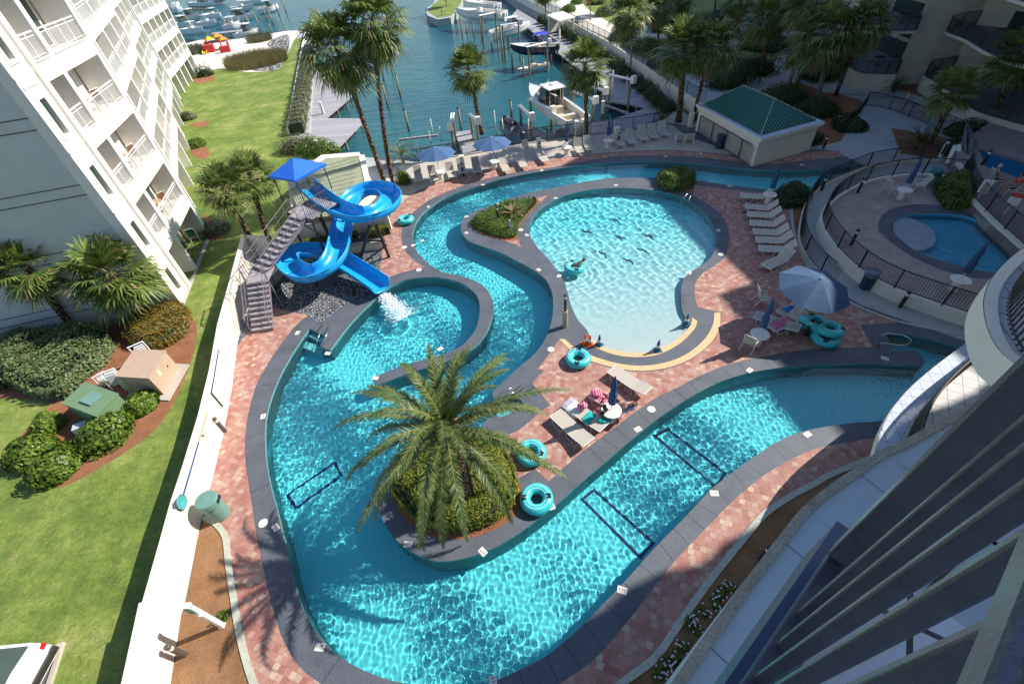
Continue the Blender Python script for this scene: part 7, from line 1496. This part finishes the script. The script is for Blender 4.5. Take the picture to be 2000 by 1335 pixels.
# tower balcony furniture
for i, (x, y, z, lb) in enumerate(((39.6, 49.6, 1.4, 'dark table on the lowest curved tower balcony'), (40.2, 49.5, 4.9, 'dark table on the second curved tower balcony'), (42.5, 41, 4.8, 'dark table on the right tower balcony'))): btable(Vector((x, y, z)), lb, M['dark'], .5)
# safety signs and towel on the upper terrace
for (p, w_, h_, m_, bodies, lb) in (((1905, 395), .45, .8, M['white'], ('NO DIVING', 'POOL RULES'), 'white rules board on a post at the upper terrace fence'), ((1960, 420), .5, .7, M['white'], ('NO', 'LIFEGUARD'), 'red and white warning sign on the terrace fence')):
    q = P(*p, TZ); e = empty('warning_sign', q, -.9, lb, 'sign'); b = MB(); b.box((0, 0, 1.0), (w_, .02, h_)); pn = b.build('sign_panel', m_, e)
    if 'red' in lb: b = MB(); b.box((0, -.004, 1.22), (w_ * 1.01, .024, h_ * .36)); b.build('red_band', M['red'], e)
    b = MB()
    for k in range(6): b.box((0, -.014, 1.0 + h_ * (.38 - .15 * k)), (w_ * (.6 if k % 2 else .75), .006, .022))
    b.build('printed_lines', M['greytan'] if 'red' in lb else M['dark'], e)
    b = MB(); b.tube([(0, .03, 0), (0, .03, 1.0)], .04, 6); b.build('post', M['white'], e)
# ------------------------------------------------------------------ people
def skin(name, verts, edges, radii, m, parent, sub=2, root=0):
    me = bpy.data.meshes.new(name); me.from_pydata([tuple(v) for v in verts], edges, []); me.materials.append(m); o = bpy.data.objects.new(name, me); link(o, parent)
    o.modifiers.new('skin', 'SKIN'); lay = me.skin_vertices[0].data
    for i, r in enumerate(radii): lay[i].radius = (r, r) if not hasattr(r, '__len__') else r
    lay[root].use_root = True; o.modifiers.new('smooth', 'SUBSURF').levels = sub; o.modifiers['smooth'].render_levels = sub; o.modifiers['skin'].use_smooth_shade = True; return o
def person(loc, rz, pose, label, top=None, bottom=None, hairm=None, s=1.0, skinm=None, z=0, dress=None, long_hair=True):
    """pose: dict of joint -> (x forward, y left, z up)"""
    J = pose; e = empty('person', V3(loc, z), rz, label, 'person'); e.scale = (s,) * 3; V = []; E = []; Rr = []
    def v(p, r, par=None):
        V.append(Vector(p)); Rr.append(r); i = len(V) - 1
        if par is not None: E.append((par, i))
        return i
    pe, ch, nk, hd = (Vector(J[k]) for k in ('pelvis', 'chest', 'neck', 'head')); ip = v(pe, (.135, .11)); iw = v(pe.lerp(ch, .45), (.115, .09), ip); ic = v(ch, (.145, .105), iw); i_n = v(nk, .055, ic); ax = (hd - nk).normalized(); ih = v(hd - ax * .02, (.078, .09), i_n); v(hd + ax * .11, (.062, .075), ih)
    fw = Vector(J.get('face', (1, 0, 0))).normalized(); v(hd + fw * .095 - ax * .01, .016, ih)
    for sd in ('l', 'r'):
        sg = 1 if sd == 'l' else -1; sh, el, ha = (Vector(J[k + sd]) for k in ('sh', 'el', 'ha')); a = v(sh, .055, ic); b_ = v(sh.lerp(el, .5), .045, a); c = v(el, .038, b_); d = v(ha, .026, c); dr = (ha - el).normalized(); sdv = dr.cross(Vector((0, 0, 1)));
        if sdv.length < .2: sdv = Vector((0, 1, 0))
        sdv.normalize(); pl = v(ha + dr * .06, (.032, .016), d)
        for k, off_ in enumerate((-.028, -.009, .009, .027)): f1 = v(ha + dr * .115 + sdv * off_, .0085, pl); v(ha + dr * (.150 + .012 * (1 - abs(k - 1.5))) + sdv * off_ * 1.15 + Vector((0, 0, -.018)), .007, f1)
        v(ha + dr * .075 + sdv * sg * .05, .009, d)
        hp, kn, an, to = (Vector(J[k + sd]) for k in ('hp', 'kn', 'an', 'to')); a = v(hp, .085, ip); b_ = v(hp.lerp(kn, .5), .075, a); c = v(kn, .055, b_); cc = v(kn.lerp(an, .35), .052, c); d = v(an, .035, cc); v(to, .028, d)
    skin('body', V, E, Rr, skinm or M['skin'], e)
    sc2 = lambda r, k: tuple(x * k for x in r) if hasattr(r, '__len__') else r * k
    hm = hairm or M['hair']; hv = [hd + ax * .03 - fw * .03, hd + ax * .10 - fw * .01, hd - ax * .07 - fw * .08] + ([hd - ax * .2 - fw * .10] if long_hair else []); skin('hair', hv, [(0, 1), (0, 2)] + ([(2, 3)] if long_hair else []), [.098, .07, .06, .045][:len(hv)], hm, e)
    if top: skin('shirt', [pe.lerp(ch, .25), ch, ch.lerp(nk, .45), Vector(J['shl']), Vector(J['shl']).lerp(Vector(J['ell']), .5), Vector(J['shr']), Vector(J['shr']).lerp(Vector(J['elr']), .5)], [(0, 1), (1, 2), (1, 3), (3, 4), (1, 5), (5, 6)], [(.145, .12), (.165, .125), .09, .075, .065, .075, .065], top, e)
    if bottom: skin('shorts', [pe, pe.lerp(ch, .3), Vector(J['hpl']), Vector(J['hpl']).lerp(Vector(J['knl']), .45), Vector(J['hpr']), Vector(J['hpr']).lerp(Vector(J['knr']), .45)], [(0, 1), (0, 2), (2, 3), (0, 4), (4, 5)], [(.15, .125), (.13, .11), .10, .09, .10, .09], bottom, e)
    if dress:
        lo = (Vector(J['knl']) + Vector(J['knr'])) / 2; skin('dress', [ch.lerp(nk, .2), ch, pe.lerp(ch, .4), pe, pe.lerp(lo, .55), pe.lerp(lo, .95)], [(0, 1), (1, 2), (2, 3), (3, 4), (4, 5)], [(.10, .08), (.165, .125), (.13, .11), (.17, .15), (.20, .18), (.22, .19)], dress, e)
    return e
def std(step=.12, arm=.1): return dict(pelvis=(0, 0, .95), chest=(0, 0, 1.28), neck=(0, 0, 1.48), head=(.02, 0, 1.62), shl=(0, .19, 1.40), ell=(-arm * .3, .25, 1.12), hal=(arm, .25, .88), shr=(0, -.19, 1.40), elr=(arm * .3, -.25, 1.12), har=(arm * 1.6, -.22, .90), hpl=(0, .10, .90), knl=(step * .6, .10, .50), anl=(step, .10, .07), tol=(step + .15, .11, .03), hpr=(0, -.10, .90), knr=(-step * .2, -.10, .49), anr=(-step, -.10, .08), tor=(-step + .14, -.11, .03))
def sit(h=.45): return dict(pelvis=(-.1, 0, h + .10), chest=(-.2, 0, h + .42), neck=(-.2, 0, h + .63), head=(-.16, 0, h + .78), shl=(-.2, .19, h + .55), ell=(-.05, .26, h + .28), hal=(.2, .20, h + .22), shr=(-.2, -.19, h + .55), elr=(-.05, -.26, h + .28), har=(.2, -.20, h + .22), hpl=(-.05, .1, h + .08), knl=(.38, .13, h + .06), anl=(.40, .13, .08), tol=(.55, .14, .03), hpr=(-.05, -.1, h + .08), knr=(.38, -.13, h + .06), anr=(.36, -.13, .08), tor=(.51, -.14, .03))
def lie(h=.46, back=.35): return dict(pelvis=(0, 0, h), chest=(-.32, 0, h + .32 * back), neck=(-.52, 0, h + .55 * back), head=(-.65, 0, h + .72 * back + .02), face=(.25, 0, 1), shl=(-.44, .19, h + .42 * back), ell=(-.25, .36, h + .12), hal=(.02, .32, h + .02), shr=(-.44, -.19, h + .42 * back), elr=(-.68, -.36, h + .35), har=(-.72, -.10, h + .48), hpl=(.05, .10, h), knl=(.45, .15, h + .30), anl=(.68, .12, h - .03), tol=(.80, .12, h + .05), hpr=(.05, -.10, h), knr=(.48, -.11, h + .02), anr=(.88, -.12, h - .03), tor=(.95, -.12, h + .10))
blackm = mat('black_swimsuit', (.015, .015, .02), .6, .2, 9)
person(P(1209, 790, .4), atan2(-(P(1236, 812) - P(1158, 765)).y, -(P(1236, 812) - P(1158, 765)).x), lie(.42, .75), 'person in a black swimsuit sunbathing on a lounger near the closed umbrella', bottom=blackm)
person(P(1173, 812, .2), 2.2, sit(.30), 'person with brown hair sitting low beside the drum table', top=blackm, bottom=M['pink'], s=.85)
person(P(1122, 521, 0), 2.6, dict(lie(.12, .9), knl=(.42, .15, .25), anl=(.75, .14, .08), tol=(.85, .14, .16), knr=(.42, -.15, .25), anr=(.75, -.14, .08), tor=(.85, -.14, .16)), 'person floating in a teal tube in the round pool', bottom=blackm, s=.85)
person(P(1760, 219), 2.9, std(), 'person in a blue and white dress walking on the shaded path', dress=stripes('blue_white_stripes', (.06, .12, .55), (.45, .48, .70), .16, 2))
person(P(1800, 232), 2.9, std(.16, .15), 'person with bare arms and long red skirt walking on the shaded path', dress=None, top=mat('tan_top', (.35, .20, .13), .8), bottom=mat('dark_red_cloth', (.28, .02, .05), .8))
for p, rz, lb, tp in (((1936, 362), -.4, 'older person with grey hair sitting on the upper terrace', mat('tan_shirt', (.45, .28, .2), .8)), ((1964, 380), 2.9, 'person in a red shirt sitting on the upper terrace', mat('red_shirt', (.62, .06, .03), .8))):
    person(P(*p, TZ), rz, sit(), lb, top=tp, bottom=mat('navy_shorts', (.02, .03, .08), .8), z=TZ, hairm=mat('grey_hair', (.5, .48, .45), .8) if 'grey' in lb else None, long_hair=False)
    e = empty('patio_chair', V3(P(*p, TZ), TZ), rz, 'dark chair under the ' + ('grey haired person' if 'grey' in lb else 'person in the red shirt'), 'chair'); chair_parts(e)
